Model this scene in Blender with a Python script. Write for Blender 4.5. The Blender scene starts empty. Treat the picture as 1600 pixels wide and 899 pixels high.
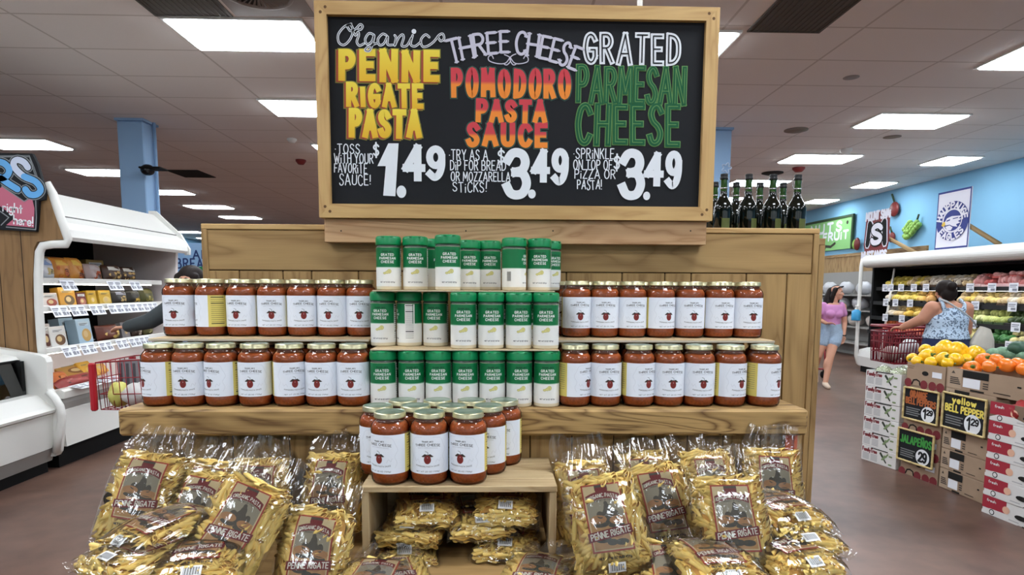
import bpy, math, random
from mathutils import Vector, Matrix, noise, Euler

V = Vector
PI = math.pi
rnd = random.Random(11)
SC = bpy.context.scene
COL = SC.collection

# ---------------------------------------------------------------- camera
F_PX, CX, CY = 960.0, 800.0, 548.0
CAM = V((0.0, 0.0, 1.55))
YAW, PITCH, ROLL = math.radians(1.5), math.atan(97.0 / 960.0), 0.0055
_F = V((math.sin(YAW) * math.cos(PITCH), math.cos(YAW) * math.cos(PITCH), -math.sin(PITCH)))
_R0 = V((math.cos(YAW), -math.sin(YAW), 0.0))
_U0 = _R0.cross(_F)
_R = _R0 * math.cos(ROLL) + _U0 * math.sin(ROLL)
_U = _U0 * math.cos(ROLL) - _R0 * math.sin(ROLL)
cam_data = bpy.data.cameras.new('camera')
cam_data.sensor_fit = 'HORIZONTAL'
cam_data.sensor_width = 36.0
cam_data.lens = F_PX / 1600.0 * 36.0
cam_data.shift_y = (CY - 449.5) / 1600.0
cam_data.clip_start = 0.05
cam_data.clip_end = 200.0
cam = bpy.data.objects.new('camera', cam_data)
COL.objects.link(cam)
_m = Matrix((_R, _U, -_F)).transposed().to_4x4()
_m.translation = CAM
cam.matrix_world = _m
SC.camera = cam


def ray(px, py):
    return _F + _R * ((px - CX) / F_PX) + _U * ((CY - py) / F_PX)


def PY(px, py, y):            # the point of the picture that lies on the upright plane at distance y
    d = ray(px, py)
    return CAM + d * ((y - CAM.y) / d.y)


def PZ(px, py, z):            # ... on the level plane at height z
    d = ray(px, py)
    return CAM + d * ((z - CAM.z) / d.z)


def PX(px, py, x):            # ... on the plane at side distance x
    d = ray(px, py)
    return CAM + d * ((x - CAM.x) / d.x)


# ---------------------------------------------------------------- world, exposure
LAMP = 21.0                   # radiance of the ceiling lamps' diffusers
w = bpy.data.worlds.new('world')
SC.world = w
w.use_nodes = True
w.node_tree.nodes['Background'].inputs[0].default_value = (0.88, 0.95, 1.0, 1)
w.node_tree.nodes['Background'].inputs[1].default_value = 1.0
SC.view_settings.view_transform = 'Standard'
SC.view_settings.look = 'None'
SC.view_settings.gamma = 1.0
SC.view_settings.exposure = 0.15
SC.view_settings.use_curve_mapping = False
SC.cycles.transparent_max_bounces = 24
SC.cycles.max_bounces = 8
SC.cycles.diffuse_bounces = 4
SC.cycles.glossy_bounces = 3
SC.cycles.caustics_reflective = False
SC.cycles.caustics_refractive = False
CEIL = 3.80                   # ceiling height


# ---------------------------------------------------------------- materials
def lin(c):
    r = []
    for x in c[:3]:
        x = x / 255.0
        r.append(x / 12.92 if x <= 0.04045 else ((x + 0.055) / 1.055) ** 2.4)
    return (r[0], r[1], r[2], 1.0)


_mats = {}


def _new(name):
    m = bpy.data.materials.new(name)
    m.use_nodes = True
    nt = m.node_tree
    b = nt.nodes['Principled BSDF']
    return m, nt, b


def pbr(name, col, rough=0.6, metal=0.0, spec=0.4, bump=0.0, bscale=200.0, var=0.0, vscale=8.0, coat=0.0):
    """plain surface of one colour, with optional mottling and fine bump"""
    if name in _mats:
        return _mats[name]
    m, nt, b = _new(name)
    L = nt.links
    b.inputs['Base Color'].default_value = lin(col)
    b.inputs['Roughness'].default_value = rough
    b.inputs['Metallic'].default_value = metal
    b.inputs['Specular IOR Level'].default_value = spec
    if coat:
        b.inputs['Coat Weight'].default_value = coat
        b.inputs['Coat Roughness'].default_value = 0.08
    if var or bump:
        tc = nt.nodes.new('ShaderNodeTexCoord')
    if var:
        n = nt.nodes.new('ShaderNodeTexNoise')
        n.inputs['Scale'].default_value = vscale
        n.inputs['Detail'].default_value = 4
        L.new(tc.outputs['Object'], n.inputs['Vector'])
        mr = nt.nodes.new('ShaderNodeMapRange')
        mr.inputs['From Min'].default_value = 0.3
        mr.inputs['From Max'].default_value = 0.7
        mr.inputs['To Min'].default_value = 1 - var
        mr.inputs['To Max'].default_value = 1 + var
        L.new(n.outputs['Fac'], mr.inputs['Value'])
        mx = nt.nodes.new('ShaderNodeVectorMath')
        mx.operation = 'SCALE'
        mx.inputs[0].default_value = lin(col)[:3]
        L.new(mr.outputs['Result'], mx.inputs['Scale'])
        L.new(mx.outputs['Vector'], b.inputs['Base Color'])
    if bump:
        n2 = nt.nodes.new('ShaderNodeTexNoise')
        n2.inputs['Scale'].default_value = bscale
        n2.inputs['Detail'].default_value = 3
        L.new(tc.outputs['Object'], n2.inputs['Vector'])
        bp = nt.nodes.new('ShaderNodeBump')
        bp.inputs['Strength'].default_value = bump
        bp.inputs['Distance'].default_value = 0.004
        L.new(n2.outputs['Fac'], bp.inputs['Height'])
        L.new(bp.outputs['Normal'], b.inputs['Normal'])
    _mats[name] = m
    return m


def emit(name, col, strength):
    if name in _mats:
        return _mats[name]
    m, nt, b = _new(name)
    b.inputs['Base Color'].default_value = lin(col)
    b.inputs['Emission Color'].default_value = lin(col)
    b.inputs['Emission Strength'].default_value = strength
    _mats[name] = m
    return m


def wood(name, light, dark, contrast=1.0, scale=1.0, knots=1.0, rough=0.6, rings=9.0):
    """plank wood; the grain runs along the u of the UV map, which is in metres"""
    if name in _mats:
        return _mats[name]
    m, nt, b = _new(name)
    L = nt.links
    N = nt.nodes.new
    uv = N('ShaderNodeUVMap')
    mp = N('ShaderNodeMapping')
    mp.inputs['Scale'].default_value = (1.6 * scale, 11 * scale, 1)
    L.new(uv.outputs['UV'], mp.inputs['Vector'])
    n1 = N('ShaderNodeTexNoise')
    n1.inputs['Scale'].default_value = 1.3
    n1.inputs['Detail'].default_value = 2
    n1.inputs['Distortion'].default_value = 0.6
    L.new(mp.outputs['Vector'], n1.inputs['Vector'])
    mul = N('ShaderNodeMath')
    mul.operation = 'MULTIPLY'
    mul.inputs[1].default_value = rings
    L.new(n1.outputs['Fac'], mul.inputs[0])
    fr = N('ShaderNodeMath')
    fr.operation = 'PINGPONG'
    fr.inputs[1].default_value = 1.0
    L.new(mul.outputs[0], fr.inputs[0])
    pw = N('ShaderNodeMath')
    pw.operation = 'POWER'
    pw.inputs[1].default_value = 2.2
    L.new(fr.outputs[0], pw.inputs[0])
    mp2 = N('ShaderNodeMapping')
    mp2.inputs['Scale'].default_value = (7, 260, 1)
    L.new(uv.outputs['UV'], mp2.inputs['Vector'])
    n2 = N('ShaderNodeTexNoise')
    n2.inputs['Scale'].default_value = 1.0
    n2.inputs['Detail'].default_value = 3
    L.new(mp2.outputs['Vector'], n2.inputs['Vector'])
    mp3 = N('ShaderNodeMapping')
    mp3.inputs['Scale'].default_value = (2.5, 7, 1)
    L.new(uv.outputs['UV'], mp3.inputs['Vector'])
    n3 = N('ShaderNodeTexNoise')
    n3.inputs['Scale'].default_value = 1.0
    n3.inputs['Detail'].default_value = 3
    L.new(mp3.outputs['Vector'], n3.inputs['Vector'])
    # fac = rings*.5 + fine*.3 + broad*.4
    a1 = N('ShaderNodeMath'); a1.operation = 'MULTIPLY_ADD'
    a1.inputs[1].default_value = 0.55
    L.new(pw.outputs[0], a1.inputs[0])
    a2 = N('ShaderNodeMath'); a2.operation = 'MULTIPLY'
    a2.inputs[1].default_value = 0.45
    L.new(n2.outputs['Fac'], a2.inputs[0])
    L.new(a2.outputs[0], a1.inputs[2])
    a3 = N('ShaderNodeMath'); a3.operation = 'MULTIPLY_ADD'
    a3.inputs[1].default_value = 0.5
    L.new(n3.outputs['Fac'], a3.inputs[0])
    L.new(a1.outputs[0], a3.inputs[2])
    mr = N('ShaderNodeMapRange')
    mr.inputs['From Min'].default_value = 0.28
    mr.inputs['From Max'].default_value = 1.15
    mr.inputs['To Max'].default_value = contrast
    L.new(a3.outputs[0], mr.inputs['Value'])
    mix = N('ShaderNodeMix')
    mix.data_type = 'RGBA'
    mix.inputs['A'].default_value = lin(light)
    mix.inputs['B'].default_value = lin(dark)
    L.new(mr.outputs['Result'], mix.inputs['Factor'])
    out = mix.outputs['Result']
    if knots:
        mk = N('ShaderNodeMapping')
        mk.inputs['Scale'].default_value = (2.2, 4.4, 1)
        L.new(uv.outputs['UV'], mk.inputs['Vector'])
        vo = N('ShaderNodeTexVoronoi')
        vo.inputs['Scale'].default_value = 1.0
        L.new(mk.outputs['Vector'], vo.inputs['Vector'])
        kr = N('ShaderNodeMapRange')
        kr.inputs['From Min'].default_value = 0.02
        kr.inputs['From Max'].default_value = 0.055
        kr.inputs['To Min'].default_value = 0.75 * knots
        kr.inputs['To Max'].default_value = 0.0
        L.new(vo.outputs['Distance'], kr.inputs['Value'])
        mixk = N('ShaderNodeMix')
        mixk.data_type = 'RGBA'
        mixk.inputs['B'].default_value = lin(tuple(c * 0.42 for c in dark))
        L.new(kr.outputs['Result'], mixk.inputs['Factor'])
        L.new(out, mixk.inputs['A'])
        out = mixk.outputs['Result']
    L.new(out, b.inputs['Base Color'])
    b.inputs['Roughness'].default_value = rough
    b.inputs['Specular IOR Level'].default_value = 0.3
    bp = N('ShaderNodeBump')
    bp.inputs['Strength'].default_value = 0.25
    bp.inputs['Distance'].default_value = 0.001
    bp.invert = True
    L.new(a3.outputs[0], bp.inputs['Height'])
    L.new(bp.outputs['Normal'], b.inputs['Normal'])
    _mats[name] = m
    return m


def clear(name, tint=(255, 255, 255), rough=0.03, base=0.03, bump=0.0, bscale=60.0, fres=1.0, milk=0.0):
    """thin clear plastic or glass: lets light straight through, reflects at its face"""
    if name in _mats:
        return _mats[name]
    m, nt, b = _new(name)
    nt.nodes.remove(b)
    L = nt.links
    N = nt.nodes.new
    out = nt.nodes['Material Output']
    tr = N('ShaderNodeBsdfTransparent')
    tr.inputs[0].default_value = lin(tint)
    gl = N('ShaderNodeBsdfGlossy')
    gl.inputs['Roughness'].default_value = rough
    fr = N('ShaderNodeFresnel')
    fr.inputs['IOR'].default_value = 1.45
    ma = N('ShaderNodeMath')
    ma.operation = 'MULTIPLY_ADD'
    ma.inputs[1].default_value = fres
    ma.inputs[2].default_value = base
    L.new(fr.outputs[0], ma.inputs[0])
    mx = N('ShaderNodeMixShader')
    L.new(ma.outputs[0], mx.inputs[0])
    src = tr.outputs[0]
    if milk:
        df = N('ShaderNodeBsdfDiffuse')
        df.inputs[0].default_value = (0.8, 0.8, 0.8, 1)
        m2 = N('ShaderNodeMixShader')
        m2.inputs[0].default_value = milk
        L.new(tr.outputs[0], m2.inputs[1])
        L.new(df.outputs[0], m2.inputs[2])
        src = m2.outputs[0]
    L.new(src, mx.inputs[1])
    L.new(gl.outputs[0], mx.inputs[2])
    if bump:
        tc = N('ShaderNodeTexCoord')
        mp = N('ShaderNodeMapping')
        mp.inputs['Scale'].default_value = (1, 1, 0.45)
        L.new(tc.outputs['Object'], mp.inputs['Vector'])
        n = N('ShaderNodeTexNoise')
        n.inputs['Scale'].default_value = bscale
        n.inputs['Detail'].default_value = 3
        n.inputs['Distortion'].default_value = 1.2
        L.new(mp.outputs['Vector'], n.inputs['Vector'])
        bp = N('ShaderNodeBump')
        bp.inputs['Strength'].default_value = bump
        bp.inputs['Distance'].default_value = 0.006
        L.new(n.outputs['Fac'], bp.inputs['Height'])
        L.new(bp.outputs['Normal'], gl.inputs['Normal'])
        L.new(bp.outputs['Normal'], fr.inputs['Normal'])
    L.new(mx.outputs[0], out.inputs['Surface'])
    _mats[name] = m
    return m


# ---------------------------------------------------------------- mesh builder
class MB:
    def __init__(s):
        s.v, s.f, s.m, s.sm, s.uv = [], [], [], [], []

    def add(s, verts, faces, m=0, smooth=False, uvs=None, M=None):
        o = len(s.v)
        if M is not None:
            verts = [M @ V(p) for p in verts]
        s.v.extend([tuple(p) for p in verts])
        for i, f in enumerate(faces):
            s.f.append([o + k for k in f])
            s.m.append(m[i] if isinstance(m, (list, tuple)) else m)
            s.sm.append(smooth)
            s.uv.append(uvs[i] if uvs else None)
        return s

    def merge(s, other, M=None, dm=0):
        o = len(s.v)
        s.v.extend([tuple(M @ V(p)) for p in other.v] if M is not None else other.v)
        for f in other.f:
            s.f.append([o + k for k in f])
        s.m.extend([k + dm for k in other.m]); s.sm.extend(other.sm); s.uv.extend(other.uv)
        return s

    def box(s, lo, hi, m=0, grain=None, bev=0.0, M=None):
        """box from lo to hi; grain = axis (0,1,2) the wood grain follows"""
        x0, y0, z0 = lo; x1, y1, z1 = hi
        b = min(bev, (x1 - x0) * .45, (y1 - y0) * .45, (z1 - z0) * .45)
        if b <= 0:
            vs = [(x0, y0, z0), (x1, y0, z0), (x1, y1, z0), (x0, y1, z0), (x0, y0, z1), (x1, y0, z1), (x1, y1, z1), (x0, y1, z1)]
            fs = [(0, 3, 2, 1), (4, 5, 6, 7), (0, 1, 5, 4), (1, 2, 6, 5), (2, 3, 7, 6), (3, 0, 4, 7)]
        else:
            vs, idx = [], {}
            for cx in (0, 1):
                for cy in (0, 1):
                    for cz in (0, 1):
                        for a in range(3):
                            p = [(x0, x1)[cx], (y0, y1)[cy], (z0, z1)[cz]]
                            for k, c in enumerate((cx, cy, cz)):
                                if k != a:
                                    p[k] += b if c == 0 else -b
                            idx[(cx, cy, cz, a)] = len(vs)
                            vs.append(tuple(p))
            fs = []
            for a in range(3):            # main faces: vertex 'a' of a corner lies on the face across axis a
                u, w2 = [k for k in range(3) if k != a]
                for sd in (0, 1):
                    q = []
                    for (cu, cw) in ((0, 0), (1, 0), (1, 1), (0, 1)):
                        c = [0, 0, 0]; c[a] = sd; c[u] = cu; c[w2] = cw
                        q.append(idx[(c[0], c[1], c[2], a)])
                    flip = (sd == 0) != (a == 1)
                    fs.append(tuple(reversed(q)) if flip else tuple(q))
            for a in range(3):            # edges along axis a
                u, w2 = [k for k in range(3) if k != a]
                for cu in (0, 1):
                    for cw in (0, 1):
                        c0 = [0, 0, 0]; c0[u] = cu; c0[w2] = cw
                        c1 = list(c0); c1[a] = 1
                        q = [idx[(*c0, u)], idx[(*c1, u)], idx[(*c1, w2)], idx[(*c0, w2)]]
                        n = (V(vs[q[1]]) - V(vs[q[0]])).cross(V(vs[q[3]]) - V(vs[q[0]]))
                        d = V((0, 0, 0)); d[u] = 1 if cu else -1; d[w2] = 1 if cw else -1
                        fs.append(tuple(q) if n.dot(d) > 0 else tuple(reversed(q)))
            for cx in (0, 1):
                for cy in (0, 1):
                    for cz in (0, 1):
                        q = [idx[(cx, cy, cz, k)] for k in range(3)]
                        n = (V(vs[q[1]]) - V(vs[q[0]])).cross(V(vs[q[2]]) - V(vs[q[0]]))
                        d = V((cx * 2 - 1, cy * 2 - 1, cz * 2 - 1))
                        fs.append(tuple(q) if n.dot(d) > 0 else tuple(reversed(q)))
        uvs = None
        if grain is not None:
            ou, ov = rnd.random() * 50, rnd.random() * 50
            others = [k for k in range(3) if k != grain]
            uvs = []
            for f in fs:
                n = (V(vs[f[1]]) - V(vs[f[0]])).cross(V(vs[f[2]]) - V(vs[f[0]]))
                ax = max(range(3), key=lambda k: abs(n[k]))
                if ax == grain:
                    uvs.append([(vs[k][others[0]] * .3 + ou, vs[k][others[1]] + ov) for k in f])
                else:
                    o2 = [k for k in others if k != ax][0]
                    uvs.append([(vs[k][grain] + ou, vs[k][o2] + ov + ax * .37) for k in f])
        s.add(vs, fs, m, False, uvs, M)
        return s

    def lathe(s, prof, n=24, m=0, M=None, smooth=True, a0=0.0, a1=2 * PI, rfun=None):
        """surface of revolution about z; prof = [(r, z)...] from bottom to top; m may be a list per band"""
        full = abs(a1 - a0 - 2 * PI) < 1e-6
        cols = n if full else n + 1
        vs, fs, ms = [], [], []
        for (r, z) in prof:
            for j in range(cols):
                a = a0 + (a1 - a0) * j / n
                rr = r * (rfun(a, z) if rfun else 1)
                vs.append((rr * math.cos(a), rr * math.sin(a), z))
        for i in range(len(prof) - 1):
            for j in range(n):
                k = (j + 1) % cols if full else j + 1
                fs.append((i * cols + j, i * cols + k, (i + 1) * cols + k, (i + 1) * cols + j))
                ms.append(m[i] if isinstance(m, (list, tuple)) else m)
        s.add(vs, fs, ms, smooth, None, M)
        return s

    def disc(s, r, z, n=24, m=0, M=None, up=True):
        vs = [(r * math.cos(2 * PI * j / n), r * math.sin(2 * PI * j / n), z) for j in range(n)]
        s.add(vs, [tuple(range(n)) if up else tuple(reversed(range(n)))], m, False, None, M)
        return s

    def tube(s, pts, r, n=8, m=0, caps=True, closed=False, M=None, smooth=True, flat=1.0):
        pts = [V(p) for p in pts]
        rs = r if isinstance(r, (list, tuple)) else [r] * len(pts)
        k = len(pts)
        t0 = (pts[1] - pts[0]).normalized()
        ref = V((0, 0, 1)) if abs(t0.z) < .9 else V((1, 0, 0))
        a = t0.cross(ref).normalized()
        vs = []
        for i, p in enumerate(pts):
            if closed:
                t = (pts[(i + 1) % k] - pts[i - 1]).normalized()
            else:
                t = (pts[min(i + 1, k - 1)] - pts[max(i - 1, 0)])
                t = t.normalized() if t.length > 1e-9 else t0
            a = (a - t * a.dot(t))
            a = a.normalized() if a.length > 1e-6 else t.orthogonal().normalized()
            b2 = t.cross(a)
            for j in range(n):
                an = 2 * PI * j / n
                vs.append(p + (a * math.cos(an) + b2 * math.sin(an) * flat) * rs[i])
        fs = []
        for i in range(k if closed else k - 1):
            i2 = (i + 1) % k
            for j in range(n):
                j2 = (j + 1) % n
                fs.append((i * n + j, i * n + j2, i2 * n + j2, i2 * n + j))
        if caps and not closed:
            fs.append(tuple(reversed(range(n))))
            fs.append(tuple(range((k - 1) * n, k * n)))
        s.add(vs, fs, m, smooth, None, M)
        return s

    def ball(s, c, r, n=12, k=8, m=0, M=None, fun=None):
        rx, ry, rz = r if isinstance(r, (list, tuple)) else (r, r, r)
        vs = [(c[0], c[1], c[2] - rz)]
        for i in range(1, k):
            th = PI * i / k
            for j in range(n):
                a = 2 * PI * j / n
                q = 1.0 if fun is None else fun(a, th)
                vs.append((c[0] + rx * q * math.sin(th) * math.cos(a), c[1] + ry * q * math.sin(th) * math.sin(a), c[2] - rz * q * math.cos(th)))
        vs.append((c[0], c[1], c[2] + rz))
        fs = [(0, 1 + (j + 1) % n, 1 + j) for j in range(n)]
        for i in range(k - 2):
            for j in range(n):
                j2 = (j + 1) % n
                fs.append((1 + i * n + j, 1 + i * n + j2, 1 + (i + 1) * n + j2, 1 + (i + 1) * n + j))
        T = len(vs) - 1
        fs += [(T, 1 + (k - 2) * n + j, 1 + (k - 2) * n + (j + 1) % n) for j in range(n)]
        s.add(vs, fs, m, True, None, M)
        return s

    def prism(s, poly, d, m=0, M=None, side=None, grain=False):
        """flat outline in x,z extruded along +y by d (front at y=0, facing -y)"""
        n = len(poly)
        ar = sum(poly[i][0] * poly[(i + 1) % n][1] - poly[(i + 1) % n][0] * poly[i][1] for i in range(n))
        if ar < 0:
            poly = list(reversed(poly))
        vs = [(x, 0, z) for x, z in poly] + [(x, d, z) for x, z in poly]
        fs = [tuple(range(n)), tuple(reversed(range(n, 2 * n)))]
        for i in range(n):
            k = (i + 1) % n
            fs.append((i, i + n, k + n, k))
        ms = [m, m] + [m if side is None else side] * n
        uvs = None
        if grain:
            ou, ov = rnd.random() * 50, rnd.random() * 50
            uvs = [[(vs[k][2] + ou, vs[k][0] + vs[k][1] + ov) for k in f] for f in fs]
        s.add(vs, fs, ms, False, uvs, M)
        return s

    def grid(s, fn, nu, nv, m=0, smooth=True):
        """sheet fn(u, v) with u, v in 0..1"""
        vs = [fn(i / nu, j / nv) for j in range(nv + 1) for i in range(nu + 1)]
        fs = [(j * (nu + 1) + i, j * (nu + 1) + i + 1, (j + 1) * (nu + 1) + i + 1, (j + 1) * (nu + 1) + i) for j in range(nv) for i in range(nu)]
        s.add(vs, fs, m, smooth)
        return s

    def polys(s, polys, fn, m=0):
        """2D polygons mapped to the surface by fn(x, y)"""
        s.k = getattr(s, 'k', 0)
        deep = fn.__code__.co_argcount >= 3
        top = 0
        for p in polys:
            pid = getattr(p, 'pid', 0)
            top = max(top, pid)
            e = (s.k % 12 + pid) * 8e-6
            s.add([fn(x, y, e) if deep else fn(x, y) for x, y in p], [tuple(range(len(p)))], m)
        s.k += top + 1
        return s

    def mesh(s, name, mats):
        me = bpy.data.meshes.new(name)
        me.from_pydata(s.v, [], s.f)
        for mt in (mats if isinstance(mats, (list, tuple)) else [mats]):
            me.materials.append(mt)
        me.polygons.foreach_set('material_index', s.m)
        me.polygons.foreach_set('use_smooth', s.sm)
        if any(u is not None for u in s.uv):
            l = me.uv_layers.new(name='UVMap')
            flat = []
            for f, u in zip(s.f, s.uv):
                if u is None:
                    flat.extend([0.0, 0.0] * len(f))
                else:
                    for q in u:
                        flat.extend(q)
            l.data.foreach_set('uv', flat)
        me.update()
        return me

    def build(s, name, mats, parent=None, origin=None, loc=None, label=None):
        if origin is not None:
            ox, oy, oz = origin
            s.v = [(p[0] - ox, p[1] - oy, p[2] - oz) for p in s.v]
        o = bpy.data.objects.new(name, s.mesh(name, mats))
        COL.objects.link(o)
        if parent is not None:
            o.parent = parent
        if loc is not None:
            o.location = loc
        elif origin is not None and parent is None:
            o.location = origin
        if label:
            o['label'] = label
        return o


def tag(o, label, cat, group=None, kind=None):
    o['label'] = label
    o['category'] = cat
    if group:
        o['group'] = group
    if kind:
        o['kind'] = kind
    return o


def thing(name, label, cat, loc=(0, 0, 0), rz=0.0, group=None, rot=None):
    o = bpy.data.objects.new(name, None)
    o.empty_display_size = 0.02
    COL.objects.link(o)
    o.location = loc
    o.rotation_euler = rot if rot is not None else (0, 0, rz)
    return tag(o, label, cat, group)


def dup(root, label=None, group=None):
    """a copy of a thing with copies of its parts and their sub-parts"""
    r = root.copy()
    COL.objects.link(r)
    for ch in root.children:
        c = ch.copy()
        COL.objects.link(c)
        c.parent = r
        for g in ch.children:
            d = g.copy()
            COL.objects.link(d)
            d.parent = c
    if label:
        r['label'] = label
    if group:
        r['group'] = group
    return r


def struct(o):
    o['kind'] = 'structure'
    return o


ORD = ['first', 'second', 'third', 'fourth', 'fifth', 'sixth', 'seventh', 'eighth', 'ninth', 'tenth', 'eleventh', 'twelfth',
       'thirteenth', 'fourteenth', 'fifteenth', 'sixteenth']

# ---------------------------------------------------------------- hand lettering, drawn as strokes
G = {
    'A': (.72, "0,0 .36,1 .72,0|.12,.33 .6,.33"), 'B': (.6, "0,0 0,1|~0,1 .4,.98 .52,.78 .4,.56 0,.53|~0,.53 .46,.5 .6,.27 .46,.03 0,0"),
    'C': (.62, "~.62,.82 .5,.96 .33,1 .13,.88 .02,.5 .13,.12 .33,0 .5,.04 .62,.18"), 'D': (.62, "0,0 0,1|~0,1 .35,.95 .57,.76 .62,.5 .57,.24 .35,.05 0,0"),
    'E': (.52, "0,0 0,1|0,1 .52,1|0,.52 .43,.52|0,0 .52,0"), 'F': (.5, "0,0 0,1|0,1 .5,1|0,.52 .42,.52"),
    'G': (.64, "~.62,.82 .5,.96 .33,1 .13,.88 .02,.5 .13,.12 .33,0 .5,.04 .62,.2|.62,.2 .62,.45 .36,.45"), 'H': (.6, "0,0 0,1|.6,0 .6,1|0,.52 .6,.52"),
    'I': (.05, "0,0 0,1"), 'J': (.42, "~.42,1 .42,.25 .34,.05 .2,0 .06,.06 0,.22"), 'K': (.58, "0,0 0,1|.56,1 0,.42|.2,.6 .58,0"), 'L': (.48, "0,1 0,0 .48,0"),
    'M': (.78, "0,0 .06,1 .39,.3 .72,1 .78,0"), 'N': (.62, "0,0 0,1 .62,0 .62,1"), 'O': (.66, "o.33,.5,.33,.5"), 'P': (.56, "0,0 0,1|~0,1 .4,.98 .56,.75 .4,.5 0,.47"),
    'Q': (.66, "o.33,.5,.33,.5|.4,.25 .66,-.05"), 'R': (.6, "0,0 0,1|~0,1 .4,.98 .55,.76 .4,.54 0,.5|.26,.5 .6,0"),
    'S': (.56, "~.55,.84 .42,.97 .27,1 .1,.92 .04,.76 .16,.58 .4,.45 .54,.27 .47,.08 .28,0 .1,.04 0,.18"), 'T': (.62, "0,1 .62,1|.31,1 .31,0"),
    'U': (.6, "~0,1 0,.3 .1,.06 .3,0 .5,.06 .6,.3 .6,1"), 'V': (.66, "0,1 .33,0 .66,1"), 'W': (.9, "0,1 .22,0 .45,.7 .68,0 .9,1"), 'X': (.62, "0,0 .62,1|0,1 .62,0"),
    'Y': (.62, "0,1 .31,.48 .62,1|.31,.48 .31,0"), 'Z': (.58, "0,1 .58,1 0,0 .58,0"),
    '0': (.56, "o.28,.5,.28,.5"), '1': (.3, "0,.74 .26,1 .26,0"), '2': (.54, "~.02,.78 .12,.95 .28,1 .46,.93 .52,.74 .42,.5 0,0|0,0 .54,0"),
    '3': (.56, "~.02,.82 .13,.96 .28,1 .45,.94 .52,.77 .44,.6 .24,.54|~.24,.54 .46,.5 .56,.28 .46,.06 .27,0 .1,.05 0,.2"), '4': (.6, ".44,0 .44,1 0,.33 .6,.33"),
    '5': (.54, ".5,1 .08,1 .04,.56|~.04,.56 .26,.64 .46,.56 .54,.33 .45,.08 .25,0 .08,.04 0,.16"), '6': (.54, "~.46,.94 .2,.8 .02,.4 .06,.1 .27,0 .48,.1 .54,.3 .46,.5 .27,.56 .08,.46"),
    '7': (.54, "0,1 .54,1 .18,0"), '8': (.54, "o.27,.76,.22,.24|o.27,.27,.27,.27"), '9': (.54, "o.27,.71,.24,.29|~.51,.71 .5,.4 .4,.12 .22,0 .03,.13"),
    '$': (.5, "~.48,.76 .36,.86 .2,.86 .06,.76 .06,.62 .22,.52 .4,.44 .46,.3 .36,.16 .2,.13 .02,.24|.25,1.02 .25,-.02"), '.': (.06, ".0,.03 .05,.03"), '!': (.08, ".04,1 .03,.32|.03,.04 .05,.04"),
    '-': (.3, "0,.45 .3,.45"), '(': (.2, "~.2,1.05 .02,.7 .02,.3 .2,-.05"), ')': (.2, "~0,1.05 .18,.7 .18,.3 0,-.05"), '/': (.4, "0,0 .4,1"), "'": (.06, ".03,1 .03,.78"), '*': (.1, ".04,.45 .06,.45"),
    '~N': (.62, "0,0 0,1 .62,0 .62,1|~.08,1.2 .2,1.3 .4,1.18 .54,1.28"),
    'a': (.5, "o.22,.27,.22,.27|.46,.54 .46,0"), 'c': (.44, "~.44,.44 .25,.54 .06,.44 0,.27 .06,.08 .25,0 .44,.1"), 'e': (.46, "~.02,.28 .45,.3 .4,.48 .22,.55 .05,.44 0,.26 .08,.06 .24,0 .44,.1"),
    'g': (.48, "o.22,.27,.22,.27|~.46,.54 .46,-.1 .36,-.3 .2,-.33 .04,-.22"), 'h': (.46, "0,0 0,1|~0,.3 .14,.52 .32,.54 .45,.4 .46,0"), 'i': (.06, ".03,.54 .03,0|.03,.78 .03,.8"),
    'l': (.06, ".03,1 .03,0"), 'n': (.46, "0,.54 0,0|~0,.3 .14,.52 .32,.54 .45,.4 .46,0"), 'r': (.34, "0,.54 0,0|~0,.3 .1,.48 .22,.54 .34,.48"), 't': (.34, ".16,.85 .16,0|0,.54 .34,.54"),
    'o': (.48, "o.24,.27,.24,.27"), 'w': (.66, "0,.54 .16,0 .33,.44 .5,0 .66,.54"), 'm': (.72, "0,.54 0,0|~0,.3 .12,.53 .26,.53 .36,.38 .36,0|~.36,.3 .48,.53 .62,.53 .71,.38 .72,0"),
    'y': (.48, "0,.54 .24,.02|.48,.54 .14,-.32"), 'd': (.5, "o.22,.27,.22,.27|.46,1 .46,0"), 's': (.38, "~.38,.46 .2,.55 .04,.44 .18,.29 .36,.16 .24,.01 .0,.08"),
    'f': (.34, "~.36,.95 .2,.98 .14,.8 .14,0|0,.54 .32,.54"), 'p': (.5, "0,.54 0,-.33|o.25,.27,.25,.27"), 'b': (.5, "0,1 0,0|o.25,.27,.25,.27"), 'k': (.44, "0,1 0,0|.4,.54 0,.2|.14,.3 .44,0"),
    'u': (.46, "~0,.54 0,.18 .12,0 .3,.02 .46,.2|.46,.54 .46,0"),
}


def catmull(p, n=5, closed=False):
    q = []
    k = len(p)
    for i in range(k if closed else k - 1):
        if closed:
            a, b, c, d = p[i - 1], p[i], p[(i + 1) % k], p[(i + 2) % k]
        else:
            a, b, c, d = p[max(i - 1, 0)], p[i], p[i + 1], p[min(i + 2, k - 1)]
        for j in range(n):
            t = j / n
            q.append(tuple(.5 * (2 * b[x] + (c[x] - a[x]) * t + (2 * a[x] - 5 * b[x] + 4 * c[x] - d[x]) * t * t + (3 * b[x] - a[x] - 3 * c[x] + d[x]) * t ** 3) for x in range(len(b))))
    if not closed:
        q.append(tuple(p[-1]))
    return q


def glyph(ch, n=4):
    w, spec = G[ch]
    out = []
    for s in spec.split('|'):
        if s[0] == 'o':
            cx, cy, rx, ry = [float(x) for x in s[1:].split(',')]
            k = 4 * n
            out.append([(cx + rx * math.sin(2 * PI * j / k), cy + ry * math.cos(2 * PI * j / k)) for j in range(k + 1)])
        else:
            c = s[0] == '~'
            pts = [tuple(float(x) for x in q.split(',')) for q in (s[1:] if c else s).split()]
            out.append(catmull(pts, n) if c else pts)
    return w, out


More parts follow.
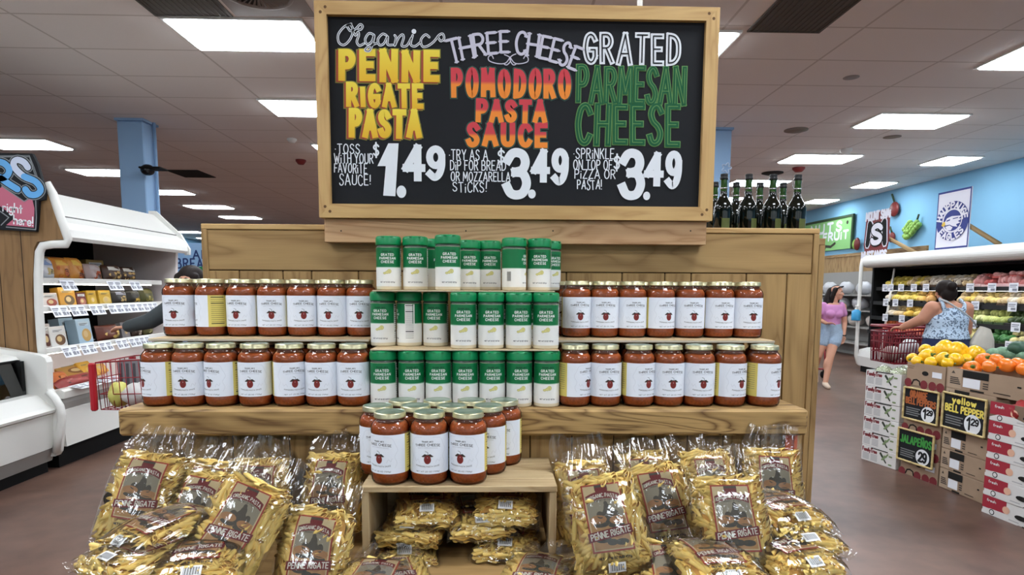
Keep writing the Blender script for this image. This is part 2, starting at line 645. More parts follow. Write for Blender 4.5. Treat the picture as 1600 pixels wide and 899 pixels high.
def text_strokes(txt, gap=.2, n=4):
    """centre lines of a word, height 1, and its width"""
    x, res = 0.0, []
    i = 0
    while i < len(txt):
        ch = txt[i]
        if ch == '~':
            ch = txt[i:i + 2]; i += 1
        i += 1
        if ch == ' ':
            x += .42
            continue
        w, st = glyph(ch, n)
        res += [[(a + x, b) for a, b in s] for s in st]
        x += w + gap
    return res, max(x - gap, .05)


class Poly(list):
    pid = 0


def ribbon(line, wd, rnd_n=8):
    """polygons covering a stroke of width wd; sharp corners start a new piece (pid) so that no two pieces share a plane"""
    r = wd / 2
    pts = [line[0]]
    for q in line[1:]:
        if math.hypot(q[0] - pts[-1][0], q[1] - pts[-1][1]) > 1e-7:
            pts.append(q)
    pieces, cur = [], [pts[0]]
    for i in range(1, len(pts)):
        cur.append(pts[i])
        if i < len(pts) - 1:
            a = math.atan2(pts[i][1] - pts[i - 1][1], pts[i][0] - pts[i - 1][0])
            c = math.atan2(pts[i + 1][1] - pts[i][1], pts[i + 1][0] - pts[i][0])
            if abs((c - a + PI) % (2 * PI) - PI) > 0.95:
                pieces.append(cur)
                cur = [pts[i]]
    pieces.append(cur)
    out = []
    for pid, pc in enumerate(pieces):
        k = len(pc)
        if k < 2:
            continue
        if rnd_n == -1 and math.hypot(pc[0][0] - pc[-1][0], pc[0][1] - pc[-1][1]) > 1e-6:   # square projecting ends
            def ext(a, c):
                d = math.hypot(a[0] - c[0], a[1] - c[1])
                return (a[0] + (a[0] - c[0]) / d * r * .92, a[1] + (a[1] - c[1]) / d * r * .92)
            pc = [ext(pc[0], pc[1])] + pc[1:-1] + [ext(pc[-1], pc[-2])]
        closed = k > 4 and math.hypot(pc[0][0] - pc[-1][0], pc[0][1] - pc[-1][1]) < 1e-6
        L, Rr = [], []
        for i in range(k):
            def dirn(p, q):
                d = math.hypot(q[0] - p[0], q[1] - p[1])
                return ((q[0] - p[0]) / d, (q[1] - p[1]) / d)
            d1 = dirn(pc[i - 1], pc[i]) if i > 0 else (dirn(pc[-2], pc[-1]) if closed else None)
            d2 = dirn(pc[i], pc[i + 1]) if i < k - 1 else (dirn(pc[0], pc[1]) if closed else None)
            d1 = d1 or d2
            d2 = d2 or d1
            nx, ny = -(d1[1] + d2[1]), d1[0] + d2[0]
            l = math.hypot(nx, ny)
            nx, ny = nx / l, ny / l
            s = r / max(.75, nx * -d1[1] + ny * d1[0])
            L.append((pc[i][0] + nx * s, pc[i][1] + ny * s))
            Rr.append((pc[i][0] - nx * s, pc[i][1] - ny * s))
        for i in range(k - 1):
            p = Poly([Rr[i], Rr[i + 1], L[i + 1], L[i]])
            p.pid = pid
            out.append(p)
        if rnd_n > 0 and not closed:
            for (c, a) in ((pc[-1], math.atan2(pc[-1][1] - pc[-2][1], pc[-1][0] - pc[-2][0])), (pc[0], math.atan2(pc[0][1] - pc[1][1], pc[0][0] - pc[1][0]))):
                m2 = max(3, rnd_n // 2)
                p = Poly([(c[0] + r * math.cos(a - PI / 2 + PI * j / m2), c[1] + r * math.sin(a - PI / 2 + PI * j / m2)) for j in range(m2 + 1)])
                p.pid = pid
                out.append(p)
    return out


def fit(txt, x0, y0, x1, y1, gap=.2, n=4, skew=0.0):
    """strokes of a word stretched into the box"""
    st, w = text_strokes(txt, gap, n)
    h = y1 - y0
    return [[(x0 + a / w * (x1 - x0) + skew * b * h, y0 + b * h) for a, b in s] for s in st]


def word(mb, txt, box, wd, fn, m, gap=.2, n=4, rn=8, skew=0.0):
    for s in fit(txt, *box, gap=gap, n=n, skew=skew):
        mb.polys(ribbon(s, wd, rn), fn, m)


def circ(cx, cy, r, n=20, ry=None):
    ry = r if ry is None else ry
    return [(cx + r * math.cos(2 * PI * j / n), cy + ry * math.sin(2 * PI * j / n)) for j in range(n)]


def rect(x0, y0, x1, y1):
    return [(x0, y0), (x1, y0), (x1, y1), (x0, y1)]
# ================================================================ the room
M_plaster = pbr('ceiling_tile_white', (232, 226, 222), .95, spec=.1)
M_white = pbr('white_enamel', (222, 221, 216), .32, spec=.5)
M_black = pbr('black_matt', (14, 14, 15), .7, spec=.2)
M_blue = pbr('blue_wall_paint', (136, 188, 220), .8, spec=.15, var=.03, vscale=.8)
M_bluecol = pbr('blue_column_paint', (150, 184, 220), .75, spec=.2)
M_lamp = emit('lamp_diffuser', (240, 248, 255), LAMP)
M_clad = wood('cladding_wood', (176, 146, 104), (112, 84, 52), .9, .7)
M_display = wood('display_wood', (180, 146, 96), (112, 80, 44), .75, .8, knots=1.0)
M_slab = wood('slab_wood', (196, 160, 104), (84, 54, 26), 1.0, 1.25, knots=.4, rings=15.0)
M_pine = wood('pine_wood', (206, 170, 114), (158, 116, 68), .65, 1.0, knots=1.0)
M_cedar = wood('cedar_plank', (205, 166, 124), (150, 104, 66), .8, 1.0, knots=0, rings=14)
M_crate = wood('crate_wood', (206, 182, 142), (150, 118, 78), .7, 1.3, knots=.6)
M_blackgap = pbr('dark_gap', (40, 26, 16), .9)


def ceiling_mat():
    m, nt, b = _new('ceiling_tiles')
    L = nt.links; N = nt.nodes.new
    tc = N('ShaderNodeTexCoord')
    br = N('ShaderNodeTexBrick')
    br.offset = 0.0
    br.inputs['Scale'].default_value = 1.0
    br.inputs['Brick Width'].default_value = 1.2
    br.inputs['Row Height'].default_value = 0.75
    br.inputs['Mortar Size'].default_value = 0.014
    br.inputs['Mortar Smooth'].default_value = 0.35
    br.inputs['Color1'].default_value = lin((238, 232, 228))
    br.inputs['Color2'].default_value = lin((233, 227, 223))
    br.inputs['Mortar'].default_value = lin((206, 198, 192))
    mp = N('ShaderNodeMapping')
    mp.inputs['Location'].default_value = (2.84 + .0, -5.46, 0)
    L.new(tc.outputs['Object'], mp.inputs['Vector'])
    L.new(mp.outputs['Vector'], br.inputs['Vector'])
    L.new(br.outputs['Color'], b.inputs['Base Color'])
    n = N('ShaderNodeTexNoise')
    n.inputs['Scale'].default_value = 140
    L.new(tc.outputs['Object'], n.inputs['Vector'])
    bp = N('ShaderNodeBump')
    bp.inputs['Strength'].default_value = .15
    bp.inputs['Distance'].default_value = .004
    L.new(n.outputs['Fac'], bp.inputs['Height'])
    L.new(bp.outputs['Normal'], b.inputs['Normal'])
    b.inputs['Roughness'].default_value = .95
    b.inputs['Specular IOR Level'].default_value = .1
    return m


def floor_mat():
    m, nt, b = _new('stained_concrete')
    L = nt.links; N = nt.nodes.new
    tc = N('ShaderNodeTexCoord')
    n1 = N('ShaderNodeTexNoise'); n1.inputs['Scale'].default_value = .9; n1.inputs['Detail'].default_value = 6; n1.inputs['Distortion'].default_value = .8
    n2 = N('ShaderNodeTexNoise'); n2.inputs['Scale'].default_value = 7; n2.inputs['Detail'].default_value = 5
    L.new(tc.outputs['Object'], n1.inputs['Vector']); L.new(tc.outputs['Object'], n2.inputs['Vector'])
    ad = N('ShaderNodeMath'); ad.operation = 'MULTIPLY_ADD'; ad.inputs[1].default_value = .4
    L.new(n2.outputs['Fac'], ad.inputs[0]); L.new(n1.outputs['Fac'], ad.inputs[2])
    cr = N('ShaderNodeValToRGB')
    cr.color_ramp.elements[0].position = .45; cr.color_ramp.elements[0].color = lin((74, 54, 46))
    cr.color_ramp.elements[1].position = .95; cr.color_ramp.elements[1].color = lin((120, 92, 79))
    L.new(ad.outputs[0], cr.inputs[0])
    L.new(cr.outputs[0], b.inputs['Base Color'])
    b.inputs['Roughness'].default_value = .38
    b.inputs['Specular IOR Level'].default_value = .4
    return m


X0, X1, Y0, Y1 = -14.5, 8.9, -6.0, 34.0
M_ceil, M_floor = ceiling_mat(), floor_mat()
b = MB(); b.box((X0, Y0, -.1), (X1, Y1, 0)); struct(b.build('floor', M_floor))
b = MB(); b.box((X0, Y0, CEIL), (X1, Y1, CEIL + .1)); struct(b.build('ceiling', M_ceil))
b = MB(); b.box((X0 - .1, Y0, 0), (X0, Y1, CEIL)); struct(b.build('wall_left', M_blue))
b = MB(); b.box((X1, Y0, 0), (X1 + .1, Y1, CEIL)); struct(b.build('wall_right', M_blue))
b = MB(); b.box((X0, Y1, 0), (X1, Y1 + .1, CEIL)); struct(b.build('wall_back', M_blue))
# unseen wall behind the viewer; its glazed openings are added for fill light
b = MB()
b.box((X0, Y0 - .1, 0), (X1, Y0, .5)); b.box((X0, Y0 - .1, 3.3), (X1, Y0, CEIL))
for i in range(6):
    xx = X0 + (X1 - X0 - .4) * i / 5
    b.box((xx, Y0 - .1, .5), (xx + .4, Y0, 3.3))
struct(b.build('wall_front', M_blue))
for i in range(5):
    xa = X0 + (X1 - X0 - .4) * i / 5 + .4
    xb = X0 + (X1 - X0 - .4) * (i + 1) / 5
    b = MB()
    for q0, q1 in (((xa, .5), (xb, .56)), ((xa, 3.24), (xb, 3.3)), ((xa, .56), (xa + .06, 3.24)), ((xb - .06, .56), (xb, 3.24)), (((xa + xb) / 2 - .03, .56), ((xa + xb) / 2 + .03, 3.24))):
        b.box((q0[0], Y0 - .09, q0[1]), (q1[0], Y0 - .02, q1[1]))
    b.add([(xa, Y0 - .06, .5), (xb, Y0 - .06, .5), (xb, Y0 - .06, 3.3), (xa, Y0 - .06, 3.3)], [(0, 1, 2, 3)], 1)
    struct(b.build('window_%d' % (i + 1), [M_white, clear('window_glass', (245, 250, 250), .01, .02)]))
# plank cladding on the lower part of the right wall
b = MB()
y = 12.6
while y < 33.5:
    wd = rnd.uniform(.16, .3)
    b.box((X1 - .03, y, 0), (X1, y + wd - .006, 2.42 + (0 if y > 13.9 else .0)), 0, 2)
    y += wd
b.box((X1 - .045, 12.6, 2.40), (X1, 33.5, 2.47), 0, 1)
struct(b.build('trim_right', M_clad))


# ---------------------------------------------------------------- ceiling lamps
def lamp_proto(wx, wy, name, label):
    t = thing(name, label, 'ceiling light', (0, 0, CEIL))
    f = MB()
    e = .022
    for lo, hi in (((0, 0), (wx, e)), ((0, wy - e), (wx, wy)), ((0, e), (e, wy - e)), ((wx - e, e), (wx, wy - e))):
        f.box((lo[0], lo[1], -.02), (hi[0], hi[1], 0))
    f.build('frame', M_white, t)
    d = MB(); d.box((e, e, -.034), (wx - e, wy - e, -.004), 0, None, .014)
    d.build('diffuser', M_lamp, t)
    return t


lp4 = lamp_proto(1.18, .69, 'ceiling_light', '')
lp2 = lamp_proto(.64, .72, 'ceiling_light', '')
_used = set()


def put_lamp(proto, x, y, label, group=None):
    o = proto if id(proto) not in _used else dup(proto)
    _used.add(id(proto))
    o['label'] = label
    o.location = (x, y, CEIL)
    if group:
        o['group'] = group
    return o


GL = 'recessed ceiling lights'
for x, y, l in (
    (-2.82, 5.46, 'large bright ceiling light close beside the round air vent, top left'),
    (-2.88, 7.70, 'bright ceiling light half hidden by the left edge of the chalkboard'),
    (-2.93, 10.00, 'small sliver of ceiling light at the lower left edge of the chalkboard'),
    (-8.10, 9.88, 'ceiling light cut by the left picture edge above the blue lettered sign'),
    (-8.30, 12.28, 'ceiling light running in behind the left side of the blue column'),
    (-8.48, 14.78, 'ceiling light showing just right of the blue column'),
    (-8.66, 17.45, 'far ceiling light right of the blue column, above the black camera level'),
    (-8.85, 20.05, 'far ceiling light just above the wooden back panel'),
    (-13.3, 25.6, 'tiny distant ceiling light left of the back panel top, upper of two'),
    (-13.8, 28.9, 'tiny distant ceiling light left of the back panel top, lower of two'),
    (.96, 5.55, 'ceiling light peeping out at the upper right edge of the chalkboard'),
    (4.82, 5.66, 'ceiling light cut off by the right picture edge'),
    (4.88, 7.93, 'large ceiling light in the upper right, largest whole one on that side'),
    (4.93, 10.31, 'ceiling light above the dark bottles and red smoke detector'),
    (4.90, 12.72, 'ceiling light directly behind the bottle necks'),
):
    put_lamp(lp4, x, y, l, GL)
for x, y, l in (
    (7.52, 10.34, 'small square ceiling light nearest the blue wall on the right'),
    (7.70, 12.80, 'small square ceiling light above the hanging round eagle banner side of wall'),
    (7.86, 15.25, 'farthest small square ceiling light above the green nuts sign'),
):
    put_lamp(lp2, x, y, l, GL)
for x, y0_ in ((.96, 7.9), (-2.9, 12.3), (4.9, 15.1)):
    y = y0_
    while y < 26:
        put_lamp(lp4, x, y, 'ceiling light farther back, hidden behind the chalkboard', GL)
        y += 2.4
for y in (3.1, .8, -1.5, -3.8):
    for x in (-6.6, -2.82, .96, 4.85):
        put_lamp(lp4, x, y, 'ceiling light over the aisle behind the viewer', GL)

# dark return-air panels, the round diffuser and the small ceiling fittings
M_vent = pbr('grey_vent', (92, 88, 82), .8)
M_dkvent = pbr('dark_vent', (44, 42, 40), .85)
M_grille = pbr('vent_grille', (150, 143, 138), .6)


def vent(name, x, y, wx, wy, label, mat):
    t = thing(name, label, 'air vent', (x, y, CEIL))
    b = MB(); b.box((0, 0, -.006), (wx, wy, 0)); b.build('panel', mat, t)
    b = MB(); e = .02
    b.box((0, 0, -.014), (wx, e, -.006)); b.box((0, wy - e, -.014), (wx, wy, -.006))
    b.box((0, e, -.014), (e, wy - e, -.006)); b.box((wx - e, e, -.014), (wx, wy - e, -.006))
    k = 14
    for i in range(1, k):
        xx = wx * i / k
        b.box((xx - .004, e, -.012), (xx + .004, wy - e, -.006))
    b.build('grille', mat, t)


vent('return_vent', -2.84, 4.7, .64, .74, 'dark grey square air vent left of the round diffuser', M_vent)
vent('return_vent', 2.18, 4.5, .64, 1.06, 'dark grey air vent panel in the ceiling right of the chalkboard', M_vent)
vent('return_vent', -6.40, 12.33, .62, .78, 'black air vent panel in the ceiling right of the blue column', M_dkvent)
vent('return_vent', -9.4, 10.9, .9, .7, 'grey air vent panel in the ceiling behind the blue lettered sign', M_vent)
t = thing('air_diffuser', 'round slotted air diffuser in a square tile at the top edge', 'air vent', (-1.84, 5.0, CEIL))
b = MB(); b.box((-.33, -.42, -.006), (.33, .42, 0)); b.build('panel', M_grille, t)
b = MB()
b.lathe([(.27, -.006), (.27, -.02), (.25, -.022), (.24, -.007)], 40)
b.lathe([(.0, -.03), (.07, -.03), (.085, -.022), (.085, -.007)], 24)
b.build('ring', M_grille, t)
b = MB()
for i in range(36):
    a = 2 * PI * i / 36
    M = Matrix.Rotation(a, 4, 'Z')
    b.add([(.09, -.006, -.0065), (.235, -.016, -.0065), (.235, .010, -.0065), (.09, .004, -.0065)], [(0, 1, 2, 3)], 1, M=M)
    b.add([(.09, -.007, -.007), (.238, -.017, -.007), (.236, -.006, -.022), (.09, -.003, -.018)], [(0, 1, 2, 3)], 0, M=M)
b.build('vanes', [M_grille, M_dkvent], t)


def fitting(px, py, r, name, label, cat, mat, h=.03):
    p = PZ(px, py, CEIL)
    b = MB(); b.lathe([(.001, -h), (r * .55, -h), (r, -h * .35), (r, 0)], 20)
    tag(b.build(name, mat, loc=(p.x, p.y, CEIL)), label, cat)


M_beige = pbr('beige_fitting', (128, 116, 104), .7)
M_redf = pbr('red_detector', (120, 36, 34), .5)
fitting(1244, 203, .16, 'ceiling_speaker', 'round beige ceiling speaker right of the chalkboard', 'speaker', M_beige)
fitting(1330, 121, .08, 'sprinkler_cover', 'small round cover plate high in the ceiling at right', 'sprinkler', M_grille, .01)
fitting(1394, 214, .12, 'ceiling_speaker', 'flat round ceiling plate between two large lights on the right', 'speaker', M_beige, .01)
fitting(1248, 262, .11, 'smoke_detector', 'red smoke detector above the bottle at the right end', 'detector', M_redf, .08)
fitting(470, 250, .09, 'smoke_detector', 'red smoke detector left of the chalkboard', 'detector', M_redf, .08)
fitting(1207, 270, .2, 'ceiling_speaker', 'dark round ceiling vent above the bottle necks', 'speaker', M_dkvent, .04)
fitting(456, 217, .07, 'sprinkler_cover', 'small pale sprinkler head left of the chalkboard', 'sprinkler', M_white, .06)
fitting(1322, 233, .09, 'sprinkler_cover', 'white sprinkler head beside the second light from the board', 'sprinkler', M_white, .08)


# ---------------------------------------------------------------- blue columns
def column(x0, y0, wd, label, flower=False):
    t = thing('column', label, 'column', (x0 + wd / 2, y0 + wd / 2, 0))
    b = MB(); b.box((-wd / 2, -wd / 2, 0), (wd / 2, wd / 2, CEIL - .03), 0, None, .012); b.build('shaft', M_bluecol, t)
    b = MB(); b.box((-wd / 2 - .02, -wd / 2 - .02, CEIL - .03), (wd / 2 + .02, wd / 2 + .02, CEIL)); b.build('collar', M_bluecol, t)
    b = MB(); b.tube([(wd / 2 + .035, .05, 0), (wd / 2 + .035, .05, CEIL)], .02, 10); b.build('conduit', M_bluecol, t)
    if flower:
        b = MB()
        pts = []
        for i in range(40):
            a = 2 * PI * i / 40
            r = .055 + .018 * math.cos(5 * a)
            pts.append((wd / 2 - .06 + r * math.cos(a), -wd / 2 - .003, 3.25 + r * math.sin(a)))
        b.tube(pts, .007, 6, closed=True)
        b.build('flower_decal', pbr('pale_decal', (190, 205, 225), .7), t)
    return t


column(-5.11, 8.66, .345, 'square blue column on the left behind the open cooler')
column(2.94, 8.76, .345, 'blue column behind the right edge of the chalkboard', True)
t = thing('security_camera', 'black security camera on a bracket at the blue column', 'camera', tuple(PY(238, 268, 8.55)))
b = MB(); b.box((-.12, -.12, .02), (.16, .1, .045), 0, None, .008); b.build('bracket', M_black, t)
b = MB(); b.ball((-.05, -.02, .015), (.09, .08, .075), 14, 10); b.build('dome', pbr('smoked_dome', (20, 20, 24), .1), t)
# ================================================================ the wooden end-cap display
ZT = 1.245                    # top of the table slab
YT, YB, YP = 1.53, 1.575, 1.93  # slab front, base front, back panel front
ds = thing('display_table', 'rustic wooden table with a thick slab top carrying the jars', 'table', (0, 1.75, 0))
dw = thing('back_panel', 'tall plank panel standing behind the jars under the chalkboard', 'panel', (0, 1.95, 0))


def dpart(mb, name, mats, label=None):
    if name in ('planks', 'header_board', 'cap_strip', 'edge_post'):
        return mb.build(name, mats, dw, origin=(0, 1.95, 0), label=label)
    return mb.build(name, mats, ds, origin=(0, 1.75, 0), label=label)


b = MB()
b.box((-.942, YT, ZT - .068), (.802, YP - .006, ZT), 0, 0, .006)
dpart(b, 'table_top', M_slab)
b = MB()
xs = [-.934, -.838, -.68, -.535, -.43, -.30, -.17, -.04, .09, .20, .31, .42, .505, .60, .70, .785]
for i in range(len(xs) - 1):
    b.box((xs[i] + .0012, YB, 0), (xs[i + 1] - .0012, YB + .02, ZT - .0685), 0, 2, .0015)
b.box((xs[0], YB + .004, 0), (xs[-1], YB + .019, ZT - .07), 1)
b.box((xs[0], YB + .0205, 0), (xs[0] + .02, YP - .006, ZT - .0685), 0, 2)
b.box((xs[-1] - .02, YB + .0205, 0), (xs[-1], YP - .006, ZT - .0685), 0, 2)
b.box((xs[-1] - .001, YB - .012, 0), (xs[-1] + .019, YB + .05, ZT - .0685), 0, 2, .002)
dpart(b, 'base', [M_display, M_blackgap])
# back panel: vertical planks, a wide header board, edge posts and a cap strip
PL, PR, PT = -.902, 1.014, 1.742
b = MB()
js = [PL + .0, -.70, -.66 + .0, -.56, -.465]
jx = [PL] + [PY(p, 436, YP).x for p in (374, 442, 487, 560, 640, 720, 800, 885, 972, 1039, 1080, 1166, 1230)] + [PR]
for i in range(len(jx) - 1):
    b.box((jx[i] + .0014, YP, 0), (jx[i + 1] - .0014, YP + .022, 1.60), 0, 2, .002)
b.box((PL, YP + .006, 0), (PR, YP + .03, PT - .03), 1)
dpart(b, 'planks', [M_display, M_blackgap])
b = MB()
b.box((PL + .018, YP - .001, 1.6025), (PR - .02, YP + .024, PT - .0185), 0, 0, .0015)
dpart(b, 'header_board', M_display)
b = MB()
b.box((PL, YP - .003, PT - .0165), (PR, YP + .06, PT), 0, 0, .002)
dpart(b, 'cap_strip', M_pine)
for x in (PL, PR - .018):
    b = MB(); b.box((x, YP - .004, 0 if x > 0 else 0), (x + .018, YP + .06, PT - .017), 0, 2, .002)
    dpart(b, 'edge_post', M_display)
b = MB()
b.box((.778, YB - .025, .93), (.786, YB - .013, ZT - .07))
b.box((.76, YB - .014, .93), (.79, YB - .0125, ZT - .07))
dpart(b, 'upright_strip', pbr('orange_steel', (206, 84, 30), .45), 'orange painted steel upright')
b = MB()
b.box((-.80, 1.08, 0), (.58, YB - .03, .93), 0, 0)
tag(b.build('low_platform', M_display, origin=(0, 1.3, 0)), 'low wooden platform under the heap of pasta bags', 'platform')


def plankboard(x0, x1, y0, y1, z, th, label, name='shelf_board', n=1):
    t = thing(name, label, 'shelf', ((x0 + x1) / 2, (y0 + y1) / 2, z))
    b = MB()
    wx, wy = (x1 - x0) / 2, (y1 - y0) / 2
    b.box((-wx, -wy, 0), (wx, wy, th), 0, 0, .001)
    o = b.build('board', M_crate, t)
    b = MB(); b.box((-wx, -wy - .0006, .0008), (wx, -wy - .0001, th - .0008)); b.build('front_edge', pbr('pale_board_edge', (200, 188, 166), .8), t)
    return t


# ================================================================ sauce jars
M_sauce = pbr('tomato_sauce', (198, 96, 44), .5, spec=.3, var=.2, vscale=170)
M_glass = clear('jar_glass', (250, 250, 248), .04, .012)
M_lidgold = pbr('gold_lid_rim', (206, 200, 162), .28, .8)
M_lidtop = pbr('sage_lid_top', (168, 184, 166), .3, .75)
M_paper = pbr('white_label', (236, 240, 248), .62, spec=.3)
M_yellow = pbr('yellow_label', (226, 206, 112), .6, spec=.3)
M_ink = pbr('grey_ink', (98, 96, 98), .7)
M_faint = pbr('faint_ink', (206, 208, 216), .7)
M_tom = pbr('printed_tomato', (124, 38, 34), .6)
M_leaf = pbr('printed_leaf', (62, 48, 42), .6)
M_dark = pbr('black_ink', (40, 38, 36), .7)
JR, JH = .0435, .160


def jar_proto():
    t = thing('sauce_jar', '', 'jar', (0, 0, 0), group='jars of tomato sauce')
    # glass shell
    g = MB()
    g.lathe([(.0, .002), (.033, .002), (.037, 0), (.0405, .003), (.0427, .009), (JR, .017), (JR, .022), (.0428, .026), (.0428, .115), (JR, .118), (JR, .124), (.0425, .129),
             (.0400, .134), (.0365, .1385), (.0335, .142), (.0325, .145), (.0325, .151)], 32)
    g.build('glass', M_glass, t)
    s = MB()
    s.lathe([(.0, .0045), (.036, .0045), (.0398, .009), (.0412, .018), (.0415, .120), (.0405, .128), (.038, .1335), (.035, .1368), (.0, .138)], 28, 0)
    s.lathe([(.0312, .1385), (.0306, .150)], 24, 1)
    s.build('sauce', [M_sauce, pbr('sauce_smear', (116, 66, 44), .4)], t)
    l = MB()
    l.lathe([(.0345, .1475), (.0358, .1482), (.0360, .150), (.0352, .1515), (.0352, .1575), (.0345, .1592), (.0320, .1600)], 40, 0, rfun=None)
    l.lathe([(.0320, .1600), (.0302, .1588), (.0185, .1588), (.0175, .1594), (0.0, .1594)], 40, 1)
    l.build('lid', [M_lidgold, M_lidtop], t)
    # printed paper label
    R0 = .0431
    p = MB()
    z0, z1 = .027, .1145
    A = math.radians
    c = -PI / 2
    for a0, a1, mi in ((-152, -83, 1), (-83, 83, 0), (83, 152, 1)):
        p.lathe([(R0, z0), (R0, z1)], max(6, int((a1 - a0) / 8)), mi, a0=c + A(a0), a1=c + A(a1))

    def cyl(off):
        return lambda x, z, e=0: (math.cos(c + x / R0) * (R0 + off + e), math.sin(c + x / R0) * (R0 + off + e), z)
    f1, f2, f3 = cyl(.00015), cyl(.0003), cyl(.00045)
    word(p, "TRADER JOE'S", (-.0125, .0985, .0125, .1012), .0006, f1, 3, n=2, rn=0)
    arc = lambda x, z, e=0: f1(x, z - 3.2 * x * x, e)
    word(p, 'THREE CHEESE', (-.029, .0905, .029, .0955), .0010, arc, 2, n=2, rn=0)
    word(p, 'TOMATO PARMESAN ROMANO', (-.023, .0855, .023, .0875), .0005, arc, 4, n=2, rn=0)
    word(p, 'POMODORO PASTA SAUCE', (-.027, .0425, .027, .0455), .0005, lambda x, z, e=0: f1(x, z + 3.0 * x * x, e), 2, n=2, rn=0)
    word(p, 'NET WT 25 OZ (709g)', (-.027, .0315, .027, .0340), .0005, f1, 2, n=2, rn=0)
    for sx in (-1, 1):                       # faint scroll border
        pts = catmull([(sx * .036, .040), (sx * .041, .052), (sx * .036, .066), (sx * .043, .080), (sx * .037, .094), (sx * .030, .107), (sx * .012, .110)], 5)
        p.polys(ribbon(pts, .0005, 0), f1, 4)
        p.polys(ribbon(catmull([(sx * .018, .052), (sx * .022, .060), (sx * .027, .055), (sx * .030, .062)], 4), .0006, 0), f1, 4)
    # tomato
    p.polys([circ(0, .0595, .0078, 20, .0098)], f2, 5)
    p.polys([circ(0, .0655, .0070, 16, .0055)], f2, 5)
    for sx in (-1, 1):
        p.polys([[(0, .0705), (sx * .006, .0725), (sx * .0135, .0665), (sx * .009, .0652), (sx * .004, .0675)]], f3, 6)
    p.polys(ribbon(catmull([(0, .070), (.0012, .0755), (-.005, .0785)], 4), .0009, 0), f3, 2)
    # nutrition panel on the right yellow side, fine print on the left one
    for i in range(14):
        z = .108 - i * .0056
        h = .0022 if i in (0, 3, 13) else .0008
        for k in range(6):
            a0, a1 = 93 + k * 8, 101 + k * 8
            p.polys([[(R0 * A(a0), z), (R0 * A(a1), z), (R0 * A(a1), z + h), (R0 * A(a0), z + h)]], f1, 7)
        if i < 12:
            for k in range(rnd.randint(3, 6)):
                a0, a1 = -92 - k * 8, -100 - k * 8
                p.polys([[(R0 * A(a1), z), (R0 * A(a0), z), (R0 * A(a0), z + .0009), (R0 * A(a1), z + .0009)]], f1, 2)
    p.build('label', [M_paper, M_yellow, M_ink, M_dark, M_faint, M_tom, M_leaf, M_dark], t)
    return t


JAR = jar_proto()
_first = [True]


def put(proto, flag, loc, rz, label, group=None):
    if flag[0]:
        o = proto
        flag[0] = False
    else:
        o = dup(proto)
    o['label'] = label
    if group:
        o['group'] = group
    o.location = loc
    o.rotation_euler = (0, 0, math.radians(rz))
    return o


def xat(px, y, z=1.3):
    """side position of picture column px at distance y"""
    r0 = CAM + V((0, 0, 0))
    a = PY(px, 500, y)
    b2 = PY(px, 520, y)
    t = (z - a.z) / (b2.z - a.z)
    return a.x + (b2.x - a.x) * t


def turn(o):
    return 'label turned left' if o > 18 else ('label turned right' if o < -18 else 'label facing front')


# lower row on the table: left and right of the canisters
YJ = 1.602
L_low = [(251, -38), (298, 2), (348, -24), (400, 2), (454, 33), (504, -3), (553, 2)]
R_low = [(898, 48), (945, 8), (997, 26), (1043, 4), (1090, 2), (1139, 26), (1192, 40)]
for i, (px, rz) in enumerate(L_low):
    put(JAR, _first, (xat(px, YJ), YJ, ZT), rz, 'sauce jar, %s from the left in the lower left row, %s' % (ORD[i], turn(-rz)), 'jars in the lower left row')
for i, (px, rz) in enumerate(R_low):
    put(JAR, _first, (xat(px, YJ), YJ, ZT), rz, 'sauce jar, %s from the canisters in the lower right row, %s' % (ORD[i], turn(-rz)), 'jars in the lower right row')
YJ2 = 1.722
for side, lst, nm in (('left', [266, 318, 366, 416, 466, 514, 562], 'left'), ('right', [893, 944, 992, 1041, 1090, 1138, 1186], 'right')):
    for i, px in enumerate(lst):
        put(JAR, _first, (xat(px, YJ2), YJ2, ZT), 20, 'shaded sauce jar behind the %s jar of the lower %s row' % (ORD[i], nm), 'jars in the second lower rows')
ZB = ZT + JH
plankboard(xat(232, 1.66, 1.41), xat(576, 1.66, 1.41), 1.658, 1.905, ZB, .007, 'thin board lying on the left jars under the upper left row')
plankboard(xat(868, 1.66, 1.41), xat(1210, 1.66, 1.41), 1.658, 1.905, ZB, .007, 'thin board lying on the right jars under the upper right row')
ZU = ZB + .0072
YU = 1.765
L_up = [(281, 4), (331, -72), (379, -3), (427, 12), (473, 20), (520, -3), (565, 2)]
R_up = [(901, 8), (944, -3), (987, 6), (1031, 22), (1077, 2), (1123, 6), (1167, 4)]
for i, (px, rz) in enumerate(L_up):
    put(JAR, _first, (xat(px, YU, 1.5), YU, ZU), rz, 'sauce jar, %s from the left in the upper left row, %s' % (ORD[i], 'yellow side showing' if rz < -60 else turn(-rz)), 'jars in the upper left row')
for i, (px, rz) in enumerate(R_up):
    put(JAR, _first, (xat(px, YU, 1.5), YU, ZU), rz, 'sauce jar, %s from the canisters in the upper right row, %s' % (ORD[i], turn(-rz)), 'jars in the upper right row')
YU2 = 1.858
for lst, nm in (([306, 355, 403, 450, 497, 543], 'left'), ([884, 925, 967, 1011, 1056, 1101, 1146], 'right')):
    for i, px in enumerate(lst):
        put(JAR, _first, (xat(px, YU2, 1.5), YU2, ZU), -15, 'sauce jar behind the upper %s row, %s lid showing along the back' % (nm, ORD[i]), 'jars at the back of the upper rows')

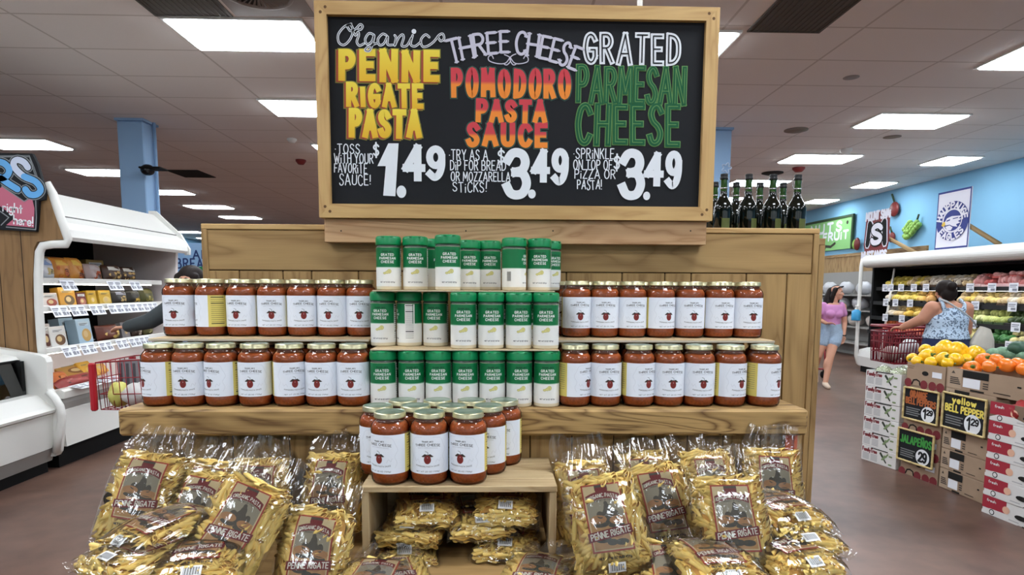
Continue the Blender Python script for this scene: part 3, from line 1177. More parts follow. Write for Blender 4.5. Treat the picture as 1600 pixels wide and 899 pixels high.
# ================================================================ grated cheese canisters
M_green = pbr('green_label', (10, 112, 62), .42, spec=.4)
M_lidgreen = pbr('green_plastic_lid', (12, 134, 78), .34, spec=.5)
M_cwhite = pbr('white_wrap', (236, 235, 230), .42, spec=.4)
M_mint = pbr('mint_stripe', (150, 200, 168), .5)
M_dkgreen = pbr('dark_green_ink', (6, 74, 42), .6)
M_cheese = pbr('grated_cheese', (226, 214, 184), .8)
M_cart = pbr('printed_cheese', (222, 214, 140), .6)
M_cart2 = pbr('printed_cheese_shade', (188, 182, 104), .6)
M_wtext = pbr('white_ink', (240, 242, 238), .6)
CR, CH = .0338, .1455


def can_proto():
    t = thing('cheese_canister', '', 'canister', (0, 0, 0), group='canisters of grated cheese')
    b = MB()
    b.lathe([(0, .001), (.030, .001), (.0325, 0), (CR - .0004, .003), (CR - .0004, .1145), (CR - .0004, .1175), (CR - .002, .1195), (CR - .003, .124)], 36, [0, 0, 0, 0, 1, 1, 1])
    b.build('jar_body', [M_cheese, pbr('dark_clear_neck', (70, 84, 72), .25)], t, label='clear body with pale cheese showing at the foot')  # dark band on the clear neck under the lid
    b = MB()
    rib = lambda a, z: 1 + (.006 if int(a / (2 * PI) * 72 + .25) % 2 == 0 and .122 < z < .140 else 0)
    b.lathe([(.0325, .1205), (.0346, .1208), (.0346, .124), (.0346, .1385), (.0335, .1425), (.0305, .1450), (0, CH)], 72, 0, rfun=rib)
    for sx in (-1, 1):
        b.box((sx * .012 - .004, -.0352, .1405), (sx * .012 + .004, -.0325, .1435), 0, None, .0006)
    b.build('lid', M_lidgreen, t)
    R0 = CR
    c = -PI / 2
    p = MB()
    p.lathe([(R0, .0095), (R0, .0600), (R0, .0618), (R0, .1140)], 40, [0, 2, 1])

    def cyl(off):
        return lambda x, z, e=0: (math.cos(c + x / R0) * (R0 + off + e), math.sin(c + x / R0) * (R0 + off + e), z)
    f1, f2 = cyl(.00015), cyl(.0003)
    word(p, "TRADER JOE'S", (-.015, .1015, .015, .1045), .0011, f1, 3, n=2, rn=0)
    word(p, 'GRATED', (-.0175, .0915, .0175, .0975), .0012, f1, 4, n=3, rn=6, gap=.34)
    word(p, 'PARMESAN', (-.0225, .0822, .0225, .0880), .0012, f1, 4, n=3, rn=6, gap=.32)
    word(p, 'CHEESE', (-.0175, .0725, .0175, .0785), .0012, f1, 4, n=3, rn=6, gap=.34)
    for x, z, r, ry in ((.0050, .0500, .0052, .0054), (-.001, .0472, .0040, .0036), (-.0075, .0450, .0036, .0026)):
        p.polys([circ(x, z, r + .0006, 18, ry + .0006)], f1, 6)
        p.polys([circ(x, z, r - .0004, 18, ry - .0004)], f2, 5)
    p.polys(ribbon([(.005, .044), (.0055, .054)], .0007, 0), cyl(.0004), 6)
    p.polys(ribbon([(.001, .049), (.010, .051)], .0007, 0), cyl(.0004), 6)
    word(p, 'NET WT 8 OZ (227g)', (-.0200, .0195, .0200, .0225), .0008, f1, 7, n=2, rn=0)
    A = math.radians
    # nutrition panel right, bar code left
    p.polys([[(R0 * A(a), z0) for a, z0 in q] for q in [[(72, .018), (80, .018), (80, .112), (72, .112)], [(80, .018), (90, .018), (90, .112), (80, .112)], [(90, .018), (102, .018), (102, .112), (90, .112)], [(102, .018), (116, .018), (116, .112), (102, .112)]]], f1, 0)
    for i in range(17):
        z = .107 - i * .0053
        h = .0024 if i in (0, 3, 13) else .0009
        for a0 in (75, 84, 93, 102):
            p.polys([[(R0 * A(a0), z), (R0 * A(a0 + 9), z), (R0 * A(a0 + 9), z + h), (R0 * A(a0), z + h)]], f2, 8)
    p.polys([[(R0 * A(a), z0) for a, z0 in q] for q in [[(-116, .022), (-104, .022), (-104, .055), (-116, .055)], [(-104, .022), (-92, .022), (-92, .055), (-104, .055)]]], f1, 0)
    for i in range(11):
        a0 = -114 + i * 1.9
        p.polys([[(R0 * A(a0), .026), (R0 * A(a0 + (.6, 1.2)[i % 2]), .026), (R0 * A(a0 + (.6, 1.2)[i % 2]), .052), (R0 * A(a0), .052)]], f2, 8)
    p.build('wrap', [M_cwhite, M_green, M_mint, M_dkgreen, M_wtext, M_cart, M_cart2, M_ink, M_dark], t)
    return t


CAN = can_proto()
_cf = [True]
YC = 1.592


def canister(px, y, z, rz, lab):
    return put(CAN, _cf, (xat(px, y, z), y, z), rz, lab, 'canisters of grated cheese')


for i, (px, rz) in enumerate([(600, 3), (643.5, 10), (685.5, 4), (727, 3), (769, 6), (811, 8), (853.5, 0)]):
    canister(px, YC, ZT, rz, 'cheese canister, %s from the left in the bottom row on the table' % ORD[i])
for i, px in enumerate([612, 652, 692, 732, 772, 812, 848]):
    canister(px, 1.70, ZT, 5, 'cheese canister hidden behind the %s one of the bottom row' % ORD[i])
ZC = ZT + CH
t = plankboard(xat(578, 1.56, 1.4), xat(874, 1.56, 1.4), 1.562, 1.78, ZC + .0003, .0035, 'thin cardboard sheet between bottom and middle canister rows', 'cardboard_sheet')
ZC2 = ZC + .0042
for i, (px, y, rz) in enumerate([(599.5, 1.672, -6), (640, 1.672, -84), (681, 1.672, -4), (724.5, 1.603, 2), (767, 1.603, 6), (810, 1.603, 10), (852.5, 1.603, -4)]):
    canister(px, y, ZC2, rz, 'cheese canister, %s from the left in the middle row%s' % (ORD[i], ', nutrition table showing' if rz < -60 else ''))
for i, px in enumerate([745, 785, 828]):
    canister(px, 1.725, ZC2, 5, 'cheese canister standing behind the %s middle-row canister from the right' % ORD[3 - i])
ZC3 = ZC2 + CH
t = plankboard(xat(584, 1.62, 1.55), xat(866, 1.62, 1.55), 1.60, 1.895, ZC3 + .0003, .0035, 'thin cardboard sheet between middle and top canister rows', 'cardboard_sheet')
ZC4 = ZC3 + .0042
TOP = [(608, 1.715, 3, 'first from the left, at the front'), (649.5, 1.715, 6, 'second from the left, at the front'), (680, 1.80, 40, 'half hidden between the second and third front ones'),
       (700, 1.655, 12, 'standing farthest forward of the row'), (733.5, 1.832, 4, 'set back just right of the forward one'), (765, 1.846, 2, 'middle one, set far back'),
       (803, 1.735, 78, 'turned to show its bar code'), (842, 1.755, 0, 'last on the right at the front'), (858, 1.845, 30, 'peeping out behind the last one on the right')]
for px, y, rz, l in TOP:
    canister(px, y, ZC4, rz, 'cheese canister in the top row, ' + l)

# ================================================================ the crate with ten jars on it
ZK = 1.114
cr = thing('wooden_crate', 'pale slatted wooden crate set on its side below the table', 'crate', (-.08, 1.43, ZK - .30))
KX0, KX1, KY0, KY1 = -.297, .137, 1.322, 1.556


def kpart(mb, name):
    return mb.build(name, M_crate, cr, origin=(-.08, 1.43, ZK - .30))


for i in range(4):
    wv = (KY1 - KY0) / 4
    b = MB(); b.box((KX0, KY0 + i * wv + .001, ZK - .014), (KX1, KY0 + (i + 1) * wv - .0015, ZK), 0, 0, .0015); kpart(b, 'top_slat')
for x in (KX0, KX1 - .018):
    b = MB(); b.box((x + .001, KY0 + .002, .958), (x + .017, KY1 - .002, ZK - .0145), 0, 2, .0015); kpart(b, 'side_board')
for z in (.97, 1.04):
    b = MB(); b.box((KX0 + .018, KY1 - .012, z), (KX1 - .018, KY1 - .002, z + .055), 0, 0, .001); kpart(b, 'back_slat')
y0 = 1.368
for i, (px, y, rz, l) in enumerate([
    (610, y0, -26, 'front row, left one, label turned left'), (671, y0, 0, 'front row, middle one, label facing front'), (731.5, y0, -22, 'front row, right one'),
    (591, y0 + .074, 10, 'second row, leftmost, mostly hidden'), (650, y0 + .074, 0, 'second row between the left and middle front jars'), (706.5, y0 + .074, 5, 'second row between the middle and right front jars'), (763, y0 + .074, -14, 'second row, rightmost, half its label showing'),
    (630, y0 + .147, 0, 'back row, leftmost lid'), (684, y0 + .147, 0, 'back row, middle lid'), (737, y0 + .147, 0, 'back row, second lid from the right'), (788, y0 + .147, -20, 'back row, rightmost')]):
    put(JAR, _first, (xat(px, y, 1.2), y, ZK), rz, 'sauce jar on the crate, ' + l, 'jars on the crate')
# ================================================================ bags of penne
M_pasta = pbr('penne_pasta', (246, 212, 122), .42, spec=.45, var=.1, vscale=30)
M_pasta_shade = pbr('penne_shade_core', (190, 142, 70), .8)  # darker tone painting shade into quill hollows and the filler between them
M_film = clear('clear_bag_film', (255, 254, 250), .06, .018, bump=.6, bscale=26.0, fres=1.15, milk=.012)
M_bframe = pbr('bag_label_frame', (176, 62, 44), .5)
M_bcream = pbr('bag_label_cream', (214, 192, 150), .5)
M_bmar = pbr('bag_label_maroon', (120, 26, 32), .45)
M_bsky = pbr('bag_label_sky', (150, 140, 122), .5)
M_bfield = pbr('bag_label_field', (190, 142, 92), .5)
M_bdark = pbr('bag_label_dark', (74, 68, 58), .5)
M_bhay = pbr('bag_label_hay', (172, 122, 78), .5)
M_bwhite = pbr('bag_label_white', (232, 226, 216), .5)
M_stick = pbr('barcode_sticker', (226, 226, 226), .5)
BW, BH = .0735, .098           # half width and half height of the filled part
BT = .029                      # half thickness


def pillow(x, z, e=3.2):
    u, v2 = min(1, abs(x) / BW), min(1, abs(z) / BH)
    return BT * (max(0, 1 - u ** e)) ** .55 * (max(0, 1 - v2 ** 4.5)) ** .5


def penne(mb, c, d, L, r, m=0):
    """one quill: a tube cut slantwise at both ends, open so that its hollow shows"""
    d = d.normalized()
    a = d.orthogonal().normalized()
    b2 = d.cross(a)
    n = 8
    vs = []
    for s in (-1, 1):
        for j in range(n):
            t = 2 * PI * j / n
            vs.append(c + d * (s * L / 2 + r * 1.3 * math.cos(t)) + a * (r * math.cos(t)) + b2 * (r * math.sin(t)))
    for s in (-1, 1):
        for j in range(n):
            t = 2 * PI * j / n
            vs.append(c + d * (s * (L / 2 - r * .9) + r * 1.3 * math.cos(t)) + a * (r * .66 * math.cos(t)) + b2 * (r * .66 * math.sin(t)))
    vs2 = []
    for s in (-1, 1):
        for j in range(n):
            t = 2 * PI * j / n
            vs2.append(c + d * (s * L / 2 + r * 1.3 * math.cos(t)) + a * (r * .66 * math.cos(t)) + b2 * (r * .66 * math.sin(t)))
    fs = [(j, (j + 1) % n, n + (j + 1) % n, n + j) for j in range(n)]
    mb.add(vs[:2 * n], fs, m, True)
    ring = vs[:2 * n] + vs2
    f2, f3 = [], []
    for s in range(2):
        for j in range(n):
            k = (j + 1) % n
            f2.append((s * n + j, s * n + k, 2 * n + s * n + k, 2 * n + s * n + j))
    mb.add(ring, f2, m)
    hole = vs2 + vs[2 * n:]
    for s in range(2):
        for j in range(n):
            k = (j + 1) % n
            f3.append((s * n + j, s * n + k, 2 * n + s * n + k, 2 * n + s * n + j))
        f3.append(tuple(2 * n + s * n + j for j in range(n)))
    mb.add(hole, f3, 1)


def bag_proto(seed, bend):
    r = random.Random(seed)
    ph = [r.uniform(0, 6.28) for _ in range(8)]
    t = thing('penne_bag', '', 'bag of pasta', (0, 0, 0), group='bags of penne pasta')
    # z = 0 is the bottom edge; the filled part reaches 2*BH, a flat header stands above it

    def shape(p):
        """slumped posture of this bag: bulges low, twists a little"""
        x, y, z = p
        q = z / (2 * BH)
        y = y * (1.12 - .25 * q) + bend * (z - .1) ** 2 * 6
        x = x * (1.04 - .10 * q) + .004 * math.sin(ph[0] + q * 4)
        return V((x, y, z))
    b = MB()
    core = []
    b.grid(lambda u, v: shape(((u * 2 - 1) * BW * .78, -pillow((u * 2 - 1) * BW * .88, (v * 2 - 1) * BH * .93) * .5, BH + (v * 2 - 1) * BH * .80)), 12, 14, 1)
    b.grid(lambda u, v: shape(((1 - u * 2) * BW * .78, pillow((u * 2 - 1) * BW * .88, (v * 2 - 1) * BH * .93) * .5, BH + (v * 2 - 1) * BH * .80)), 12, 14, 1)
    for q in range(46):                     # quills lying along the bottom and top ends
        zc = r.choice((-1, -1, 1)) * BH * r.uniform(.84, .95)
        xc = r.uniform(-.66, .66) * BW
        hh = pillow(xc, zc)
        penne(b, shape((xc, r.uniform(-.75, .75) * hh, BH + zc)), V((1, r.uniform(-.3, .3), r.uniform(-.35, .35))), r.uniform(.034, .042), .0047)
    for layer, cnt in ((-1, 190), (1, 90), (0, 60)):
        k = 0
        flow = r.uniform(0, PI)
        while k < cnt:
            x, z = r.uniform(-.93, .93) * BW, r.uniform(-.93, .93) * BH
            if layer == 0:
                x = math.copysign(BW * r.uniform(.80, .93), x)
            h = pillow(x, z)
            if h < .006:
                continue
            ang = flow + 1.3 * math.sin(x * 30 + ph[1]) + 1.1 * math.cos(z * 26 + ph[2]) + r.gauss(0, .35)
            d = V((math.cos(ang), r.uniform(-.25, .25), math.sin(ang)))
            L = r.uniform(.036, .046)
            # keep both ends inside the bag
            ok = True
            for s in (-.5, .5):
                if abs(x + d.x * L * s) > BW * .95 or abs(z + d.z * L * s) > BH * .96:
                    ok = False
            if not ok:
                k += .25
                continue
            hh = min(pillow(x + d.x * L * s, z + d.z * L * s) for s in (-.5, 0, .5))
            y = layer * max(0, hh - r.uniform(.005, .011)) if layer else r.uniform(-.4, .4) * hh
            c0 = shape((x, y, BH + z))
            penne(b, c0, d, L, r.uniform(.0043, .0050))
            k += 1
    o = b.build('penne', [M_pasta, M_pasta_shade], t)
    o['kind'] = 'stuff'
    # film: front and back sheets meeting at the side seams, with a flat crumpled header
    HT = .060

    def film(sd):
        def fn(u, v):
            x = (u * 2 - 1)
            z = -.012 + v * (2 * BH + HT + .012)
            zz = z - BH
            wr = noise.noise(V((x * 3.1 + ph[3], z * 26 + ph[4], sd * 2.0 + seed)))
            wr2 = noise.noise(V((x * 9 + ph[5], z * 55, sd + seed * 3.3)))
            hgt = pillow(x * BW, max(-BH, min(BH, zz))) if abs(zz) < BH else 0
            y = sd * (hgt + .0022 + .0016 * abs(wr) + .0012 * abs(wr2) * (1 if hgt > .004 else 2))
            xx = x * (BW + .004)
            if zz > BH * .80:                       # header narrows in pleats and leans
                q = (zz - BH * .80) / (HT + BH * .2)
                xx *= 1 - .10 * q + .05 * math.sin(ph[6] + q * 5)
                y += q * (.010 * math.sin(x * 5 + ph[7]) + .008 * math.sin(x * 13 + ph[2]) + .014 * (seed % 3 - 1))
                z += q * (.006 * math.sin(x * 4 + ph[5]) + .006 * wr)
            if zz < -BH * .9:
                y += .003 * math.sin(x * 14 + ph[1])
            return shape((xx, y, z))
        return fn
    b = MB()
    b.grid(film(-1), 22, 40)
    b.grid(film(1), 22, 40)
    # ragged crimped seal along the top
    b.build('film', M_film, t)
    # printed paper-thin label under the film on the front
    lx0, lx1, lz0, lz1 = -.0395, .0395, .050, .176
    tilt = r.uniform(-.05, .05)

    def lab(off):
        def fn(x, z, e=0):
            cx, cz = x, z - .113
            X = cx * math.cos(tilt) - cz * math.sin(tilt)
            Z = cx * math.sin(tilt) + cz * math.cos(tilt) + .113
            zz = max(-BH * .98, min(BH * .98, Z - BH))
            return shape((X, -(pillow(X, zz) + .0006 + off + e), Z))
        return fn

    b = MB()

    def patch(x0, z0, x1, z1, off, m, nx=6, nz=8):
        f = lab(off)
        b.grid(lambda u, v: f(x0 + (x1 - x0) * u, z0 + (z1 - z0) * v), nx, nz, m)
    def quads(poly, off, m):
        b.polys([poly], lab(off), m)
    patch(lx0, lz0, lx1, lz1, 0, 0, 8, 12)
    patch(lx0 + .003, lz0 + .003, lx1 - .003, lz1 - .003, .0002, 1, 8, 12)
    ax0, ax1 = lx0 + .0055, lx1 - .0055
    patch(ax0, lz0 + .0055, ax1, .150, .0004, 4, 8, 10)          # field
    patch(ax0, .112, ax1, .152, .0005, 3, 8, 6)                   # sky
    # arched maroon head with the words
    f6 = lab(.0006)
    for i in range(10):
        xa, xb = ax0 + (ax1 - ax0) * i / 10, ax0 + (ax1 - ax0) * (i + 1) / 10
        za, zb = [.152 - 7 * q * q for q in (xa, xb)]
        b.polys([[(xa, za - .004), (xb, zb - .004), (xb, zb + .010), (xa, za + .010)]], f6, 2)
    patch(-.013, .163, .013, .174, .0007, 5, 4, 2)
    patch(-.012, .161, .012, .169, .0009, 2, 4, 2)
    word(b, 'ORGANIC PASTA', (ax0 + .004, .1505, ax1 - .004, .1575), .0012, lambda x, z, e=0: lab(.0009)(x, z - 7 * x * x, e), 6, n=2, rn=0)
    word(b, 'PRODUCT OF ITALY', (-.018, .1435, .018, .1465), .0006, lambda x, z, e=0: lab(.0008)(x, z - 5 * x * x, e), 5, n=2, rn=0)
    for cx, cz, rr, ry, m in ((-.017, .110, .016, .008, 7), (.019, .106, .016, .008, 7), (-.014, .100, .015, .005, 5), (.015, .097, .016, .005, 5), (-.012, .118, .007, .007, 5), (.018, .117, .006, .008, 5), (.004, .128, .007, .010, 5), (.003, .115, .011, .016, 5), (.003, .138, .004, .0045, 5), (.014, .083, .012, .010, 7), (-.016, .074, .015, .007, 5), (.018, .066, .013, .006, 5), (.0, .067, .010, .006, 5)):
        quads(circ(cx, cz, rr, 12, ry), .0007 + m * .00005, m)
    bz, sl = .0835, .13
    f9, f10 = lab(.0012), lab(.0016)
    for i in range(8):
        xa, xb = -.043 + .086 * i / 8, -.043 + .086 * (i + 1) / 8
        b.polys([[(xa, bz - .0085 + sl * xa), (xb, bz - .0085 + sl * xb), (xb, bz + .0085 + sl * xb), (xa, bz + .0085 + sl * xa)]], f9, 2)
    word(b, 'PENNE RIGATE', (-.038, bz - .0052, .038, bz + .0052), .0019, lambda x, z, e=0: f10(x, z + sl * x, e), 6, n=3, rn=4, gap=.24)
    for i in range(2):
        patch(-.026, .040 - i * .005, .026, .0425 - i * .005, .0008, 8, 6, 1) if False else None
    word(b, 'NET WT 16 OZ (1LB) 454g', (-.030, .037, .030, .041), .0011, lab(.001), 5, n=2, rn=0)
    b.build('label', [M_bframe, M_bcream, M_bmar, M_bsky, M_bfield, M_bdark, M_bwhite, M_bhay], t)
    # bar code sticker near the bottom edge
    b = MB()

    def st(off):
        return lambda x, z, e=0: shape((x, -(pillow(x, z - BH) + .0032 + off), z))
    f = st(0)
    b.grid(lambda u, v: f(-.016 + .032 * u, .012 + .018 * v), 4, 3, 0)
    for i in range(12):
        x = -.0125 + i * .0021
        b.polys([[(x, .015), (x + (.0006, .0013)[i % 2], .015), (x + (.0006, .0013)[i % 2], .0265), (x, .0265)]], st(.0004), 1)
    b.build('barcode_sticker', [M_stick, M_dark], t, label='white bar code sticker')
    return t


BAGS = [bag_proto(1, .25), bag_proto(2, -.1), bag_proto(3, .1), bag_proto(4, .3)]
_bgf = [[True] for _ in BAGS]
GB = 'bags of penne pasta heaped below the table'


def bag(kind, px, py, y, lean, roll, yaw, label):
    """bag with the middle of its bottom edge seen at px, py at distance y; lean back, roll sideways, yaw"""
    o = BAGS[kind] if _bgf[kind][0] else dup(BAGS[kind])
    _bgf[kind][0] = False
    o['label'] = label
    o['group'] = GB
    o.location = PY(px, py, y)
    o.rotation_euler = (Matrix.Rotation(math.radians(yaw), 3, 'Z') @ Matrix.Rotation(math.radians(-lean), 3, 'X') @ Matrix.Rotation(math.radians(roll), 3, 'Y')).to_euler()
    return o


# rear row, standing against the table base
bag(0, 222, 858, 1.47, 14, 6, 8, 'penne bag at the back left corner, its clear top reaching left of the others')
bag(1, 322, 842, 1.50, 12, 3, 0, 'penne bag at the back, second from the left, only label top showing')
bag(2, 400, 842, 1.47, 16, 3, 4, 'penne bag standing at the back behind the tilted left front bag')
bag(3, 512, 835, 1.44, 14, 3, -4, 'penne bag standing upright just left of the crate')
bag(1, 915, 850, 1.40, 13, -2, 6, 'penne bag standing upright just right of the crate')
bag(3, 1012, 826, 1.50, 12, -2, 0, 'penne bag at the back, right of the crate, header only above another')
bag(0, 1118, 828, 1.46, 14, -3, 2, 'penne bag standing at the back, second from the right end')
bag(2, 1208, 826, 1.45, 15, 3, -4, 'penne bag at the back right end in front of the orange strip')
# middle row
bag(2, 196, 852, 1.26, 24, 14, 10, 'leftmost leaning penne bag with its label tipped to the right')
bag(3, 285, 878, 1.27, 24, 12, 4, 'penne bag with a glaring crumpled film, third leaning one from the left')
bag(0, 1048, 868, 1.25, 22, -9, -4, 'penne bag leaning left, right of the foremost bag beside the crate')
# front row
bag(1, 322, 905, 1.10, 34, 24, 6, 'big tilted penne bag in front on the left, banner level')
bag(0, 470, 956, 1.13, 26, 8, 2, 'penne bag in front left of the crate, bottom cut by the picture edge')
bag(3, 962, 905, 1.10, 22, -7, 0, 'foremost penne bag right of the crate, label fully visible')
bag(2, 1152, 905, 1.12, 22, -1, -4, 'foremost penne bag on the right with an almost level banner')


def flat(kind, px, py, y, yaw, label, tilt=3, roll=0):
    """bag lying on its back with its bottom end towards the viewer"""
    return bag(kind, px, py, y, 90 - tilt, roll, yaw, label)


# lying bags: bottom ends to the front
flat(0, 168, 868, 1.07, -34, 'penne bag lying flat at the far left under the leaning ones', 8)
flat(2, 262, 880, 1.10, -10, 'penne bag lying flat below the glaring one', 4)
flat(1, 150, 905, 1.02, -30, 'bottom penne bag at the left edge, cut by the picture')
flat(3, 290, 918, 1.00, 10, 'bottom penne bag under the big tilted one, mostly cut off')
flat(0, 1262, 828, 1.16, 16, 'penne bag lying flat on top of the right hand stack', 4)
flat(2, 1274, 866, 1.12, 12, 'second penne bag down in the right hand stack', 3)
flat(3, 1284, 900, 1.06, 18, 'lowest penne bag of the right hand stack, film crumpled', 3)
flat(1, 1062, 990, 1.0, -6, 'penne bag lying face up between the two right front bags', 24)
flat(0, 1150, 925, .99, 4, 'bottom penne bag under the right foremost one, cut by the picture')
flat(2, 815, 964, 1.04, -20, 'penne bag lying in front of the crate on the right, film crumpled', 8)
flat(3, 622, 966, 1.03, 14, 'penne bag lying in front of the crate on the left, film crumpled', 8)
flat(1, 545, 975, .99, -8, 'bottom penne bag left of the crate foot, cut by the picture')
# stacked inside the crate
flat(0, 664, 812, 1.345, 4, 'penne bag on top of the left stack inside the crate', 5)
flat(1, 634, 849, 1.33, -4, 'middle penne bag of the left stack inside the crate', 2)
flat(2, 628, 884, 1.32, 2, 'lowest visible penne bag of the left stack inside the crate', 2)
flat(3, 786, 806, 1.345, -6, 'penne bag on top of the right stack inside the crate', 5)
flat(2, 752, 834, 1.335, 6, 'middle penne bag of the right stack inside the crate', 4)
flat(0, 785, 866, 1.33, -8, 'lowest visible penne bag of the right stack inside the crate', 6)
# ================================================================ the chalkboard sign
YS = 1.87                     # front face of the sign frame
M_chalk = pbr('chalkboard_black', (24, 25, 29), .75, spec=.25, var=.12, vscale=5)
M_chw = pbr('white_chalk_paint', (226, 229, 234), .8)
M_lil = pbr('lilac_chalk_paint', (196, 192, 206), .85)
M_grn = pbr('green_chalk_paint', (14, 88, 52), .8)
M_grnl = pbr('light_green_chalk', (104, 148, 86), .85)
M_olive = pbr('olive_chalk_line', (134, 128, 62), .85)
M_brick = pbr('brick_chalk_paint', (164, 74, 56), .85)
M_teal = pbr('dim_teal_line', (58, 84, 74), .85)
M_blush = pbr('pale_pink_chalk', (236, 190, 170), .85)


def two_tone(name, top, bottom, z_mid, soft=.004):
    """painted lettering whose paint changes colour at a given height of the board"""
    m, nt, b = _new(name)
    L = nt.links; N = nt.nodes.new
    uv = N('ShaderNodeUVMap')
    sp = N('ShaderNodeSeparateXYZ'); L.new(uv.outputs['UV'], sp.inputs[0])
    mr = N('ShaderNodeMapRange')
    mr.inputs['From Min'].default_value = .5 - soft
    mr.inputs['From Max'].default_value = .5 + soft
    L.new(sp.outputs['Y'], mr.inputs['Value'])
    mx = N('ShaderNodeMix'); mx.data_type = 'RGBA'
    mx.inputs['A'].default_value = lin(bottom); mx.inputs['B'].default_value = lin(top)
    L.new(mr.outputs['Result'], mx.inputs['Factor'])
    L.new(mx.outputs['Result'], b.inputs['Base Color'])
    b.inputs['Roughness'].default_value = .8
    b.inputs['Specular IOR Level'].default_value = .2
    return m


M_yel = two_tone('yellow_orange_chalk_paint', (236, 212, 78), (226, 176, 52), 0, .5)
M_red = two_tone('red_orange_chalk_paint', (202, 70, 78), (234, 138, 58), 0, .06)

sg = thing('chalkboard_sign', 'large black chalkboard with hand lettered pasta prices in a pine frame', 'sign', (.06, 1.90, 1.75))


def spart(mb, name, mats, label=None):
    return mb.build(name, mats, sg, origin=(.06, 1.90, 1.75), label=label)


SX0, SX1, SZ0, SZ1 = -.526, .652, 1.757, 2.371
ix0, ix1 = PY(514, 200, YS).x, PY(1098, 200, YS).x
iz0, iz1 = PY(800, 321, YS).z, PY(800, 27, YS).z
def mitre(x0, x1, x2, x3, za, zb, zc, zd, horiz):
    """frame bar with mitred ends, bevelled to the inside"""
    b = MB()
    y0, y1 = YS, YS + .038
    vs = [(x0, y0, za), (x1, y0, zb), (x2, y0, zc), (x3, y0, zd), (x0, y1, za), (x1, y1, zb), (x2, y1, zc), (x3, y1, zd)]
    fs = [(0, 1, 2, 3), (7, 6, 5, 4), (0, 4, 5, 1), (1, 5, 6, 2), (2, 6, 7, 3), (3, 7, 4, 0)]
    ou = rnd.random() * 40
    uvs = [[((vs[k][0] if horiz else vs[k][2]) + ou, (vs[k][2] if horiz else vs[k][0]) + vs[k][1] + ou * .7) for k in f] for f in fs]
    b.add(vs, fs, 0, False, uvs)
    return b
fr = mitre(SX0, SX1, ix1, ix0, SZ0, SZ0, iz0, iz0, True)
spart(fr, 'frame_rail', M_pine)
fr = mitre(ix0, ix1, SX1, SX0, iz1, iz1, SZ1, SZ1, True)
spart(fr, 'frame_rail', M_pine)
fr = mitre(SX0, ix0, ix0, SX0, SZ0, iz0, iz1, SZ1, False)
spart(fr, 'frame_stile', M_pine)
fr = mitre(ix1, SX1, SX1, ix1, iz0, SZ0, SZ1, iz1, False)
spart(fr, 'frame_stile', M_pine)
b = MB()
for cx, cz, d in ((SX0, SZ1, (1, -1)), (SX1, SZ1, (-1, -1)), (SX0, SZ0, (1, 1)), (SX1, SZ0, (-1, 1))):
    for k in (.018, .032):
        b.lathe([(0, 0), (.0045, 0)], 10, 0, Matrix.Translation((cx + d[0] * (.05 - k), YS - .0006, cz + d[1] * k)) @ Matrix.Rotation(PI / 2, 4, 'X'))
spart(b, 'corner_dowels', pbr('dowel_brown', (104, 74, 44), .8))
YB_ = YS + .016
b = MB(); b.box((ix0 - .01, YB_, iz0 - .01), (ix1 + .01, YS + .034, iz1 + .01))
spart(b, 'board', M_chalk)
b = MB()
qx0, qx1 = PY(507, 360, YS + .02).x, PY(1103.5, 360, YS + .02).x
b.box((qx0, YS + .018, PY(800, 381, YS + .018).z), (qx1, YP - .0045, SZ0 - .001), 0, 0, .002)
for px in (533, 728, 864, 1079):
    p = PY(px, 361, YS + .018)
    b.lathe([(0, 0), (.0024, 0)], 8, 1, Matrix.Translation((p.x, YS + .0176, p.z)) @ Matrix.Rotation(PI / 2, 4, 'X'))
spart(b, 'lower_plank', [M_cedar, M_dark])
hp = PY(1000, 5, YS + .03)
b = MB(); b.box((hp.x - .008, YS + .03, SZ1 + .0), (hp.x + .008, YS + .033, CEIL), 0)
spart(b, 'hanger_strip', M_white)


def bx(x0, y0, x1, y1):
    """picture box -> box on the board (left, bottom, right, top)"""
    a, c = PY(x0, y1, YB_), PY(x1, y0, YB_)
    return (a.x, a.z, c.x, c.z)


UPX = (PY(900, 200, YB_).x - PY(700, 200, YB_).x) / 200.0


def lay(k):
    return lambda x, z, e=0: (x, YB_ - .0007 * k - e, z)


def put_polys(mb, polys, k, m, zr=None):
    mb.k = getattr(mb, 'k', 0)
    f0 = lay(k)
    k0, top = mb.k, 0
    for p in polys:
        pid = getattr(p, 'pid', 0)
        top = max(top, pid)
        ee = ((k0 + pid) % 40) * 1.5e-5
        f = lambda x, z: f0(x, z, ee)
        uvs = [[(0.0, (z - zr[0]) / (zr[1] - zr[0])) for x, z in p]] if zr else None
        mb.add([f(x, z) for x, z in p], [tuple(range(len(p)))], m, False, uvs)
    mb.k += top + 1


def strokes_word(txt, box, gap, jit=0.0):
    """strokes of a hand lettered word; jit lets each letter bounce and lean a little"""
    x0, y0, x1, y1 = bx(*box)
    if not jit:
        return fit(txt, x0, y0, x1, y1, gap=gap, n=5)
    r = random.Random(txt)
    ws = [glyph(c)[0] for c in txt]
    tot = sum(ws) + gap * (len(txt) - 1)
    k, x, out, h = (x1 - x0) / tot, 0.0, [], y1 - y0
    for c, w_ in zip(txt, ws):
        dy0, dy1, sk = r.uniform(-jit, jit) * h, r.uniform(-jit, jit) * h, r.uniform(-jit, jit) * .9
        for s in fit(c, x0 + x * k, y0 + dy0, x0 + (x + w_) * k, y1 + dy1, n=5, skew=sk):
            out.append(s)
        x += w_ + gap
    return out


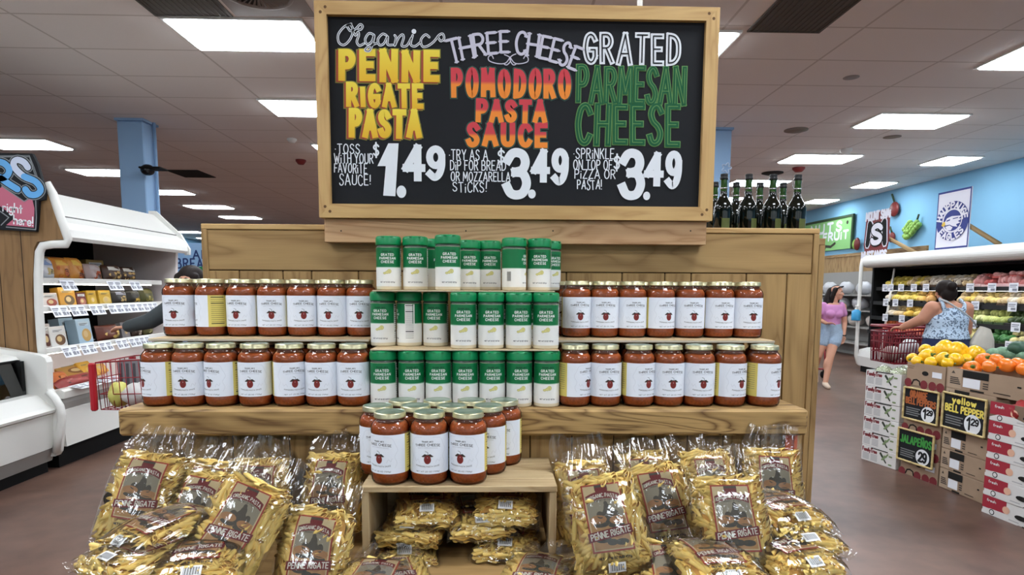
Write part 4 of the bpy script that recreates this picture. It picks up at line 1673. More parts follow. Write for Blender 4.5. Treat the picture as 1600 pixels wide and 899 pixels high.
def bold(name, txt, box, wd, mats, outline=None, shadow=None, inline=None, gap=.34, hi=None):
    """chunky painted word: outline, drop shade, fill and highlight as separate paint layers"""
    wd *= UPX
    x0, y0, x1, y1 = box
    h = wd / UPX / 2
    st = strokes_word(txt, (x0 + h, y0 + h, x1 - h, y1 - h), gap, .035)
    zr = (bx(*box)[1], bx(*box)[3])
    b = MB()
    if outline:
        d = (shadow[1] if shadow else 0) * UPX
        for s in st:
            put_polys(b, ribbon(s, wd + outline[1] * UPX * 2, -1), 1, outline[0])
            if d:
                put_polys(b, ribbon([(x - d, z - d * .5) for x, z in s], wd + outline[1] * UPX * 2, -1), 1, outline[0])
    if shadow:
        d = shadow[1] * UPX
        for s in st:
            for q in (.5, 1.0):
                put_polys(b, ribbon([(x - d * q, z - d * .5 * q) for x, z in s], wd, -1), 2, shadow[0])
    for s in st:
        put_polys(b, ribbon(s, wd, -1), 3, 0, zr)
    if inline:
        for s in st:
            put_polys(b, ribbon(s, inline[1] * UPX, 8), 4, inline[0])
    if hi:
        for s in st:
            pp = [(x + wd * .26, z + wd * .26) for x, z in s]
            put_polys(b, ribbon(pp[: max(2, len(pp) * 2 // 3)], 1.1 * UPX, 6), 4, hi)
    return spart(b, name, mats)


# ---- penne column
bold('headline', 'PENNE', (529, 79, 687, 128), 10.5, [M_yel, M_olive, M_brick], (1, 1.6), (2, 3.4), gap=.56)
bold('headline', 'RiGATE', (541, 131, 662, 168), 8, [M_yel, M_olive, M_brick], (1, 1.5), (2, 2.8), gap=.52)
bold('headline', 'PASTA', (545, 171, 659, 216), 9.5, [M_yel, M_olive, M_brick], (1, 1.5), (2, 3.0), gap=.48)
# ---- sauce column
bold('headline', 'POMODORO', (705, 109, 893, 153), 8.2, [M_red, M_teal], (1, 2.0), None, gap=.62, hi=None)
bold('headline', 'PASTA', (743, 156, 855, 192), 8.2, [M_red, M_teal], (1, 2.0), None, gap=.50)
bold('headline', 'SAUCE', (728, 193, 856, 230), 8.6, [M_red, M_teal], (1, 2.0), None, gap=.52)
# ---- cheese column
bold('headline', 'GRATED', (910, 53, 1065, 102), 8.4, [M_chw, M_chalk], None, None, (1, 2.0), gap=.42)
bold('headline', 'PARMESAN', (900, 105, 1073, 162), 6.6, [M_grn, M_grnl], (1, 1.3), None, (1, .9), gap=.33)
bold('headline', 'CHEESE', (898, 164, 1064, 227), 7.6, [M_grn, M_grnl], (1, 1.4), None, (1, 1.0), gap=.38)


# ---- script word, arched words and flourish
def pxline(pts, curve=True, n=6):
    p = [PY(x, y, YB_) for x, y in pts]
    p = [(q.x, q.z) for q in p]
    return catmull(p, n) if curve else p


b = MB()
script = [
    [(549, 38), (538, 43), (529, 55), (530, 67), (538, 71), (547, 63), (552, 50), (549, 40), (543, 41), (548, 49), (556, 46), (563, 39), (567, 42), (564, 47), (560, 46)],
    [(553, 52), (556, 56), (560, 51), (561, 56), (558, 66), (562, 72), (569, 69)],
    [(584, 55), (577, 53), (571, 62), (574, 70), (581, 66), (585, 56), (583, 68), (578, 80), (571, 79), (577, 73), (590, 68)],
    [(604, 56), (598, 54), (591, 62), (593, 71), (600, 69), (606, 58), (606, 70), (614, 71)],
    [(617, 56), (619, 60), (617, 72), (623, 60), (629, 55), (631, 60), (628, 72), (636, 72), (643, 60)],
    [(645, 56), (642, 70), (649, 73), (658, 66)],
    [(671, 59), (665, 55), (658, 63), (660, 73), (668, 73), (678, 66), (686, 56), (692, 54), (694, 61), (689, 65), (685, 60)],
]
for s in script:
    l = pxline(s)
    put_polys(b, ribbon(l, 3.6 * UPX, 8), 5, 0)
    put_polys(b, ribbon(l, 1.0 * UPX, 6), 6, 1)
put_polys(b, [circ(*[(lambda q: (q.x, q.z))(PY(647, 50, YB_))][0], 3.6 * UPX, 14)], 5, 0)
spart(b, 'headline', [M_chw, M_chalk])
b = MB()
arcw = [('T', 701, 62, 718, 98, -14), ('H', 720, 58, 738, 92, -11), ('R', 741, 54, 757, 87, -8), ('E', 762, 52, 775, 84, -5), ('E', 782, 50, 794, 82, -2),
        ('C', 806, 51, 822, 85, 4), ('H', 825, 54, 841, 88, 7), ('E', 845, 58, 858, 92, 10), ('E', 862, 62, 874, 97, 13), ('S', 877, 67, 889, 103, 16), ('E', 893, 74, 905, 109, 20)]
for ch, x0, y0, x1, y1, a in arcw:
    bb = bx(x0, y0, x1, y1)
    cx, cz = (bb[0] + bb[2]) / 2, (bb[1] + bb[3]) / 2
    ca, sa = math.cos(-math.radians(a)), math.sin(-math.radians(a))
    for s in fit(ch, *bb, n=5):
        s2 = [(cx + (x - cx) * ca - (z - cz) * sa, cz + (x - cx) * sa + (z - cz) * ca) for x, z in s]
        put_polys(b, ribbon(s2, 4.4 * UPX, 8), 4, 0)
        for e in (s2[0], s2[-1]):
            ux, uz = ca * 3.6 * UPX, sa * 3.6 * UPX
            put_polys(b, ribbon([(e[0] - ux, e[1] - uz), (e[0] + ux, e[1] + uz)], 2.2 * UPX, 0), 4, 0)
spart(b, 'headline', [M_lil])
b = MB()
for s in ([(797, 90), (790, 99), (778, 100), (765, 96), (763, 90), (768, 87), (771, 92)], [(797, 90), (804, 99), (814, 100), (824, 97), (825, 91), (821, 88), (818, 92)],
          [(788, 86), (793, 88), (797, 91), (797, 97), (792, 102), (788, 101)], [(806, 85), (801, 87), (797, 91), (798, 97), (802, 102), (806, 101)]):
    put_polys(b, ribbon(pxline(s), 1.5 * UPX, 6), 4, 0)
spart(b, 'flourish', [M_lil])
# ---- small chalk notes
notes = [[('*TOSS', (524, 226, 562, 240)), ('WiTH YOUR', (523, 241, 583, 255)), ('FAVORiTE', (523, 256, 573, 270)), ('SAUCE!', (531, 273, 579, 289))],
         [('*TRY AS A', (702, 235, 762, 250)), ('DiP FOR BREAD', (704, 252, 790, 266)), ('OR MOZZARELLA', (705, 270, 797, 283)), ('STiCKS!', (708, 285, 760, 300))],
         [('*SPRiNKLE', (896, 233, 959, 248)), ('ON TOP OF', (896, 251, 956, 265)), ('PiZZA OR', (898, 266, 961, 279)), ('PASTA!', (902, 282, 940, 296))]]
for col in notes:
    b = MB()
    for tx, bb in col:
        for s in strokes_word(tx, bb, .28) if ' ' in tx or '*' in tx else strokes_word(tx, bb, .28, .07):
            put_polys(b, ribbon(s, 1.55 * UPX, 6), 4, 0)
    spart(b, 'handwritten_note', [M_chw])


# ---- prices
def price(items, dollar):
    b = MB()
    for tx, bb, wd in items:
        h = wd / 2
        for s in fit(tx, *bx(bb[0] + h, bb[1] + h, bb[2] - h, bb[3] - h), n=6):
            put_polys(b, ribbon(s, wd * UPX, -1), 4, 0)
    for s in fit('$', *bx(*dollar), n=6):
        put_polys(b, ribbon(s, 2.6 * UPX, 8), 5, 0)
    return b


def dot(b, x, y, rx, ry):
    p = PY(x, y, YB_)
    put_polys(b, [circ(p.x, p.z, rx * UPX, 22, ry * UPX)], 4, 0)


b = price([('4', (629, 226, 665, 284), 12), ('9', (665, 228, 697, 283), 11)], (584, 224, 592, 246))
x = lambda a, c: (lambda q: (q.x, q.z))(PY(a, c, YB_))
put_polys(b, [[x(607, 224.5), x(623, 224.5), x(618, 307), x(599, 306), x(603, 260), x(590, 260)]], 4, 0)
dot(b, 627.5, 300, 7.5, 9.5)
spart(b, 'price', [M_chw])
b = price([('3', (785, 232, 830, 312), 14), ('4', (829, 233, 860, 286), 11), ('9', (860, 232, 890, 290), 11)], (778, 233, 788, 257))
dot(b, 831, 303.5, 6, 7)
spart(b, 'price', [M_chw])
b = price([('3', (965, 233, 1009, 313), 14), ('4', (1005, 238, 1038, 292), 11), ('9', (1037, 236, 1067, 296), 11)], (959, 242, 968, 267))
dot(b, 1010, 306.5, 5.6, 6.6)
spart(b, 'price', [M_chw])

# ================================================================ bottles on the shelf unit behind the panel
M_bglass = pbr('dark_green_bottle_glass', (10, 16, 10), .06, spec=.6)
M_bneck = pbr('green_neck_glass', (44, 74, 30), .08, spec=.6)
M_cap = pbr('black_stopper', (16, 16, 17), .45)
M_blab = pbr('olive_bottle_label', (84, 92, 40), .6)
M_wire = pbr('bright_wire', (190, 190, 190), .25, .9)
ZSH = PY(1168, 272.5, 2.9).z - .302
t = thing('shelf_unit', 'wooden shelf unit behind the panel with dark bottles on top', 'shelf', (.3, 3.05, 0))
b = MB(); b.box((-.95, 2.78, ZSH - .03), (1.49, 3.34, ZSH), 0, 0, .002); b.build('top_board', M_display, t, origin=(.3, 3.05, 0))
for x in (-.95, 1.465):
    b = MB(); b.box((x, 2.78, 0), (x + .025, 3.34, ZSH - .0305), 0, 2); b.build('side_board', M_display, t, origin=(.3, 3.05, 0))
b = MB(); b.box((-.92, 3.30, 0), (1.46, 3.32, ZSH - .031), 0, 2); b.build('back_board', M_display, t, origin=(.3, 3.05, 0))


def bottle_proto():
    t = thing('oil_bottle', '', 'bottle', (0, 0, 0), group='dark bottles on top of the shelf')
    b = MB(); b.lathe([(0, .001), (.037, .001), (.0415, .004), (.0415, .142), (.0400, .155), (.034, .170), (.024, .186), (.0175, .200), (.0160, .222)], 24)
    b.build('body', M_bglass, t)
    b = MB(); b.lathe([(.0155, .222), (.0148, .250), (.0145, .275), (.0150, .278)], 20, 0)
    b.lathe([(.0118, .216), (.0108, .262), (0, .262)], 16, 1)
    b.build('neck', [M_bneck, pbr('olive_oil_dim', (70, 96, 40), .4)], t)
    b = MB(); b.lathe([(0, .276), (.0165, .276), (.0178, .279), (.0178, .285), (.0165, .287), (.0165, .293), (.0172, .296), (.0165, .302), (0, .302)], 20)
    b.build('stopper', M_cap, t)
    b = MB()
    for s in (-1, 1):
        b.tube([(s * .0165, 0, .290), (s * .020, .004, .272), (s * .0175, .012, .248), (s * .0165, 0, .236)], .0012, 6)
    b.lathe([(.0158, .233), (.0170, .234), (.0170, .238), (.0155, .239)], 20)
    b.build('wire_clasp', M_wire, t)
    b = MB(); b.lathe([(.0418, .03), (.0418, .096)], 12, 0, a0=-PI / 2 - .1, a1=-PI / 2 + .85)
    b.build('label', M_blab, t)
    return t


BOT = bottle_proto(); _bf = [True]
for px, y, rz, l in ((1129.5, 2.90, -20, 'front row, leftmost one beside the board'), (1168, 2.90, 10, 'front row, second'), (1206, 2.90, 5, 'front row, third'), (1244.5, 2.90, 0, 'front row, rightmost, end of the shelf'),
                     (1116, 3.12, 30, 'back row, half hidden by the board'), (1149, 3.12, 0, 'back row, between first and second front ones'), (1186, 3.12, 40, 'back row, between second and third front ones'), (1222, 3.12, 0, 'back row, last gap on the right')):
    p = PY(px, 330, y)
    put(BOT, _bf, (p.x, y, ZSH), rz, 'dark green swing-top bottle, ' + l, 'dark bottles on top of the shelf')
# ================================================================ refrigerated cases on the left
M_grey = pbr('grey_enamel', (150, 148, 144), .45)
M_inner = pbr('case_liner', (226, 216, 214), .5)
M_tag = pbr('price_tag', (226, 228, 234), .5)
M_tagink = pbr('tag_print', (130, 132, 142), .6)
LX, LY0, LY1 = -3.65, 5.22, 7.42     # front plane, near end and far end


def yat(px, x, py=500):
    return PX(px, py, x).y


def run(mb, prof, y0, y1, m=0, smooth=False):
    """profile in x,z swept along y (closed outline)"""
    n = len(prof)
    vs = [(x, y0, z) for x, z in prof] + [(x, y1, z) for x, z in prof]
    fs = [(i, (i + 1) % n, n + (i + 1) % n, n + i) for i in range(n)] + [tuple(range(n)), tuple(reversed(range(n, 2 * n)))]
    mb.add(vs, fs, m, smooth)


co = thing('cooler_case', 'tall open white cooler case with wooden end on the left', 'cooler', (-4.2, 6.3, 0))
OC = (-4.2, 6.3, 0)


def cpart(mb, name, mats, label=None):
    return mb.build(name, mats, co, origin=OC, label=label)


b = MB(); run(b, [(LX, .19), (LX - .02, .50), (LX - .10, .52), (LX - 1.15, .52), (LX - 1.15, .19)], LY0, LY1); cpart(b, 'base', M_white)
b = MB(); b.box((LX - 1.1, LY0 + .02, 0), (LX - .09, LY1 - .02, .19)); cpart(b, 'plinth', M_black)
b = MB()
run(b, [(LX + .0, .60), (LX + .01, .66), (LX - .02, .675), (LX - .28, .63), (LX - .28, .60)], LY0, LY1)
run(b, [(LX - .025, .50), (LX - .015, .56), (LX - .02, .60), (LX - .1, .60), (LX - .1, .50)], LY0, LY1, 1)
cpart(b, 'front_rail', [M_white, M_grey])
b = MB(); b.box((LX - .95, LY0, .52), (LX - .28, LY1, .58), 0)
b.box((LX - .55, LY0, .58), (LX - .5, LY1, 1.0)); cpart(b, 'well', M_inner)
b = MB(); b.box((LX - 1.15, LY0, .52), (LX - 1.05, LY1, 2.36)); cpart(b, 'back_wall', M_black)
b = MB(); run(b, [(LX - .18, .52), (LX - .10, 1.96), (LX - .34, 2.06), (LX - .5, 2.3), (LX - 1.05, 2.32), (LX - 1.05, .52)], LY1 - .05, LY1); cpart(b, 'end_wall', M_inner)
b = MB()
hood = [(LX + .0, 1.935), (LX + .018, 1.965), (LX + .012, 2.03), (LX - .03, 2.09), (LX - .10, 2.14), (LX - .115, 2.16), (LX - .36, 2.385), (LX - 1.15, 2.385), (LX - 1.15, 2.32), (LX - .5, 2.30), (LX - .34, 2.05), (LX - .06, 1.95)]
run(b, hood, LY0 + .05, LY1)
cpart(b, 'hood', M_white)
b = MB(); run(b, [(LX - .104, 2.146), (LX - .110, 2.156), (LX - .13, 2.156), (LX - .13, 2.146)], LY0 + .05, LY1); cpart(b, 'hood_seam', M_dark)
b = MB()
run(b, [(LX + .03, 1.925), (LX + .035, 1.99), (LX - .06, 2.16), (LX - .34, 2.43), (LX - .42, 2.43), (LX - .42, 2.38), (LX - .36, 2.36), (LX - .09, 2.12), (LX - .0, 1.98), (LX - .03, 1.92)], LY1, LY1 + .035)
cpart(b, 'hood_end_cap', M_white)
for z, dx in ((1.60, .24), (1.36, .21), (1.0, .20)):
    b = MB()
    b.box((LX - 1.05, LY0 + .03, z - .03), (LX - dx, LY1 - .16, z - .005), 1)
    b.box((LX - dx, LY0 + .03, z - .03), (LX - dx + .02, LY1 - .16, z + .02), 0, None, .004)
    cpart(b, 'shelf', [M_white, M_black])
# the case's own strip lamps
M_case = emit('case_lamp_tube', (255, 250, 240), 14.0)
b = MB()
b.tube([(LX - .16, LY0 + .15, 2.02), (LX - .16, LY1 - .2, 2.02)], .014, 8)
for z, dx in ((1.60, .24), (1.36, .21), (1.0, .20)):
    b.tube([(LX - dx - .03, LY0 + .15, z - .035), (LX - dx - .03, LY1 - .3, z - .035)], .006, 6)
cpart(b, 'strip_lamp', M_case)
# near end: wooden panel with a white edge strip following the mouth of the case
YE = LY0 - .04


def pp(px, py, y=YE):
    p = PY(px, py, y)
    return (p.x, p.z)


wp = [pp(*q) for q in ((-150, 275), (66, 288), (74, 302), (99, 374), (58, 378), (53, 388), (50, 450), (52, 560))] + [(pp(52, 560)[0], .5), (pp(-150, 560)[0], .5)]
b = MB(); b.prism(wp, .045, 0, Matrix.Translation((0, YE, 0)), None, True)
for px in (-60, -10, 27):
    p0, p1 = pp(px, 300), pp(px, 560)
    b.box((p0[0] - .003, YE - .0012, p1[1]), (p0[0] + .003, YE + .002, p0[1]), 1)
cpart(b, 'end_panel', [wood('brown_end_wood', (138, 106, 70), (96, 70, 44), .6, .6, knots=.8), M_blackgap])
path = [pp(*q) for q in ((70, 286), (80, 303), (92, 340), (104, 374), (101, 381), (80, 381), (64, 384), (59, 394), (57, 430), (58, 480), (62, 540), (66, 575))]
b = MB(); b.tube([(x, YE + .02, z) for x, z in path], .026, 8, flat=1.4); cpart(b, 'edge_strip', M_white)

# low case in the foreground on the far left
lc = thing('freezer_chest', 'low white refrigerated chest with glass front at the left edge', 'freezer', (-4.0, 4.2, 0))
OL = (-4.0, 4.2, 0)


def lpart(mb, name, mats, label=None):
    return mb.build(name, mats, lc, origin=OL, label=label)


NY0, NY1 = 2.2, 5.12
b = MB(); run(b, [(LX - .02, .215), (LX - .005, .50), (LX - .05, .52), (LX - 1.1, .52), (LX - 1.1, .215)], NY0, NY1); lpart(b, 'base', M_white)
b = MB(); run(b, [(LX - .06, .10), (LX - .025, .21), (LX - 1.1, .21), (LX - 1.1, .10)], NY0, NY1); lpart(b, 'kick_plate', M_grey)
b = MB(); b.box((LX - 1.0, NY0, 0), (LX - .1, NY1, .10)); lpart(b, 'plinth', M_black)
b = MB()
run(b, [(LX - .02, .50), (LX + .015, .515), (LX + .02, .535), (LX - .005, .56), (LX - .12, .655), (LX - .20, .665), (LX - .22, .60), (LX - .1, .5)], NY0, NY1)
lpart(b, 'front_rail', M_white)
b = MB(); run(b, [(LX - .185, .665), (LX - .19, .665), (LX - .235, .935), (LX - .23, .935)], NY0, NY1 - .06); lpart(b, 'glass_front', clear('case_glass', (214, 224, 224), .02, .06))
b = MB()
run(b, [(LX - .228, .93), (LX - .222, .945), (LX - .25, .95), (LX - .25, .93)], NY0, NY1 - .05)
b.box((LX - .25, NY1 - .09, .66), (LX - .19, NY1 - .055, .94))
lpart(b, 'glass_trim', M_black)
b = MB(); run(b, [(LX - .24, .95), (LX - .26, .975), (LX - .70, 1.05), (LX - 1.1, 1.05), (LX - 1.1, 1.02), (LX - .70, 1.02), (LX - .26, .95)], NY0, NY1 - .04); lpart(b, 'top_lid', M_white)
b = MB(); b.box((LX - 1.1, NY0, .52), (LX - 1.0, NY1, 1.02)); b.box((LX - 1.0, NY0, .52), (LX - .22, NY1, .56)); lpart(b, 'liner', pbr('grey_liner', (150, 158, 160), .5))
b = MB(); b.tube([(LX - .29, NY0 + .1, .93), (LX - .29, NY1 - .12, .93)], .010, 8); lpart(b, 'strip_lamp', M_case)  # tube added under the lid to brighten the dark liner
ep = [pp(*q, NY1) for q in ((-200, 520), (0, 544), (66, 555), (74, 559), (77, 566), (78, 608), (84, 618), (95, 634), (99, 650), (97, 678), (94, 706), (90, 712), (80, 712), (-200, 740))]
b = MB(); b.prism(ep, .07, 0, Matrix.Translation((0, NY1 - .03, 0))); lpart(b, 'end_panel', M_white)
b = MB()
pth = [pp(*q, NY1 - .03) for q in ((76, 612), (86, 622), (94, 636), (96, 655), (92, 680), (88, 708))]
b.tube([(x, NY1 - .03, z) for x, z in pth], .03, 8); lpart(b, 'corner_bumper', M_white)
for i, (x, y, sx, sy, sz, l) in enumerate([(-3.945, 5.0, .05, .075, .155, 'black frozen bag standing behind the glass, nearest the end'), (-3.95, 4.84, .05, .075, .13, 'dark frozen bag behind the glass near the left picture edge'), (-3.95, 4.66, .05, .09, .10, 'grey frozen bag behind the glass at the left picture edge')]):
    b = MB()
    b.ball((0, 0, sz), (sx, sy, sz), 16, 10, 0, None, lambda a, th: 1 + .14 * math.sin(3 * a + i) * math.sin(4 * th + i))
    tag(b.build('frozen_bag', pbr('dark_bag_%d' % i, ((22, 22, 26), (44, 46, 48), (86, 92, 96))[i], .35), loc=(x, y, .562)), l, 'frozen food bag', 'bags in the low chest')


# ---------------------------------------------------------------- goods on the shelves of the tall case
def carton(x, px, z, w_, h, d, face, art, label, lean=8, side=None, yaw=90, grp='packages in the left cooler'):
    """box facing the aisle; w_ is the width along the shelf"""
    t = thing('food_carton', label, 'carton', (x, yat(px, x), z), math.radians(yaw + rnd.uniform(-6, 6)), grp)
    M = Matrix.Rotation(math.radians(-lean), 4, 'X')
    b = MB(); b.box((-w_ / 2, 0, 0), (w_ / 2, d, h), 0, None, .003, M); b.build('box', pbr('carton_%d_%d_%d' % face, face, .45), t)
    b = MB()
    f = lambda u, v, e=0: tuple(M @ V((u, -.0012 - e, v)))
    f2 = lambda u, v, e=0: tuple(M @ V((u, -.0022 - e, v)))
    b.polys([circ(w_ * .08, h * .34, w_ * .32, 16, h * .26)], f, 0)
    b.polys([circ(w_ * .02, h * .38, w_ * .16, 12, h * .14)], f2, 1)
    b.polys([rect(-w_ * .36, h * .72, w_ * .36, h * .88)], f, 2)
    for k in range(3):
        b.polys([rect(-w_ * .3, h * (.8 - .035 * k), w_ * (.28 - .1 * k), h * (.815 - .035 * k))], f2, 3)
    b.build('printed_front', [pbr('art_%d_%d_%d' % art, art, .5), pbr('art_light', (226, 196, 140), .5), pbr('art_band_%d_%d_%d' % (side or (235, 235, 230)), side or (235, 235, 230), .5), M_ink], t)
    return t


def pouch(x, px, z, w_, h, d, col, food, label, lean=12, band=(240, 236, 226), grp='packages in the left cooler', nm='food_pouch'):
    t = thing(nm, label, 'food bag', (x, yat(px, x), z), math.radians(90 + rnd.uniform(-8, 8)), grp)
    M = Matrix.Rotation(math.radians(-lean), 4, 'X')
    th = lambda u, v: d / 2 * (max(0, 1 - abs(u) ** 3)) ** .5 * (max(0, 1 - abs(v) ** 4)) ** .6
    b = MB()
    for sd in (-1, 1):
        b.grid(lambda u, v: tuple(M @ V((-sd * (u * 2 - 1) * w_ / 2, sd * th(u * 2 - 1, v * 2 - 1) + .004 * math.sin(9 * u + 5 * v), v * h))), 10, 10, 0)
    b.build('pouch', pbr('pouch_%d_%d_%d' % col, col, .32), t)
    b = MB()
    g = lambda off: (lambda u, v, e=0: tuple(M @ V((u * w_ / 2, -th(u, v) - off - e + .004 * math.sin(9 * (1 - (u + 1) / 2) + 2.5 * (v + 1)), (v + 1) / 2 * h))))
    f, f2 = g(.002), g(.0035)
    b.grid(lambda u, v: f(-.7 + 1.4 * u, .25 + .45 * v), 4, 3, 1)
    r2 = random.Random(label)
    for k in range(9):
        b.polys([circ(r2.uniform(-.6, .6), r2.uniform(-.72, .05), .2, 10, .17)], g(.002 + .0004 * k), 0 if k % 3 else 2)
    b.build('printed_front', [pbr('food_%d_%d_%d' % food, food, .5), pbr('band_%d_%d_%d' % band, band, .5), pbr('food_dark_%d_%d_%d' % food, tuple(int(c * .55) for c in food), .5)], t)
    return t


def shelf_tag(x, px, z, wd, label, lean=25, ht=.10):
    wd *= 1.2
    t = thing('price_tag', label, 'price tag', (x, yat(px, x), z), math.radians(90), 'price tags on the left cooler')
    M = Matrix.Rotation(math.radians(-lean), 4, 'X')
    b = MB(); b.box((-wd / 2, -.002, -ht), (wd / 2, 0, 0), 0, None, 0, M); b.build('card', M_tag, t)
    b = MB()
    f = lambda u, v, e=0: tuple(M @ V((u, -.0032 - e, v)))
    n = max(1, round(wd / .11))
    for q in range(n):
        xo = -wd / 2 + wd * q / n
        ww = wd / n
        b.polys([rect(xo + ww * .12, -ht * .28, xo + ww * .85, -ht * .14), rect(xo + ww * .12, -ht * .42, xo + ww * .7, -ht * .34), rect(xo + ww * .12, -ht * .85, xo + ww * .5, -ht * .5), rect(xo + ww * .58, -ht * .82, xo + ww * .86, -ht * .55)], f, 0)
    b.build('print', M_tagink, t)


xs1, xs2, xs3 = LX - .33, LX - .30, LX - .30
pouch(xs1, 76, 1.60, .20, .20, .1, (226, 230, 236), (208, 188, 130), 'white and pale blue pasta pouch at the left end of the top cooler shelf', band=(140, 164, 206))
pouch(xs1, 101, 1.60, .20, .21, .1, (228, 150, 62), (214, 110, 50), 'orange pouch beside the white one on the top cooler shelf', band=(240, 190, 80))
pouch(xs1, 124, 1.60, .22, .22, .1, (232, 160, 70), (206, 104, 48), 'larger orange pouch in the middle of the top cooler shelf', band=(244, 200, 84))
pouch(xs1, 150, 1.60, .22, .17, .1, (196, 176, 172), (200, 96, 52), 'pinkish grey pouch right of the orange ones on the top cooler shelf', band=(206, 196, 194))
pouch(xs1, 180, 1.60, .26, .17, .1, (82, 52, 36), (226, 186, 112), 'brown pouch with pale pasta print on the top cooler shelf')
pouch(xs1, 203, 1.60, .25, .16, .1, (70, 44, 32), (222, 180, 104), 'brown pouch at the right end of the top cooler shelf')
for px, c, l in ((78, (222, 190, 160), 'flat pale package lying behind the white pouch near the hood'), (98, (220, 140, 90), 'flat orange package lying on top of the orange pouches'), (152, (198, 168, 92), 'flat tan package lying far back under the hood')):
    carton(LX - .62, px + 4, 1.60, .26, .23, .12, c, (206, 150, 90), l, 4)
carton(xs2, 82, 1.36, .22, .13, .1, (218, 206, 198), (176, 84, 66), 'white and red carton, leftmost on the middle cooler shelf')
carton(xs2, 110, 1.36, .20, .18, .08, (226, 164, 56), (120, 96, 62), 'tall orange framed carton on the middle cooler shelf', side=(240, 200, 110))
carton(xs2, 131, 1.36, .12, .13, .1, (110, 48, 42), (190, 120, 96), 'small dark red carton on the middle cooler shelf')
carton(xs2, 148, 1.36, .16, .15, .1, (198, 156, 36), (214, 176, 60), 'plain mustard yellow carton on the middle cooler shelf', side=(208, 170, 50))
carton(xs2, 168, 1.36, .17, .15, .1, (222, 178, 58), (236, 206, 120), 'yellow carton with pale print on the middle cooler shelf', side=(232, 200, 100))
pouch(xs2, 188, 1.36, .2, .15, .1, (54, 50, 48), (200, 170, 110), 'dark pouch with white band on the middle cooler shelf', band=(150, 150, 160))
pouch(xs2, 210, 1.36, .2, .15, .1, (48, 44, 34), (196, 160, 60), 'dark olive pouch with yellow food on the middle cooler shelf', band=(70, 66, 50))
pouch(xs2, 231, 1.36, .22, .17, .1, (78, 76, 34), (176, 160, 80), 'olive green pouch at the right end of the middle cooler shelf', band=(104, 96, 50))
carton(xs3, 92, 1.0, .24, .19, .1, (228, 226, 222), (120, 84, 52), 'white carton with a dark roll on the lower cooler shelf', side=(228, 228, 228))
carton(LX - .42, 108, 1.0, .2, .25, .1, (168, 196, 216), (150, 120, 90), 'pale blue carton half hidden on the lower cooler shelf', side=(190, 210, 226))
carton(xs3, 134, 1.0, .22, .24, .1, (178, 206, 226), (214, 172, 100), 'pale blue carton with golden buns on the lower cooler shelf', side=(200, 218, 232))
carton(xs3, 72, 1.0, .14, .22, .1, (200, 190, 184), (96, 52, 40), 'narrow carton at the left end of the lower cooler shelf')
pouch(xs3, 168, 1.0, .36, .16, .12, (104, 56, 44), (222, 188, 110), 'wide red brown tray of pasta shapes on the lower cooler shelf', band=(120, 66, 52))
carton(xs3, 197, 1.0, .16, .17, .1, (126, 122, 124), (150, 140, 136), 'grey carton on the lower cooler shelf', side=(150, 148, 150))
pouch(xs3, 212, 1.0, .14, .16, .1, (70, 54, 46), (190, 170, 150), 'dark pouch with a pale ring on the lower cooler shelf', band=(60, 48, 42))
pouch(xs3, 230, 1.0, .16, .18, .1, (90, 84, 50), (210, 196, 130), 'olive pouch at the right end of the lower cooler shelf', band=(120, 110, 70))
# the bottom well
xw = LX - .40
pouch(xw, 88, .59, .28, .18, .16, (222, 120, 62), (232, 150, 90), 'orange bag in the bottom well of the cooler', 40, band=(230, 140, 80))
pouch(xw + .06, 118, .59, .55, .12, .16, (168, 70, 68), (190, 100, 96), 'dusky red bag lying in the bottom well of the cooler', 50, band=(186, 90, 84))
carton(xw, 120, .70, .42, .16, .07, (206, 156, 84), (150, 100, 60), 'tan carton lying aslant on the bags in the bottom well', 52, side=(226, 190, 120))
carton(xw + .03, 142, .66, .2, .18, .09, (232, 176, 66), (240, 196, 90), 'bright orange carton on end in the bottom well', 40, side=(238, 190, 90))
carton(xw - .04, 156, .66, .22, .16, .07, (228, 168, 60), (238, 190, 90), 'orange carton at the right end of the bottom well', 36, side=(238, 190, 90))
for i, (x, px, z, wd) in enumerate([(LX - .215, 107, 1.60, .16), (LX - .215, 180, 1.60, .19), (LX - .215, 212, 1.60, .16),
                                    (LX - .185, 92, 1.37, .17), (LX - .185, 120, 1.37, .17), (LX - .185, 150, 1.37, .17), (LX - .185, 196, 1.37, .50), (LX - .185, 234, 1.37, .24),
                                    (LX - .175, 104, 1.01, .17), (LX - .175, 132, 1.01, .17), (LX - .175, 160, 1.01, .16), (LX - .175, 186, 1.01, .15), (LX - .175, 206, 1.01, .16), (LX - .175, 222, 1.01, .16)]):
    row = ('top', 'middle', 'lower')[0 if i < 3 else (1 if i < 8 else 2)]
    k = i if i < 3 else (i - 3 if i < 8 else i - 8)
    shelf_tag(x, px, z, wd, 'white price tag, %s from the left on the %s cooler shelf edge' % (ORD[k], row))
for px, l in ((117, 'white price card lying on the sloping bottom rail, left one'), (157, 'white price card lying on the sloping bottom rail, right one')):
    t = shelf_tag(LX - .035, px, .688, .24, l, 80, .12)


# ---------------------------------------------------------------- the lettered sign on the wooden end
sn = thing('lettered_sign', 'cut-out black sign with blue letters and a pink arrow', 'sign', tuple(PY(30, 300, YE - .03)))
OS = tuple(sn.location)
M_sgrey = pbr('sign_grey_line', (128, 132, 136), .7)
M_sblue = pbr('sign_blue_paint', (96, 164, 220), .6)
M_sice = pbr('sign_ice_paint', (196, 204, 224), .6)
M_spink = pbr('sign_pink_paint', (186, 98, 120), .6)
YSN = YE - .035


def sp_(px, py, off=0.0):
    p = PY(px, py, YSN)
    return (p.x, YSN - off, p.z)


def spoly(mb, pts, off, m):
    vs = [sp_(x, y, off) for x, y in pts]
    mb.add(vs, [tuple(range(len(vs)))], m)


